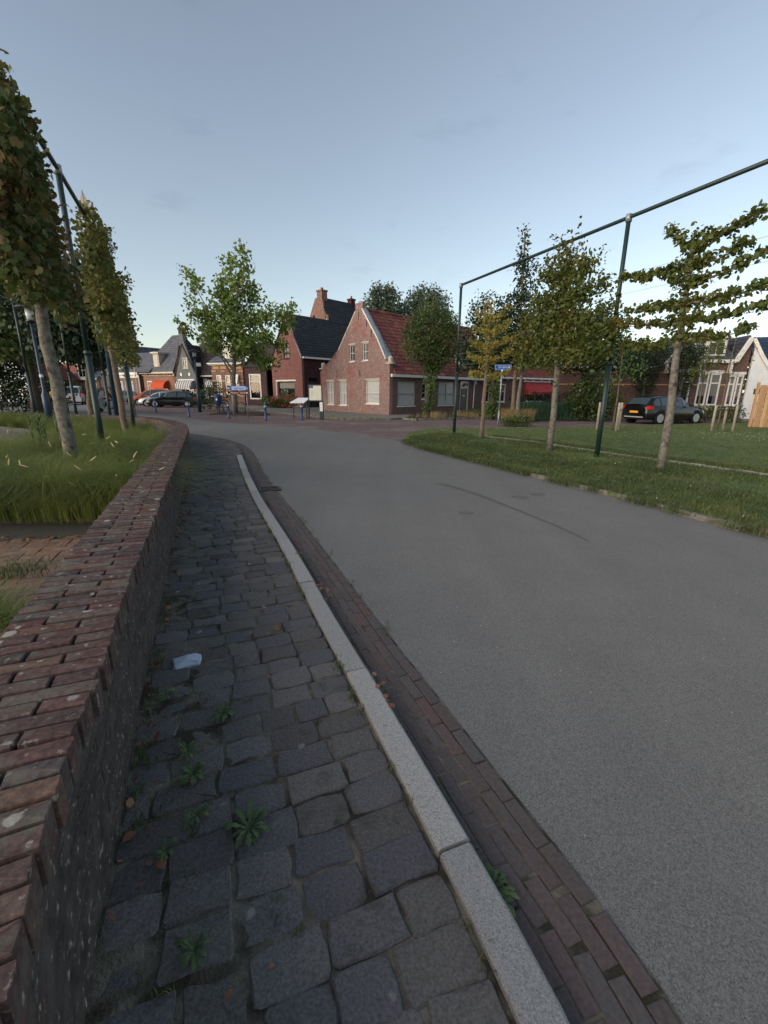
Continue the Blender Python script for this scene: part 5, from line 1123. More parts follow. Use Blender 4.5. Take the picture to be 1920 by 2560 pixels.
# ------------------------------------------------------------------ blades
def blades(name, P, h, wd, lean, mat, parent=None, segs=2, kind=True, dirs=None, hv=.4):
    P = np.asarray(P, float); n = len(P); a = rng.random(n) * 2 * np.pi if dirs is None else dirs
    H = h * (1 + hv * (rng.random(n) * 2 - 1)) if not hasattr(h, '__len__') else np.asarray(h); dx, dy = np.cos(a), np.sin(a); w_ = wd * (.6 + .8 * rng.random(n)); ln = lean * H * (.3 + rng.random(n))
    vs = []
    for k in range(segs + 1):
        t = k / segs; cx = P[:, 0] + dx * ln * t ** 2; cy = P[:, 1] + dy * ln * t ** 2; cz = P[:, 2] + H * (t - (.35 + .25 * (lean > .93)) * (lean > .6) * t ** 3)
        ww = w_ * (1 - t) ** .7 / 2
        if k < segs: vs += [np.stack([cx - dy * ww, cy + dx * ww, cz], 1), np.stack([cx + dy * ww, cy - dx * ww, cz], 1)]
        else: vs.append(np.stack([cx, cy, cz], 1))
    m = len(vs); V = np.stack(vs, 1).reshape(-1, 3); b = (np.arange(n) * m)[:, None]; F = []
    for k in range(segs - 1): F += [b + np.array([2 * k, 2 * k + 1, 2 * k + 3]), b + np.array([2 * k, 2 * k + 3, 2 * k + 2])]
    F.append(b + np.array([2 * segs - 2, 2 * segs - 1, 2 * segs])); o = rawmesh(name, V, np.concatenate(F), mat, parent)
    return stuff(o) if kind else o
def inpoly(P, poly):
    x, y = P[:, 0], P[:, 1]; c = np.zeros(len(P), bool); n = len(poly)
    for i in range(n):
        (x0, y0), (x1, y1) = poly[i], poly[(i + 1) % n]; k = ((y0 > y) != (y1 > y)); 
        with np.errstate(divide='ignore', invalid='ignore'): c ^= k & (x < (x1 - x0) * (y - y0) / (y1 - y0 + 1e-12) + x0)
    return c
def scatter(poly, n, dens=None):
    Q = np.array(poly); lo, hi = Q.min(0), Q.max(0); P = lo + (hi - lo) * rng.random((n, 2)); P = P[inpoly(P, poly)]
    if dens is not None: P = P[rng.random(len(P)) < dens(P)]
    return P
def z3(P, z): return np.concatenate([P, np.full((len(P), 1), z)], 1)
edge = [(5.7, 3.0), (4.95, 4.2), (4.42, 4.95), (4.22, 5.3), (3.98, 6.0), (3.73, 6.7), (3.2, 7.85), (2.45, 9.65), (1.9, 10.9), (1.27, 12.35), (.85, 13.7), (.8, 14.6)]
lawn = edge[:] + [(.75, 15.6), (.85, 17.2), (1.5, 18.9), (2.6, 19.8), (4.25, 20.3), (6.75, 20.6), (9.5, 21.4), (11.95, 22.45), (16.7, 24.0), (22.2, 26.9), (34, 31), (40, 26), (40, 3)]
struct(MB().flat(lawn, .045, -.02).build('lawn', 'lawn'))
# kerb of the far half, half buried
lk = root('lawn_kerb', None, None); del lk['label'], lk['category']; lk['kind'] = 'structure'
pk, pl_, _ = polyline([(4.97, 4.25), (4.45, 5.0), (4.25, 5.35), (4.01, 6.05), (3.76, 6.75), (3.23, 7.9), (2.48, 9.7), (1.93, 10.95), (1.3, 12.4)])
vs, fs = block_mesh('k', '', .985, .12, .2, .012); me = proto('kerb_stone', 'concrete', vs, fs)
for i in range(int(pl_)):
    p, t = pk(i + .5); lay('kerb_stone', me, lk, mat2(p, t, .07 - .02 * (i > 4)))
# edge of the lawn towards the brick street
pk, pl_, _ = polyline(lawn[14:26])
lk2 = root('lawn_edging', None, None); del lk2['label'], lk2['category']; lk2['kind'] = 'structure'
for i in range(int(pl_)):
    p, t = pk(i + .5); lay('kerb_stone', me, lk2, mat2(p, t, .06))
# slab path across the lawn
sh = root('slab_path', None, None); del sh['label'], sh['category']; sh['kind'] = 'structure'
pk, pl_, _ = polyline([(3.45, 16.7), (3.9, 15.9), (4.822, 14.515), (5.421, 13.079), (6.144, 11.524), (6.634, 10.592), (7.667, 8.625), (9.2, 5.6), (10.4, 3.2)])
vs, fs = block_mesh('s', '', .29, .29, .05, .01, .006, 3); me = proto('slab', 'slab', vs, fs)
for i in range(int(pl_ / .305)):
    p, t = pk(i * .305 + .15); lay('slab', me, sh, mat2(p, t, .062 + random.uniform(-.006, .006)) @ Matrix.Rotation(random.uniform(-.03, .03), 4, 'X'))
slabline = np.array([pk(q)[0] for q in np.linspace(0, pl_, 120)])
eline = np.array([polyline(edge)[0](q)[0] for q in np.linspace(0, polyline(edge)[1], 80)])
def dist_to(P, Ln): return np.min(np.linalg.norm(P[:, None, :] - Ln[None], axis=2), axis=1)
near = [p for p in edge] + [(.9, 16), (2.2, 17.5), (4.6, 16), (6.2, 13.2), (7.6, 10.4), (9.2, 7), (11, 3.4), (11, 3)]
P = scatter(near, 230000); P = P[np.sin(P[:, 0] * 1.9 + P[:, 1] * .7) + np.cos(P[:, 1] * 1.3 - P[:, 0]) + rng.normal(size=len(P)) * .8 > -1.25]; P = P[dist_to(P, slabline) > .10 + .10 * rng.random(len(P))]
nzz = np.sin(P[:, 0] * 3.1) * np.cos(P[:, 1] * 2.3) + .5 * np.sin(P[:, 0] * 7 + P[:, 1] * 5)
blades('verge_grass', z3(P, .04), .075 + .05 * (nzz + 1.2) * rng.random(len(P)), .009, .7, 'grass')
Q = scatter(near, 26000); Q = Q[np.sin(Q[:, 0] * 2.1 + 1) + np.cos(Q[:, 1] * 1.7) + rng.normal(size=len(Q)) * .6 > .2]
leaf_cloud('verge_clover', np.concatenate([Q, (.07 + .05 * rng.random((len(Q), 1)))], 1), .035, 'weed', None, 'oval', 2.5)
# overgrowth on the kerb
k = rng.integers(0, len(eline), 15000); E_ = eline[k] + rng.normal(size=(15000, 2)) * (.10, .10); E_ = E_[(np.sin(E_[:, 1] * 4.3) + np.sin(E_[:, 1] * 9.1) * .6 + rng.normal(size=len(E_)) * .6 > .25) | (E_[:, 1] > 8.5)]
blades('kerb_grass', z3(E_, .03), .11, .009, .8, 'grass')
P = scatter(lawn, 700000, lambda p: np.clip(13 / np.maximum(p[:, 1], 4) ** 1.35, 0, 1)); P = P[~inpoly(P, near)]; P = P[dist_to(P[:], slabline[:]) > .14] if len(P) < 400000 else P
blades('lawn_grass', z3(P, .04), .045, .012, .6, 'grass')
Q = rng.normal(size=(300, 2)) * (1.9, 1.0) + (14.0, 17.2); leaf_cloud('daisies', z3(Q, .075), .032, 'flower_white', None, 'dia', 3)
Q = scatter(near, 260); leaf_cloud('clover_flowers', z3(Q, .12), .022, 'flower_white', None, 'dia', 3)
# fountain grass in the planting bed: arching tussocks
def tussocks(centres, n, h, mat, name, spread=.16, z=.12, lean=1.0):
    c = np.repeat(np.array(centres), n, axis=0); m = len(c); a = rng.random(m) * 2 * np.pi; r = np.abs(rng.normal(size=m)) * spread
    P = np.stack([c[:, 0] + np.cos(a) * r, c[:, 1] + np.sin(a) * r, np.full(m, z)], 1)
    hs_ = h * (.55 + .6 * rng.random(m)) * np.repeat(.72 + .45 * rng.random(len(centres)), n)
    return blades(name, P, hs_, .0048, lean, mat, None, 4, True, a + rng.normal(size=m) * .35)
bedp = scatter(bed, 3400); bedp = bedp[(bedp[:, 1] < 24) & (bedp[:, 0] > -19)]
keep = []
for p in bedp:
    if all((p[0] - q[0]) ** 2 + (p[1] - q[1]) ** 2 > (.46 if p[1] < 9 else .5) ** 2 for q in keep): keep.append(p)
keep = [p for p in keep if dist_to(np.array([p]), wp)[0] > TH + .10]
kn = [p for p in keep if p[1] < 9]; kf = [p for p in keep if p[1] >= 9]
fr = [np.array((-3.2, 5.08)) + (np.array((-6.7, 4.9)) - np.array((-3.2, 5.08))) * t for t in np.linspace(0, 1, 15)]
tussocks(kn + fr, 650, 1.12, 'fgrass', 'fountain_grass', .09, .12, 1.2); tussocks(kn + fr, 650, .78, 'fgrass', 'fountain_grass', .12, .12, .62)
tussocks(kf, 300, .95, 'fgrass', 'fountain_grass', .12, .12, 1.1); tussocks(kf, 300, .72, 'fgrass', 'fountain_grass', .15, .12, .62)
bl = [np.array((-2.4 - .3 * i, 2.45 + .03 * i - .4 * j)) for i in range(5) for j in range(3)]
tussocks(bl, 520, .5, 'fgrass', 'fountain_grass', .11, .04)
P = np.array([(-3.2 + random.gauss(0, .16), 3.5 + random.gauss(0, .10), .05) for _ in range(220)]); blades('weedy_grass', P, .17, .006, .8, 'grass')
# seed plumes
mb = MB()
for i in range(34):
    c = random.choice(kn[:]) if i > 22 else random.choice(fr[:8]); a = random.uniform(0, 6.28); r = random.uniform(.15, .4); h = random.uniform(.5, .86)
    b = Vector((c[0] + math.cos(a) * r, c[1] + math.sin(a) * r, h)); d = Vector((math.cos(a) * .45, math.sin(a) * .45, random.uniform(.0, .8))).normalized()
    mb.tube([b, b + d * .03, b + d * .07, b + d * .10], [.002, .0065, .006, .002], 6)
stuff(mb.build('seed_plumes', 'plume'))
# tall weed with narrow leaves in front of the first trunk
t = root('tall_weed', 'tall slender weeds with narrow pale leaves before the nearest trunk', 'plant', (-6.5, 8.6, .12))
st = MB(); lv = []
for k in range(7):
    bx, by = random.uniform(-.35, .45), random.uniform(-.25, .25); hh = random.uniform(.75, 1.05); st.tube([(bx, by, 0), (bx + .02, by, hh * .5), (bx + random.uniform(-.06, .06), by, hh)], [.008, .006, .003], 5)
    for j in range(16): lv.append((bx, by, hh * (.3 + .7 * j / 16)))
st.build('stems', 'stake', t)
P = np.repeat(np.array(lv), 2, axis=0); blades('leaves', P, .17, .022, .9, 'weed', t, 3)
# reeds and dry grass on the house side
P = scatter([(7.6, 26.2), (13, 27.2), (13.4, 28.4), (8, 28.6)], 9000); blades('ornamental_reed', z3(P, .05), 1.25, .022, .75, 'reed', None, 3)
P = scatter([(7.2, 24.9), (8.4, 24.9), (8.6, 27.2), (7.0, 27.0)], 2600); blades('brown_grass', z3(P, .05), .85, .018, .7, 'straw', None, 3)
P = scatter([(1.6, 27.0), (3.7, 27.6), (7.4, 29.3), (8.8, 33), (6, 33), (1.6, 29)], 9000, lambda p: .04 + .96 * ((np.sin(p[:, 0] * 2.6) + np.sin(p[:, 1] * 3.1 + p[:, 0])) > .75)); blades('dry_grass', z3(P, .08), .42, .016, .9, 'straw', None, 3)
P = scatter([(5, 30), (9.6, 31.2), (10, 35), (7, 35)], 4200); blades('garden_grass', z3(P, .08), .5, .02, .8, 'grass', None, 3)
# weeds along kerb and joints
ks = []
for i in range(26):
    s = random.choice([2.3, 3.3, 3.6, 4.4, 4.9, 6.0, 6.2, 7.4, 9.0]) + random.gauss(0, .14); p, tt = gut_at(s); ks += [(p[0] + random.gauss(.0, .02), p[1] + random.gauss(0, .05), .02) for _ in range(26)]
for i in range(40):
    s = random.uniform(1.2, 10); p, tt = kerb_at(s); ks += [(p[0] - .02 + random.gauss(0, .012), p[1] + random.gauss(0, .03), .09) for _ in range(9)]
for i in range(20):
    s = random.uniform(3.5, 12); p, tt = gut_at(s); q = p + .32 * np.array([tt[1], -tt[0]]); ks += [(q[0] + random.gauss(0, .02), q[1] + random.gauss(0, .06), .01) for _ in range(12)]
blades('joint_grass', np.array(ks), .05, .005, .8, 'grass')
js = []
for i in range(150):
    s = random.uniform(.7, 10); p, tt = edge_at(s); n_ = np.array([-tt[1], tt[0]]); q = p + n_ * random.uniform(0, 1.2) ** 1.0
    q = p + n_ * random.uniform(0, .9); js += [(q[0] + random.gauss(0, .015), q[1] + random.gauss(0, .012), .088) for _ in range(14)]
blades('sett_joint_grass', np.array(js), .022, .004, .7, 'grass')
def rosette(label, x, y, z, r, n=14, group=None):
    t = root('weed', label, 'weed', (x, y, z)); P = np.zeros((n, 3)); P[:, :2] += rng.normal(size=(n, 2)) * .006
    a = np.linspace(0, 2 * np.pi, n, endpoint=False) + rng.normal(size=n) * .15; V = []; F = []; o = 0
    for i in range(n):
        L = r * random.uniform(.45, 1.05); d = Vector((math.cos(a[i]), math.sin(a[i]), 0)); s_i = Vector((-d.y, d.x, 0)); lift = random.uniform(.15, .5)
        prof = [(0, .002), (.2, .04), (.32, .02), (.5, .075), (.62, .04), (.8, .085), (1, .0)]
        for (u, wv_) in prof:
            c = d * (L * u) + Vector((0, 0, L * lift * math.sin(u * 2.4)))
            V += [tuple(c + s_i * L * wv_ * 1.3), tuple(c - s_i * L * wv_ * 1.3)]
        F += [(o + 2 * k, o + 2 * k + 1, o + 2 * k + 3, o + 2 * k + 2) for k in range(6)]; o += 14
    mb = MB().add(V, F); mb.build('leaves', 'weed', t); return t
for (x, y, r, lab) in [(-.77, 1.77, .075, 'dandelion rosette, farthest from the kerb between the setts, just past the wall weeds'), (-.84, 1.54, .07, 'upper of the two touching green rosettes near the brick wall'), (-.77, 1.43, .08, 'lower of the two touching green rosettes, with dry leaves around it'),
                       (-.68, 1.25, .06, 'small green rosette left of the fullest dandelion'), (-.47, 1.20, .095, 'fullest dandelion rosette in the middle of the sett path'), (-1.10, 1.90, .06, 'narrow weed growing at the foot of the brick wall'),
                       (-.73, 1.12, .05, 'reddish small weed in the joint below the small green rosette'), (-.52, .85, .06, 'brownish weed with a dry leaf low in the photo'), (.36, 1.05, .11, 'large leafed weed growing in the brick gutter beside the granite kerb')]:
    rosette(lab, x, y, .095 if x < 0 else .02, r, 26 if r > .07 else 17)
# fallen leaves
def dry(name, pts, z):
    P = np.array([(x, y, z + random.uniform(.004, .015)) for x, y in pts]); return leaf_cloud(name, P, .034, 'dryleaf', None, 'oval', 2.2, .5)
pts = []
for i in range(110):
    s = random.uniform(wall_s(.9), wall_s(9)); p, tt = wall_at(s); pts.append(tuple(p - np.array([-tt[1], tt[0]]) * abs(random.gauss(.03, .05))))
for i in range(26): s = random.uniform(1, 9); p, tt = edge_at(s); q = p + np.array([-tt[1], tt[0]]) * random.uniform(0, 1.0); pts.append(tuple(q))
for i in range(40): s = random.choice([2.9, 4.2, 5.1]) + random.gauss(0, .15); p, tt = gut_at(s); pts.append((p[0] + random.gauss(.02, .03), p[1]))
dry('fallen_leaves', pts, .10)
dry('fallen_leaves', [(-3.6 + random.gauss(0, .3), 4.42 + random.gauss(0, .06)) for _ in range(40)], .065)
P = []
for i in range(30):
    s = random.uniform(wall_s(.9), wall_s(8)); p, tt = wall_at(s); q = p - np.array([-tt[1], tt[0]]) * .03; P += [(q[0] + random.gauss(0, .02), q[1] + random.gauss(0, .02), .085) for _ in range(14)]
blades('wall_foot_grass', np.array(P), .05, .006, .8, 'grass')
# ------------------------------------------------------------------ steel frames for the espalier rows
def post(name_root, x, y, h, r=.05, z=0.0, mat='green_steel', parent=None):
    pass
def frame_row(label, pts, h, arms=None, r=.048, wires=(2.6, 3.0, 3.4, 3.8, 4.2), ext=None, mat='green_steel'):
    t = root('espalier_trellis', label, 'plant frame', (pts[0][0], pts[0][1], 0)); o = np.array((pts[0][0], pts[0][1], 0))
    for (x, y) in pts:
        b = np.array((x, y, 0)) - o
        p = MB().tube([b, b + (0, 0, 2.3)], [r * 1.25, r * 1.25], 12).tube([b + (0, 0, 2.3), b + (0, 0, h)], [r, r], 12).build('post', mat, t, True)
        MB().tube([b + (0, 0, 2.26), b + (0, 0, 2.34)], [r * 1.4, r * 1.4], 12).build('collar', mat, p, True)
        MB().tube([b + (0, 0, h - .09), b + (0, 0, h + .06)], [r * 1.4, r * 1.4], 12).build('fitting', 'galv', p, True)
        for z in wires[1:4:2]: MB().tube([b + (0, 0, z - .03), b + (0, 0, z + .03)], [r * 1.35, r * 1.35], 12).build('clamp', 'black', p, True)
    P = [np.array((x, y, h)) - o for x, y in pts]
    if ext: P = ([np.array((*ext[0], h)) - o] if ext[0] else []) + P + ([np.array((*ext[1], h)) - o] if ext[1] else [])
    MB().tube(P, [r * .86] * len(P), 12).build('top_rail', mat, t, True)
    for z in wires:
        MB().tube([(p[0], p[1], z + (.0)) for p in P], [.0035] * len(P), 4).build('wire', 'galv', t)
    return t
frame_row('green steel espalier frame with long top rail beside the lawn', [(2.764, 17.62), (5.406, 11.13), (8.05, 4.62)], 5.38)
frame_row('green steel espalier frame along the grass bed inside the curved wall', [(-5.87, 9.14), (-8.19, 14.5)], 5.4, ext=[(-4.1, 4.9), None])
frame_row('dark thin steel frame across the plaza near the left edge', [(-16.25, 20.8), (-21.5, 19.2)], 5.38, r=.055, wires=())
frame_row('dark thin steel frame just outside the far bend of the curved wall', [(-12.1, 19.7), (-14.2, 20.6)], 5.38, r=.05, wires=())
# mast with the sail shaped wind vane
t = root('sail_mast', 'thick blue grey mast carrying a metal sailing boat shape at its top', 'mast', (-12.0, 20.1, 0))
MB().tube([(0, 0, 0), (0, 0, 5.0), (0, 0, 8.0)], [.14, .12, .05], 14).build('pole', 'blue_post', t, True)
k = .56; V0 = (.0, 8.25)
def q_(pts): return [(x * k, V0[1] + z * k) for x, z in pts]
MB().prism(q_([(-.60, .38), (-.15, 1.75), (-.06, .18)]), -.02, .02).build('sail', 'stake', t); MB().prism(q_([(.04, .10), (-.08, 1.6), (.5, -.12)]), -.02, .02).build('sail', 'stake', t)
MB().tube([(0, 0, 7.9), (-.08, 0, V0[1] + 1.8 * k)], .014, 6).tube([(-.34, 0, V0[1] + .2), (.28, 0, V0[1] - .08)], .014, 6).build('mast_tip', 'galv', t)
MB().prism(q_([(-.1, -.12), (.35, -.28), (1.5, -.98), (1.52, -1.08), (.2, -.42)]), -.03, .03).build('hull', 'grey_paint', t)

# ------------------------------------------------------------------ lamps, bollards, signs
def lamp(label, x, y, h, hat=.33, r=.075):
    t = root('street_lamp', label, 'street lamp', (x, y, 0))
    MB().lathe([(r * 1.5, 0), (r * 1.5, h * .32), (r * 1.1, h * .34), (r * .72, h * .36), (r * .6, h - .5)], (0, 0, 0), 14).build('pole', 'blue_post', t, True)
    MB().lathe([(.05, h - .52), (.14, h - .48), (.14, h - .42)], (0, 0, 0), 16).build('collar', 'black', t, True)
    MB().lathe([(.105, h - .42), (.13, h - .06)], (0, 0, 0), 16).build('lamp_glass', 'lamp_glass', t, True)
    MB().lathe([(.13, h - .06), (hat, h - .05), (hat, h - .02), (.12, h + .07), (.06, h + .09)], (0, 0, 0), 22).build('hat', 'black', t, True)
    return t
L1 = lamp('blue street lamp with flat hat behind the nearest tree trunk', -12.4, 16.5, 4.35, .42, .078)
MB().tube([(0, 0, 2.02), (0, 0, 2.12)], .062, 14).build('sticker', 'sign_white', L1)
L2 = lamp('dark blue street lamp with a small white sign in front of the grey house', -14.25, 34.57, 4.45, .42, .09)
MB().box(.06, .42, -.02, .01, 3.35, 3.6).build('name_plate', 'sign_white', L2)
bs = [(-17.08, 33.45, 1.05, 'leftmost blue bollard, before the front of the black parked wagon'), (-12.3, 28.1, .95, 'blue bollard before the rear wheel of the black parked wagon'), (-9.315, 26.75, .93, 'blue bollard just left of the direction sign posts'),
      (-6.69, 25.14, .85, 'blue bollard alone in front of the big window of the plum brick wall'), (-4.766, 25.72, .84, 'blue bollard standing before the slanted information panel')]
bt = None
for x, y, h, lab in bs:
    if bt is None:
        bt = root('bollard', lab, 'bollard', (x, y, 0), 0, 'blue bollards along the brick street')
        MB().lathe([(.085, 0), (.085, .06), (.07, .10), (.066, .72), (.075, .74), (.075, .78), (.06, .80), (.058, .9), (.045, .95), (.0, .96)], (0, 0, 0), 14).build('shaft', 'blue', bt, True)
        MB().lathe([(.1, 0), (.1, .03)], (0, 0, 0), 14).build('base', 'black', bt); MB().tube([(0, 0, .72), (0, 0, .8)], .077, 14).build('ring', 'car_silver', bt, True)
    else: copy_tree(bt, lab, (x, y, 0), .3)
t = root('marker_post', 'black square post with white reflective upper half by the red brick house', 'post', (-3.63, 25.85, 0), -.15)
MB().box(-.09, .09, -.09, .09, 0, 1.08).build('post', 'black', t); MB().box(-.085, .085, -.096, -.091, .5, 1.0).build('reflective_panel', 'sign_white', t)
for k in range(3): MB().box(-.06, .06, -.100, -.097, .6 + k * .12, .615 + k * .12).build('print', 'black', t)

def text(s, size, mat, parent, loc, rz=0, name='lettering', align='LEFT'):
    c = bpy.data.curves.new(name, 'FONT'); c.body = s; c.size = size; c.extrude = .001; c.align_x = align; c.align_y = 'CENTER'; c.materials.append(M[mat])
    dg = bpy.data.objects.new(name + '_tmp', c); me = bpy.data.meshes.new_from_object(dg); me.name = name; me.materials.clear(); me.materials.append(M[mat]); bpy.data.objects.remove(dg)
    o = bpy.data.objects.new(name, me); col.objects.link(o); o.parent = parent; o.location = loc; o.rotation_euler = (R(90), 0, rz); return o
t = root('direction_sign', 'low two post sign with pale blue panel above a brown panel', 'sign', (-9.6, 28.45, 0), R(-2))
for x in (.02, .93): MB().tube([(x, 0, 0), (x, 0, 1.9)], .033, 10).build('post', 'galv', t, True)
MB().box(-.12, 1.07, -.06, -.035, 1.62, 1.9).build('panel', 'sign_blue', t); MB().box(.02, .92, -.068, -.061, 1.645, 1.875).build('panel_field', 'sign_pale', t)
text('Sportpark', .15, 'sign_navy', t, (.20, -.071, 1.75)); text('P', .16, 'sign_pale', t, (-.08, -.064, 1.75)); MB().prism([(.94, 1.74), (.99, 1.82), (1.04, 1.74), (1.0, 1.74), (1.0, 1.67), (.98, 1.67), (.98, 1.74)], -.066, -.062).build('arrow', 'sign_white', t)
MB().box(-.12, 1.07, -.06, -.035, 1.36, 1.60).build('panel', 'sign_brown', t); text('Museum  Tsjerke', .14, 'sign_white', t, (-.05, -.064, 1.48)); MB().lathe([(.045, 0), (.045, .004)], (0, 0, 0), 12, lambda p: (.98 + p[0], -.062 - p[2], 1.48 + p[1])).build('arrow', 'sign_white', t)
t = root('street_name_sign', 'blue street name sign with white border on a galvanised pole', 'sign', (5.637, 22.12, 0), R(-4))
MB().tube([(0, 0, 0), (0, 0, .75)], .045, 12).tube([(0, 0, .75), (0, 0, 2.62)], .036, 12).build('pole', 'galv', t, True); MB().tube([(0, 0, 2.55), (0, 0, 2.66)], .05, 12).build('cap', 'sign_white', t, True)
MB().box(-.36, .42, -.03, -.005, 2.62, 2.89).build('panel', 'sign_blue', t)
for a, b, c_, d_ in ((-.35, .41, 2.865, 2.885), (-.35, .41, 2.685, 2.70), (-.35, -.33, 2.70, 2.865), (.39, .41, 2.70, 2.865)): MB().box(a, b, -.034, -.031, c_, d_).build('border', 'sign_pale', t)
text('Farrewei', .125, 'sign_white', t, (-.2, -.034, 2.785)); MB().prism([(.26, 2.795), (.30, 2.795), (.30, 2.83), (.365, 2.785), (.30, 2.74), (.30, 2.775), (.26, 2.775)], -.036, -.032).build('arrow', 'sign_white', t)
# information panels
t = root('information_board', 'upright white information sheet in a black tubular frame', 'sign', (-4.35, 27.2, 0), R(-6))
for x in (-.26, .56): MB().box(x, x + .05, -.025, .025, 0, 1.95).build('post', 'black', t)
MB().box(-.26, .61, -.03, .03, 1.95, 2.0).build('top_bar', 'black', t); MB().box(-.21, .56, -.03, .01, 1.02, 1.07).build('bottom_bar', 'black', t)
MB().box(-.19, .54, -.02, .0, 1.08, 1.93).build('sheet', 'paperc', t); MB().box(-.19, .05, -.026, -.021, 1.78, 1.92).build('heading', 'sign_navy', t); text('info', .1, 'sign_white', t, (-.17, -.029, 1.85))
for k in range(6): MB().box(-.15, .05 + .02 * (k % 3), -.024, -.021, 1.62 - k * .06, 1.63 - k * .06).build('print', 'grey_paint', t)
t = root('reading_table', 'slanted white information panel on three black legs', 'sign', (-5.2, 27.2, 0), R(-6))
MB().add([(-.45, -.3, .95), (.42, -.3, .95), (.62, .28, 1.22), (-.1, .28, 1.22), (-.45, -.3, .91), (.42, -.3, .91), (.62, .28, 1.18), (-.1, .28, 1.18)], [(0, 1, 2, 3), (7, 6, 5, 4), (0, 4, 5, 1), (1, 5, 6, 2), (2, 6, 7, 3), (3, 7, 4, 0)]).build('panel', 'sign_white', t)
for x, y, h in ((-.3, -.22, .95), (.5, -.2, .96), (.52, .2, 1.14)): MB().box(x, x + .06, y, y + .06, 0, h).build('leg', 'black', t)
# waste bin, bench and tree cage
t = root('waste_bin', 'blue litter bin hung on a leaning post beside the tree', 'bin', (-11.6, 31.6, 0))
MB().tube([(.25, .1, 0), (.12, .1, 1.25)], .035, 8).build('post', 'blue', t, True); MB().lathe([(.17, .62), (.21, .68), (.24, 1.22), (.25, 1.28), (.18, 1.36), (.0, 1.4)], (-.1, 0, 0), 14).build('bin', 'blue', t, True)
MB().prism([(-.16, .98), (-.06, 1.14), (-.03, 1.0), (-.08, .92)], -.26, -.245).build('logo', 'sign_white', t)
t = root('bicycle_rack', 'black hooped bicycle rack under the tree', 'bicycle rack', (-11.0, 32.1, .0))
for x in (-.55, .75):
    MB().tube([(x - .26, 0, 0)] + [(x + .3 * math.cos(a) * -1, 0, .5 + .3 * math.sin(a)) for a in np.linspace(0, math.pi, 9)] + [(x + .26, 0, 0)], .028, 8).build('hoop', 'black', t, True)
    MB().tube([(x - .28, 0, .42), (x + .28, 0, .42)], .03, 8).build('crossbar', 'black', t, True)
struct(MB().flat([(-12.0, 30.6), (-8.3, 29.8), (-7.9, 30.9), (-9.2, 34.2), (-12.5, 34.4)], .06, -.02).build('tree_pit', 'soil'))

# stakes
def stakes(label, loc, offs, h, ties):
    t = root('tree_stakes', label, 'tree stakes', loc)
    for x, y in offs: MB().lathe([(.05, 0), (.052, h * .95), (.045, h)], (x, y, 0), 9).build('stake', 'stake', t, True)
    for (a, b, z) in ties:
        (x0, y0), (x1, y1) = a, b; MB().tube([(x0, y0, z), ((x0 + x1) / 2, (y0 + y1) / 2, z - .02), (x1, y1, z)], .022, 6).build('tie', 'black', t)
    return t
stakes('three pale stakes with black ties left of the black car', (9.22, 19.0, .03), [(0, .3), (.63, -.1), (.94, .3)], 1.2, [((0, .3), (.63, -.1), 1.05), ((.63, -.1), (.94, .3), .9)])
stakes('group of pale stakes with long black ties near the plank fence', (14.2, 19.3, .03), [(0, .0), (.63, .2), (.8, -.15)], 1.12, [((-.25, 0), (.75, .1), 1.06), ((.35, .3), (.95, -.1), .93)])

# plank fence
t = root('plank_fence', 'new larch plank fence panel at the right edge of the lawn', 'fence', (18.2, 22.1, .02), R(-13))
for i in range(24):
    x = i * .155; back = i % 2
    MB().box(x, x + .145, -.02 - .035 * (1 - back), .002 - .035 * (1 - back), .02, 2.02 - (.0 if i else 0)).build('plank', 'larch', t)
for z in (.35, 1.1, 1.85): MB().box(-.02, 3.75, .005, .05, z, z + .09).build('rail', 'larch', t)
MB().box(-.13, -.03, -.05, .05, 0, 2.15).build('post', 'larch', t)
for k in range(2): MB().box(1.8 + k * 1.8, 1.9 + k * 1.8, .05, .14, 0, 2.1).build('post', 'larch', t)
# garden bench, gate and grey sculpture in front of the villa
t = root('garden_bench', 'weathered grey slatted bench before the villa', 'bench', (21.0, 28.8, .02), R(-8))
for k in range(5): MB().box(-.7, .7, -.25 + k * .1, -.17 + k * .1, .42, .45).build('slat', 'stake', t)
for k in range(3): MB().box(-.7, .7, .27, .30, .55 + k * .13, .64 + k * .13).build('back_slat', 'stake', t)
for x in (-.65, .6): MB().box(x, x + .06, -.25, -.19, 0, .42).box(x, x + .06, .24, .3, 0, .92).build('leg', 'stake', t)
t = root('garden_gate', 'low white picket gate beside the white house door', 'gate', (25.6, 28.6, .02), R(-12))
for k in range(12): MB().box(k * .12, k * .12 + .05, 0, .03, .05, .85).build('picket', 'white', t)
for z in (.2, .7): MB().box(0, 1.4, .03, .06, z, z + .06).build('rail', 'white', t)

# road marks and small patches
rm = MB(); pk, L_, _ = polyline([(1.0, 7.8), (1.45, 7.05), (1.9, 5.9), (2.15, 5.2), (2.3, 4.6)]); V = []
for i in range(31):
    p, tt = pk(L_ * i / 30); n_ = np.array([-tt[1], tt[0]]); w2 = .05 * (1 - i / 30) ** .6 + .002; V += [(*(p - n_ * w2), .0085), (*(p + n_ * w2), .0085)]
struct(rm.add(V, [(2 * i, 2 * i + 1, 2 * i + 3, 2 * i + 2) for i in range(30)]).build('road_crack_seal', 'patch'))
for (x, y, r) in ((1.13, 5.79, .09), (2.15, 6.75, .12), (2.5, 6.95, .1)):
    m = MB(); V = []; n = 20
    for i in range(n):
        a = 2 * math.pi * i / n; q = 1 + .25 * random.random(); V += [(x + math.cos(a) * r * q, y + math.sin(a) * r * q * .6, .009), (x + math.cos(a) * r * q * .78, y + math.sin(a) * r * q * .45, .009)]
    struct(m.add(V, [(2 * i, (2 * i + 2) % (2 * n), (2 * i + 3) % (2 * n), 2 * i + 1) for i in range(n)]).build('road_patch', 'patch'))

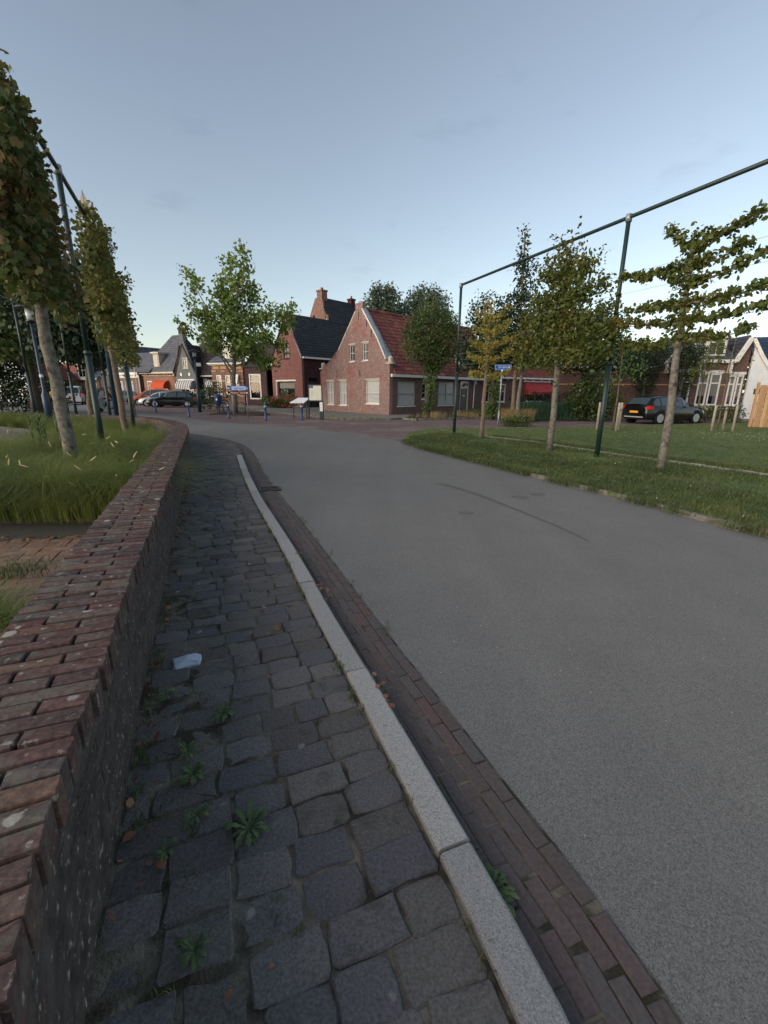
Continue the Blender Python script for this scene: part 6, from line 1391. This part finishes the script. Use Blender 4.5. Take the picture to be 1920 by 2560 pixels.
# ------------------------------------------------------------------ vehicles
def car(label, loc, rz, L, W, H, paint, st, wins, wx, wr=.32, cat='car', name='parked_car', plate='plate_y', group=None, gl='carglass', screen=(6, 7), rear=(1, 3)):
    """st: stations (x fraction, z low, z belt, z roof, half width belt, half width roof); x runs from rear to front"""
    t = root(name, label, cat, loc, rz, group); hw = W / 2; rings = []
    for (fx, zl, zb, zt, wb, wt) in st:
        x = fx * L; wb *= hw; wt *= hw
        half = [(wb * .90, zl), (wb * .99, zl + .10), (wb * 1.0, (zl + zb) / 2 + .04), (wb * .96, zb), (wt, zt - .035), (wt * .82, zt - .004), (0, zt + .012)]
        rings.append([(x, -y, z) for y, z in half] + [(x, y, z) for y, z in half[-2::-1]])
    m = len(rings[0]); V = [p for r in rings for p in r]; n = len(rings)
    F = [(i * m + j, i * m + j + 1, (i + 1) * m + j + 1, (i + 1) * m + j) for i in range(n - 1) for j in range(m - 1)] + [tuple(range(m)), tuple((n - 1) * m + j for j in range(m))[::-1]]
    F += [((i + 1) * m, (i + 1) * m + m - 1, i * m + m - 1, i * m) for i in range(n - 1)]
    b = MB().add(V, F).build('body', paint, t, True)
    b.data.polygons.foreach_set('use_smooth', [True] * len(b.data.polygons))
    md = b.modifiers.new('bev', 'BEVEL'); md.width = .02; md.segments = 2; md.limit_method = 'ANGLE'; md.angle_limit = R(28)
    def at_(fx, j):   # point on the shell's edge j (right side) interpolated along x
        xs = [s[0] for s in st]; k = max(0, min(n - 2, int(np.searchsorted(xs, fx) - 1))); u = (fx - xs[k]) / (xs[k + 1] - xs[k]); a, c = np.array(rings[k][j]), np.array(rings[k + 1][j]); return a + (c - a) * u
    for sg in (1, -1):
        for q, (f0, f1) in enumerate(wins):
            pts = []
            for fx, v in ((f0, .1), (f1, .1), (f1 - (.012 if q else 0), .93), (f0, .93)):
                p = at_(fx, 3) * (1 - v) + at_(fx, 4) * v; p[1] -= .012; p[1] *= sg; pts.append(tuple(p))
            if sg < 0: pts = pts[::-1]
            inn = [(x, y - .02 * (-1 if y > 0 else 1) * -1, z) for x, y, z in pts]
            MB().add(pts, [(0, 1, 2, 3)]).build('side_window', gl, t)
        for f in wins[:-1]:
            pass
    def screenq(a, b_, v0, v1, nm):
        A_, B_ = np.array(rings[a]), np.array(rings[b_])
        l0, r0 = A_[4] + (B_[4] - A_[4]) * v0, A_[-5] + (B_[-5] - A_[-5]) * v0; l1, r1 = A_[4] + (B_[4] - A_[4]) * v1, A_[-5] + (B_[-5] - A_[-5]) * v1
        nn = np.cross(r0 - l0, l1 - l0); nn /= np.linalg.norm(nn); nn *= (1 if nn[2] > 0 else -1)
        m0 = (A_[6] + (B_[6] - A_[6]) * v0); m1 = (A_[6] + (B_[6] - A_[6]) * v1)
        q = [l0 * .93 + m0 * .07, m0, r0 * .93 + m0 * .07, r1 * .92 + m1 * .08, m1, l1 * .92 + m1 * .08]; q = [tuple(p + nn * .022 + np.array((0, 0, .012 if i in (0, 2, 3, 5) else 0))) for i, p in enumerate(q)]
        MB().add(q, [(0, 1, 4, 5), (1, 2, 3, 4)]).build(nm, gl, t)
    screenq(screen[0], screen[1], .08, .92, 'windscreen'); screenq(rear[0], rear[1], .15, .9, 'rear_window')
    for sg in (1, -1):
        for fx in wx:
            x = fx * L; k = abs(at_(fx, 2)[1]); y = k * sg
            ar = MB().lathe([(wr + .07, 0), (wr + .07, .012)], (0, 0, 0), 22, lambda p, y=y, sg=sg, x=x: (x + p[0], y + (-.05 + p[2] + .045) * sg, wr + p[1] + .02)).build('wheel_arch', 'tyre', t)
            ty = MB().lathe([(wr * .62, -.2), (wr * .96, -.2), (wr, -.17), (wr, -.02), (wr * .95, .0), (wr * .66, .008)], (0, 0, 0), 24, lambda p, y=y, sg=sg, x=x: (x + p[0], y + (p[2] + .016) * sg, wr + p[1])).build('wheel', 'tyre', t, True)
            sp_ = MB(); 
            for k_ in range(7):
                a = 2 * math.pi * k_ / 7; c, s = math.cos(a), math.sin(a); q = [(.04, -.04), (wr * .64, -.05), (wr * .64, .05), (.04, .04)]
                sp_.add([(x + u * c - v * s, y + .028 * sg, wr + u * s + v * c) for u, v in q] + [(x + u * c - v * s, y + .01 * sg, wr + u * s + v * c) for u, v in q], [(0, 1, 2, 3), (0, 4, 5, 1), (2, 6, 7, 3), (1, 5, 6, 2), (0, 3, 7, 4)])
            sp_.lathe([(wr * .6, .0), (wr * .68, .0), (wr * .68, .022), (wr * .61, .022)], (0, 0, 0), 24, lambda p, y=y, sg=sg, x=x: (x + p[0], y + (p[2] + .012) * sg, wr + p[1])).lathe([(.06, .0), (.06, .03)], (0, 0, 0), 10, lambda p, y=y, sg=sg, x=x: (x + p[0], y + (p[2] + .004) * sg, wr + p[1]))
            sp_.build('rim', 'rim', ty)
    return t, at_, rings
WAG = [(0, .42, .80, .90, .74, .70), (.012, .30, .86, .98, .86, .74), (.045, .24, .93, 1.12, .93, .72), (.12, .22, .95, 1.42, .97, .68), (.25, .2, .95, 1.485, 1.0, .71), (.45, .2, .93, 1.50, 1.0, .73), (.58, .2, .92, 1.44, 1.0, .71), (.735, .2, .91, .97, .99, .80), (.90, .22, .78, .83, .95, .76), (.97, .27, .64, .69, .85, .66), (1, .36, .50, .54, .70, .55)]
def wagon(label, loc, rz, L, paint, lamps=True, **kw):
    t, at_, rg = car(label, loc, rz, L, 1.83, 1.5, paint, WAG, [(.10, .20), (.215, .385), (.40, .555), (.57, .655)], (.20, .815), .33, **kw)
    for sg in (1, -1):
        q = [np.array(rg[k][j]) * (1, -sg * -1, 1) for k, j in ((1, 4), (2, 4), (2, 3), (1, 3))]
        MB().box(-.015, .30, sg * .80 - .09, sg * .80 + .09, .80, .98, lambda p: (p[0] + .03 + max(0, (p[2] - .8)) * .25, p[1], p[2])).build('tail_light', 'tail', t)
        MB().box(L * .935, L * .99, sg * .62 - .14, sg * .62 + .12, .60, .72, lambda p: (p[0] - (p[2] - .6) * .9 - abs(p[1]) * .14 + .11, p[1], p[2])).build('headlight', 'lamp_glass', t)
        MB().box(L * .635, L * .665, sg * 1.02 - .1, sg * 1.02 + .06, .93, 1.06).build('mirror', paint, t)
        for fx in (.385, .565): MB().box(L * fx - .17, L * fx - .03, sg * .905 - .01, sg * .905 + .02, .80, .825).build('door_handle', 'black', t)
    MB().box(-.03, -.0, -.26, .26, .60, .71).build('number_plate', 'plate_y', t); MB().box(-.02, .05, -.6, .6, .36, .42).build('bumper_trim', 'grey_paint', t)
    MB().box(L * .995, L * 1.01, -.26, .26, .36, .46).build('number_plate', 'plate_y', t); MB().box(L * .97, L * 1.0, -.4, .4, .48, .58).build('grille', 'black', t)
    for sg in (1, -1): MB().tube([(L * .16, sg * .62, 1.5), (L * .5, sg * .64, 1.53)], .015, 6).build('roof_rail', 'black', t)
    return t
wagon('black estate car with orange number plate parked beyond the lawn', (13.55, 24.4, .0), math.atan2(1.35, 3.9), 4.35, 'car_black')
wagon('black estate car parked sideways before the striped awning', (-18.35, 44.6, .0), R(192.5), 4.7, 'car_black')
HAT = [(0, .42, .80, .92, .76, .70), (.02, .28, .88, 1.05, .92, .74), (.06, .24, .93, 1.3, .95, .72), (.14, .22, .94, 1.5, .98, .72), (.3, .2, .94, 1.56, 1.0, .74), (.5, .2, .93, 1.54, 1.0, .74), (.64, .2, .92, 1.38, 1.0, .72), (.80, .2, .90, .96, .98, .78), (.93, .24, .76, .80, .92, .72), (.98, .3, .62, .66, .80, .6), (1, .4, .52, .55, .68, .5)]
def hatch(label, loc, rz, L, paint, k=1.0, **kw):
    st = [(a, b, c * k, d * k, e, f) for a, b, c, d, e, f in HAT]
    t, at_, rg = car(label, loc, rz, L, 1.76, 1.5, paint, st, [(.13, .30), (.32, .50), (.52, .70)], (.19, .80), .31, **kw)
    for sg in (1, -1):
        MB().box(L * .95, L * .99, sg * .58 - .13, sg * .58 + .11, .62, .74, lambda p: (p[0] - (p[2] - .6) * .7 - abs(p[1]) * .14 + .08, p[1], p[2])).build('headlight', 'lamp_glass', t)
        MB().box(-.01, .1, sg * .74 - .08, sg * .74 + .08, .85, 1.05, lambda p: (p[0] + (p[2] - .85) * .35, p[1], p[2])).build('tail_light', 'tail', t)
        MB().box(L * .68, L * .71, sg * .98 - .1, sg * .98 + .06, .93, 1.05).build('mirror', 'black', t)
    MB().box(L * .995, L * 1.01, -.26, .26, .38, .48).build('number_plate', 'plate_y', t); MB().box(-.03, .0, -.26, .26, .5, .61).build('number_plate', 'plate_w', t)
    return t
hatch('pale silver car behind the black estate car, nose towards the plaza', (-21.05, 47.4, 0), R(194), 4.3, 'car_silver', .94)
hatch('orange family car behind the silver car', (-24.0, 51.2, 0), R(200), 4.3, 'car_orange', 1.1)
hatch('light grey car half hidden by the thick tree trunk', (-30.0, 55.0, 0), R(200), 4.2, 'car_grey', 1.0)
hatch('small white hatchback seen from behind at the far left', (-41.8, 53.5, 0), R(115), 4.0, 'car_white', .98)
VAN = [(0, .45, 1.05, 1.2, .90, .84), (.005, .32, 1.12, 1.90, .96, .86), (.02, .3, 1.12, 1.95, .98, .86), (.3, .3, 1.12, 1.98, 1.0, .87), (.6, .3, 1.12, 1.97, 1.0, .87), (.72, .3, 1.1, 1.88, 1.0, .84), (.86, .3, 1.08, 1.16, .98, .82), (.96, .35, .9, .95, .92, .74), (1, .4, .62, .66, .8, .6)]
t, a_, rg = car('white passenger van seen from behind with orange number plate', (-33.5, 48.2, 0), R(119), 4.9, 1.92, 1.97, 'car_white', VAN, [(.04, .26), (.28, .5), (.52, .70)], (.18, .80), .34, 'van', 'parked_van', screen=(5, 6), rear=(0, 1))
MB().box(-.03, -.005, -.72, .72, 1.22, 1.75, lambda p: (p[0] + (p[2] - 1.2) * .02 + .012, p[1], p[2])).build('rear_window', 'carglass', t); MB().box(-.05, -.02, -.3, .22, .78, .92).build('number_plate', 'plate_y', t)
MB().box(-.08, .05, -.86, .86, .36, .52).build('bumper', 'car_white', t); MB().box(-.0, .3, -.8, .8, .2, .36).build('underbody', 'black', t)
for sg in (1, -1): MB().box(-.03, .06, sg * .86 - .05, sg * .86 + .05, .8, 1.3).build('tail_light', 'tail', t)

# ------------------------------------------------------------------ bicycles, scooter and people
def wheel(mb, x, y, z, r, ax='y', tr=.02):
    mb.tube([(x + r * math.cos(a), y, z + r * math.sin(a)) for a in np.linspace(0, 2 * math.pi, 25)], tr, 6); 
def bicycle(label, loc, rz, frame_mat='black', cat='bicycle'):
    t = root('bicycle', label, cat, loc, rz)
    for x in (0, 1.08):
        mb = MB(); wheel(mb, x, 0, .35, .335); w_ = mb.build('wheel', 'tyre', t, True); sp_ = MB()
        for k in range(12): a = k * math.pi / 6; sp_.tube([(x, 0, .35), (x + .32 * math.cos(a), 0, .35 + .32 * math.sin(a))], .002, 4)
        stuff(sp_.build('spokes', 'galv', w_)); mb = MB(); mb.tube([(x + .37 * math.cos(a), 0, .35 + .37 * math.sin(a)) for a in np.linspace(.5, 2.6, 10)], .018, 5).build('mudguard', 'black', t)
    mb = MB()
    for a, b in (((0, 0, .35), (.42, 0, .30)), ((.42, 0, .30), (.30, 0, .85)), ((.42, 0, .30), (.88, 0, .78)), ((.33, 0, .68), (.86, 0, .9)), ((0, 0, .35), (.32, 0, .72)), ((1.08, 0, .35), (.86, 0, .98))): mb.tube([a, b], .016, 6)
    mb.build('frame', frame_mat, t); MB().tube([(.68, -.28, 1.06), (.80, -.1, 1.04), (.84, 0, 1.0), (.80, .1, 1.04), (.68, .28, 1.06)], .013, 6).build('handlebar', 'galv', t)
    MB().box(.18, .42, -.07, .07, .88, .93).build('saddle', 'black', t); MB().box(-.2, .22, -.06, .06, .73, .75).build('carrier', 'black', t); return t
def body(label, loc, rz, J, mats, extra=None):
    """a clothed figure: joints J (name -> xyz), one skin for the whole body, clothes as their own skins over it"""
    t = root('person', label, 'person', loc, rz)
    def skin(name, chain, mat):
        me = bpy.data.meshes.new(name); vs = []; es = []; rs = []; idx = {}
        for line in chain:
            prev = None
            for (k, r) in line:
                if k not in idx: idx[k] = len(vs); vs.append(J[k]); rs.append(r)
                if prev is not None: es.append((prev, idx[k]))
                prev = idx[k]
        me.from_pydata(vs, es, []); me.materials.append(M[mat]); o = bpy.data.objects.new(name, me); col.objects.link(o); o.parent = t
        me.update(); o.modifiers.new('s', 'SKIN')
        if not me.skin_vertices: me.attributes  # layer is made by the modifier
        for i, sv in enumerate(me.skin_vertices[0].data): sv.radius = (rs[i], rs[i] * (.8 if rs[i] > .1 else 1)); sv.use_root = (i == 0)
        m2 = o.modifiers.new('u', 'SUBSURF'); m2.levels = 1; m2.render_levels = 1; return o
    try:
        skin('body', [[('hip', .12), ('chest', .14), ('neck', .055), ('head', .095), ('crown', .07)], [('chest', .14), ('shl', .06), ('ell', .042), ('hal', .03)], [('chest', .14), ('shr', .06), ('elr', .042), ('har', .03)], [('hip', .12), ('kl', .065), ('al', .045), ('tl', .04)], [('hip', .12), ('kr', .065), ('ar', .045), ('tr', .04)]], 'skin')
        skin('shirt', [[('hip', .145), ('chest', .165)], [('chest', .165), ('shl', .078), ('ell', .06)], [('chest', .165), ('shr', .078), ('elr', .06)]], mats[0])
        skin('trousers', [[('hip', .15), ('kl', .085)] + ([('al', .06)] if mats[3] else []), [('hip', .15), ('kr', .085)] + ([('ar', .06)] if mats[3] else [])], mats[1])
        skin('hair', [[('hair0', .1), ('crown', .085)]], mats[2])
        skin('shoe', [[('al', .05), ('tl', .05)]], 'cl_dark'); skin('shoe', [[('ar', .05), ('tr', .05)]], 'cl_dark')
    except Exception as ex: print('skin', ex)
    h = J['head']; d = J['look']
    MB().lathe([(.0, -.02), (.014, 0), (.016, .03), (.0, .04)], (h[0] + d[0] * .10, h[1] + d[1] * .10, h[2] - .02), 6).build('nose', 'skin', t, True)
    for s in (-1, 1): MB().lathe([(.0, -.008), (.01, 0), (.0, .008)], (h[0] + d[0] * .088 - d[1] * .035 * s, h[1] + d[1] * .088 + d[0] * .035 * s, h[2] + .02), 6).build('eye', 'black', t)
    return t
def riding(z=0):
    return dict(hip=(.25, 0, .98), chest=(.34, 0, 1.38), neck=(.38, 0, 1.52), head=(.42, 0, 1.64), crown=(.41, 0, 1.74), hair0=(.38, 0, 1.68), shl=(.38, .19, 1.42), ell=(.56, .24, 1.2), hal=(.70, .26, 1.08), shr=(.38, -.19, 1.42), elr=(.56, -.24, 1.2), har=(.70, -.26, 1.08),
                kl=(.60, .1, .78), al=(.42, .12, .42), tl=(.56, .12, .36), kr=(.54, -.1, .62), ar=(.40, -.12, .2), tr=(.54, -.12, .16), look=(1, 0))
bicycle('black bicycle ridden past the far end of the curved wall', (-22.05, 30, .0), R(112)); body('person in a yellow top cycling away behind the nearest tree trunk', (-22.05, 30, .0), R(112), riding(), ('cl_yellow', 'cl_dark', 'hair', True))
bicycle('dark bicycle partly cut off by the left edge of the photo', (-25.95, 29.5, .0), R(4)); body('person in dark top and grey shorts cycling at the far left', (-25.95, 29.5, .0), R(4), riding(), ('cl_navy', 'cl_grey', 'hair', False))
std = dict(hip=(0, 0, .95), chest=(0, 0, 1.36), neck=(0, 0, 1.52), head=(.02, 0, 1.64), crown=(.01, 0, 1.74), hair0=(-.02, 0, 1.68), shl=(0, .19, 1.42), ell=(.03, .25, 1.16), hal=(.12, .24, .95), shr=(0, -.19, 1.42), elr=(.03, -.25, 1.16), har=(.12, -.24, .95), kl=(.03, .1, .5), al=(0, .1, .08), tl=(.14, .1, .04), kr=(.02, -.1, .5), ar=(-.02, -.1, .08), tr=(.12, -.1, .04), look=(1, 0))
body('person in dark clothes standing behind the black estate car by the lamp', (-19.2, 46.2, .0), R(230), std, ('cl_dark', 'cl_dark', 'hair', True))
# scooter with windshield
t = root('scooter', 'grey motor scooter with clear windshield crossing behind the green poles', 'scooter', (-19.85, 33.2, 0), R(176))
for x in (0, 1.25):
    MB().lathe([(.12, -.06), (.22, -.055), (.235, 0), (.22, .055), (.12, .06)], (0, 0, 0), 18, lambda p, x=x: (x + p[0], p[2], .235 + p[1])).build('wheel', 'tyre', t, True)
MB().prism([(-.35, .55), (-.3, .75), (.1, .82), (.45, .78), (.55, .45), (.9, .38), (1.0, .95), (1.08, 1.0), (1.22, .7), (1.5, .5), (1.62, .36), (1.2, .42), (.95, .22), (.4, .22), (.15, .42), (-.2, .42)], -.17, .17).build('body', 'grey_paint', t)
MB().box(-.2, .5, -.13, .13, .8, .87).build('seat', 'black', t); MB().lathe([(.0, -.05), (.11, -.03), (.12, .02), (.0, .06)], (1.16, 0, 1.02), 12).build('headlight', 'lamp_glass', t, True)
MB().add([(1.08, -.24, 1.05), (1.08, .24, 1.05), (1.0, .27, 1.3), (.92, .2, 1.52), (.92, -.2, 1.52), (1.0, -.27, 1.3)], [(0, 1, 2, 3, 4, 5)]).build('windshield', 'lamp_glass', t)
MB().tube([(.88, -.32, 1.05), (.98, -.1, 1.02), (.98, .1, 1.02), (.88, .32, 1.05)], .018, 6).build('handlebar', 'black', t)
J = riding(); J = {k: ((v[0] - .05, v[1], v[2] - .03) if k != 'look' else v) for k, v in J.items()}; J.update(kl=(.62, .13, .72), al=(.72, .14, .34), tl=(.86, .14, .3), kr=(.62, -.13, .72), ar=(.72, -.14, .34), tr=(.86, -.14, .3), hal=(.86, .28, 1.06), har=(.86, -.28, 1.06))
body('person in dark clothes riding the grey scooter', (-19.85, 33.2, 0), R(176), J, ('cl_dark', 'cl_dark', 'skin', True))
# distant treeline closing the street ends
def mass(name, x0, y0, x1, y1, h, n, leaf='lf_far'):
    t_ = rng.random(n); q = rng.random(n); hh = h * (.75 + .25 * np.sin(t_ * 23) * np.cos(t_ * 7.3)); P = np.stack([x0 + (x1 - x0) * t_ + rng.normal(size=n), y0 + (y1 - y0) * t_ + rng.normal(size=n) * 1.2, q ** .7 * hh], 1)
    leaf_cloud(name, P, .7, leaf, None, 'dia', .3)
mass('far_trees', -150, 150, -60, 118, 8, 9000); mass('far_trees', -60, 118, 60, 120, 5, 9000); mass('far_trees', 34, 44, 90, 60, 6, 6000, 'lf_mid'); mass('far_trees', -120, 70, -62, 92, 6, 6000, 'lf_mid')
struct(MB().flat([(-25, 61), (-16, 53), (-6, 52), (20, 55), (20, 90), (-25, 90)], .02).build('back_gardens', 'lawn'))
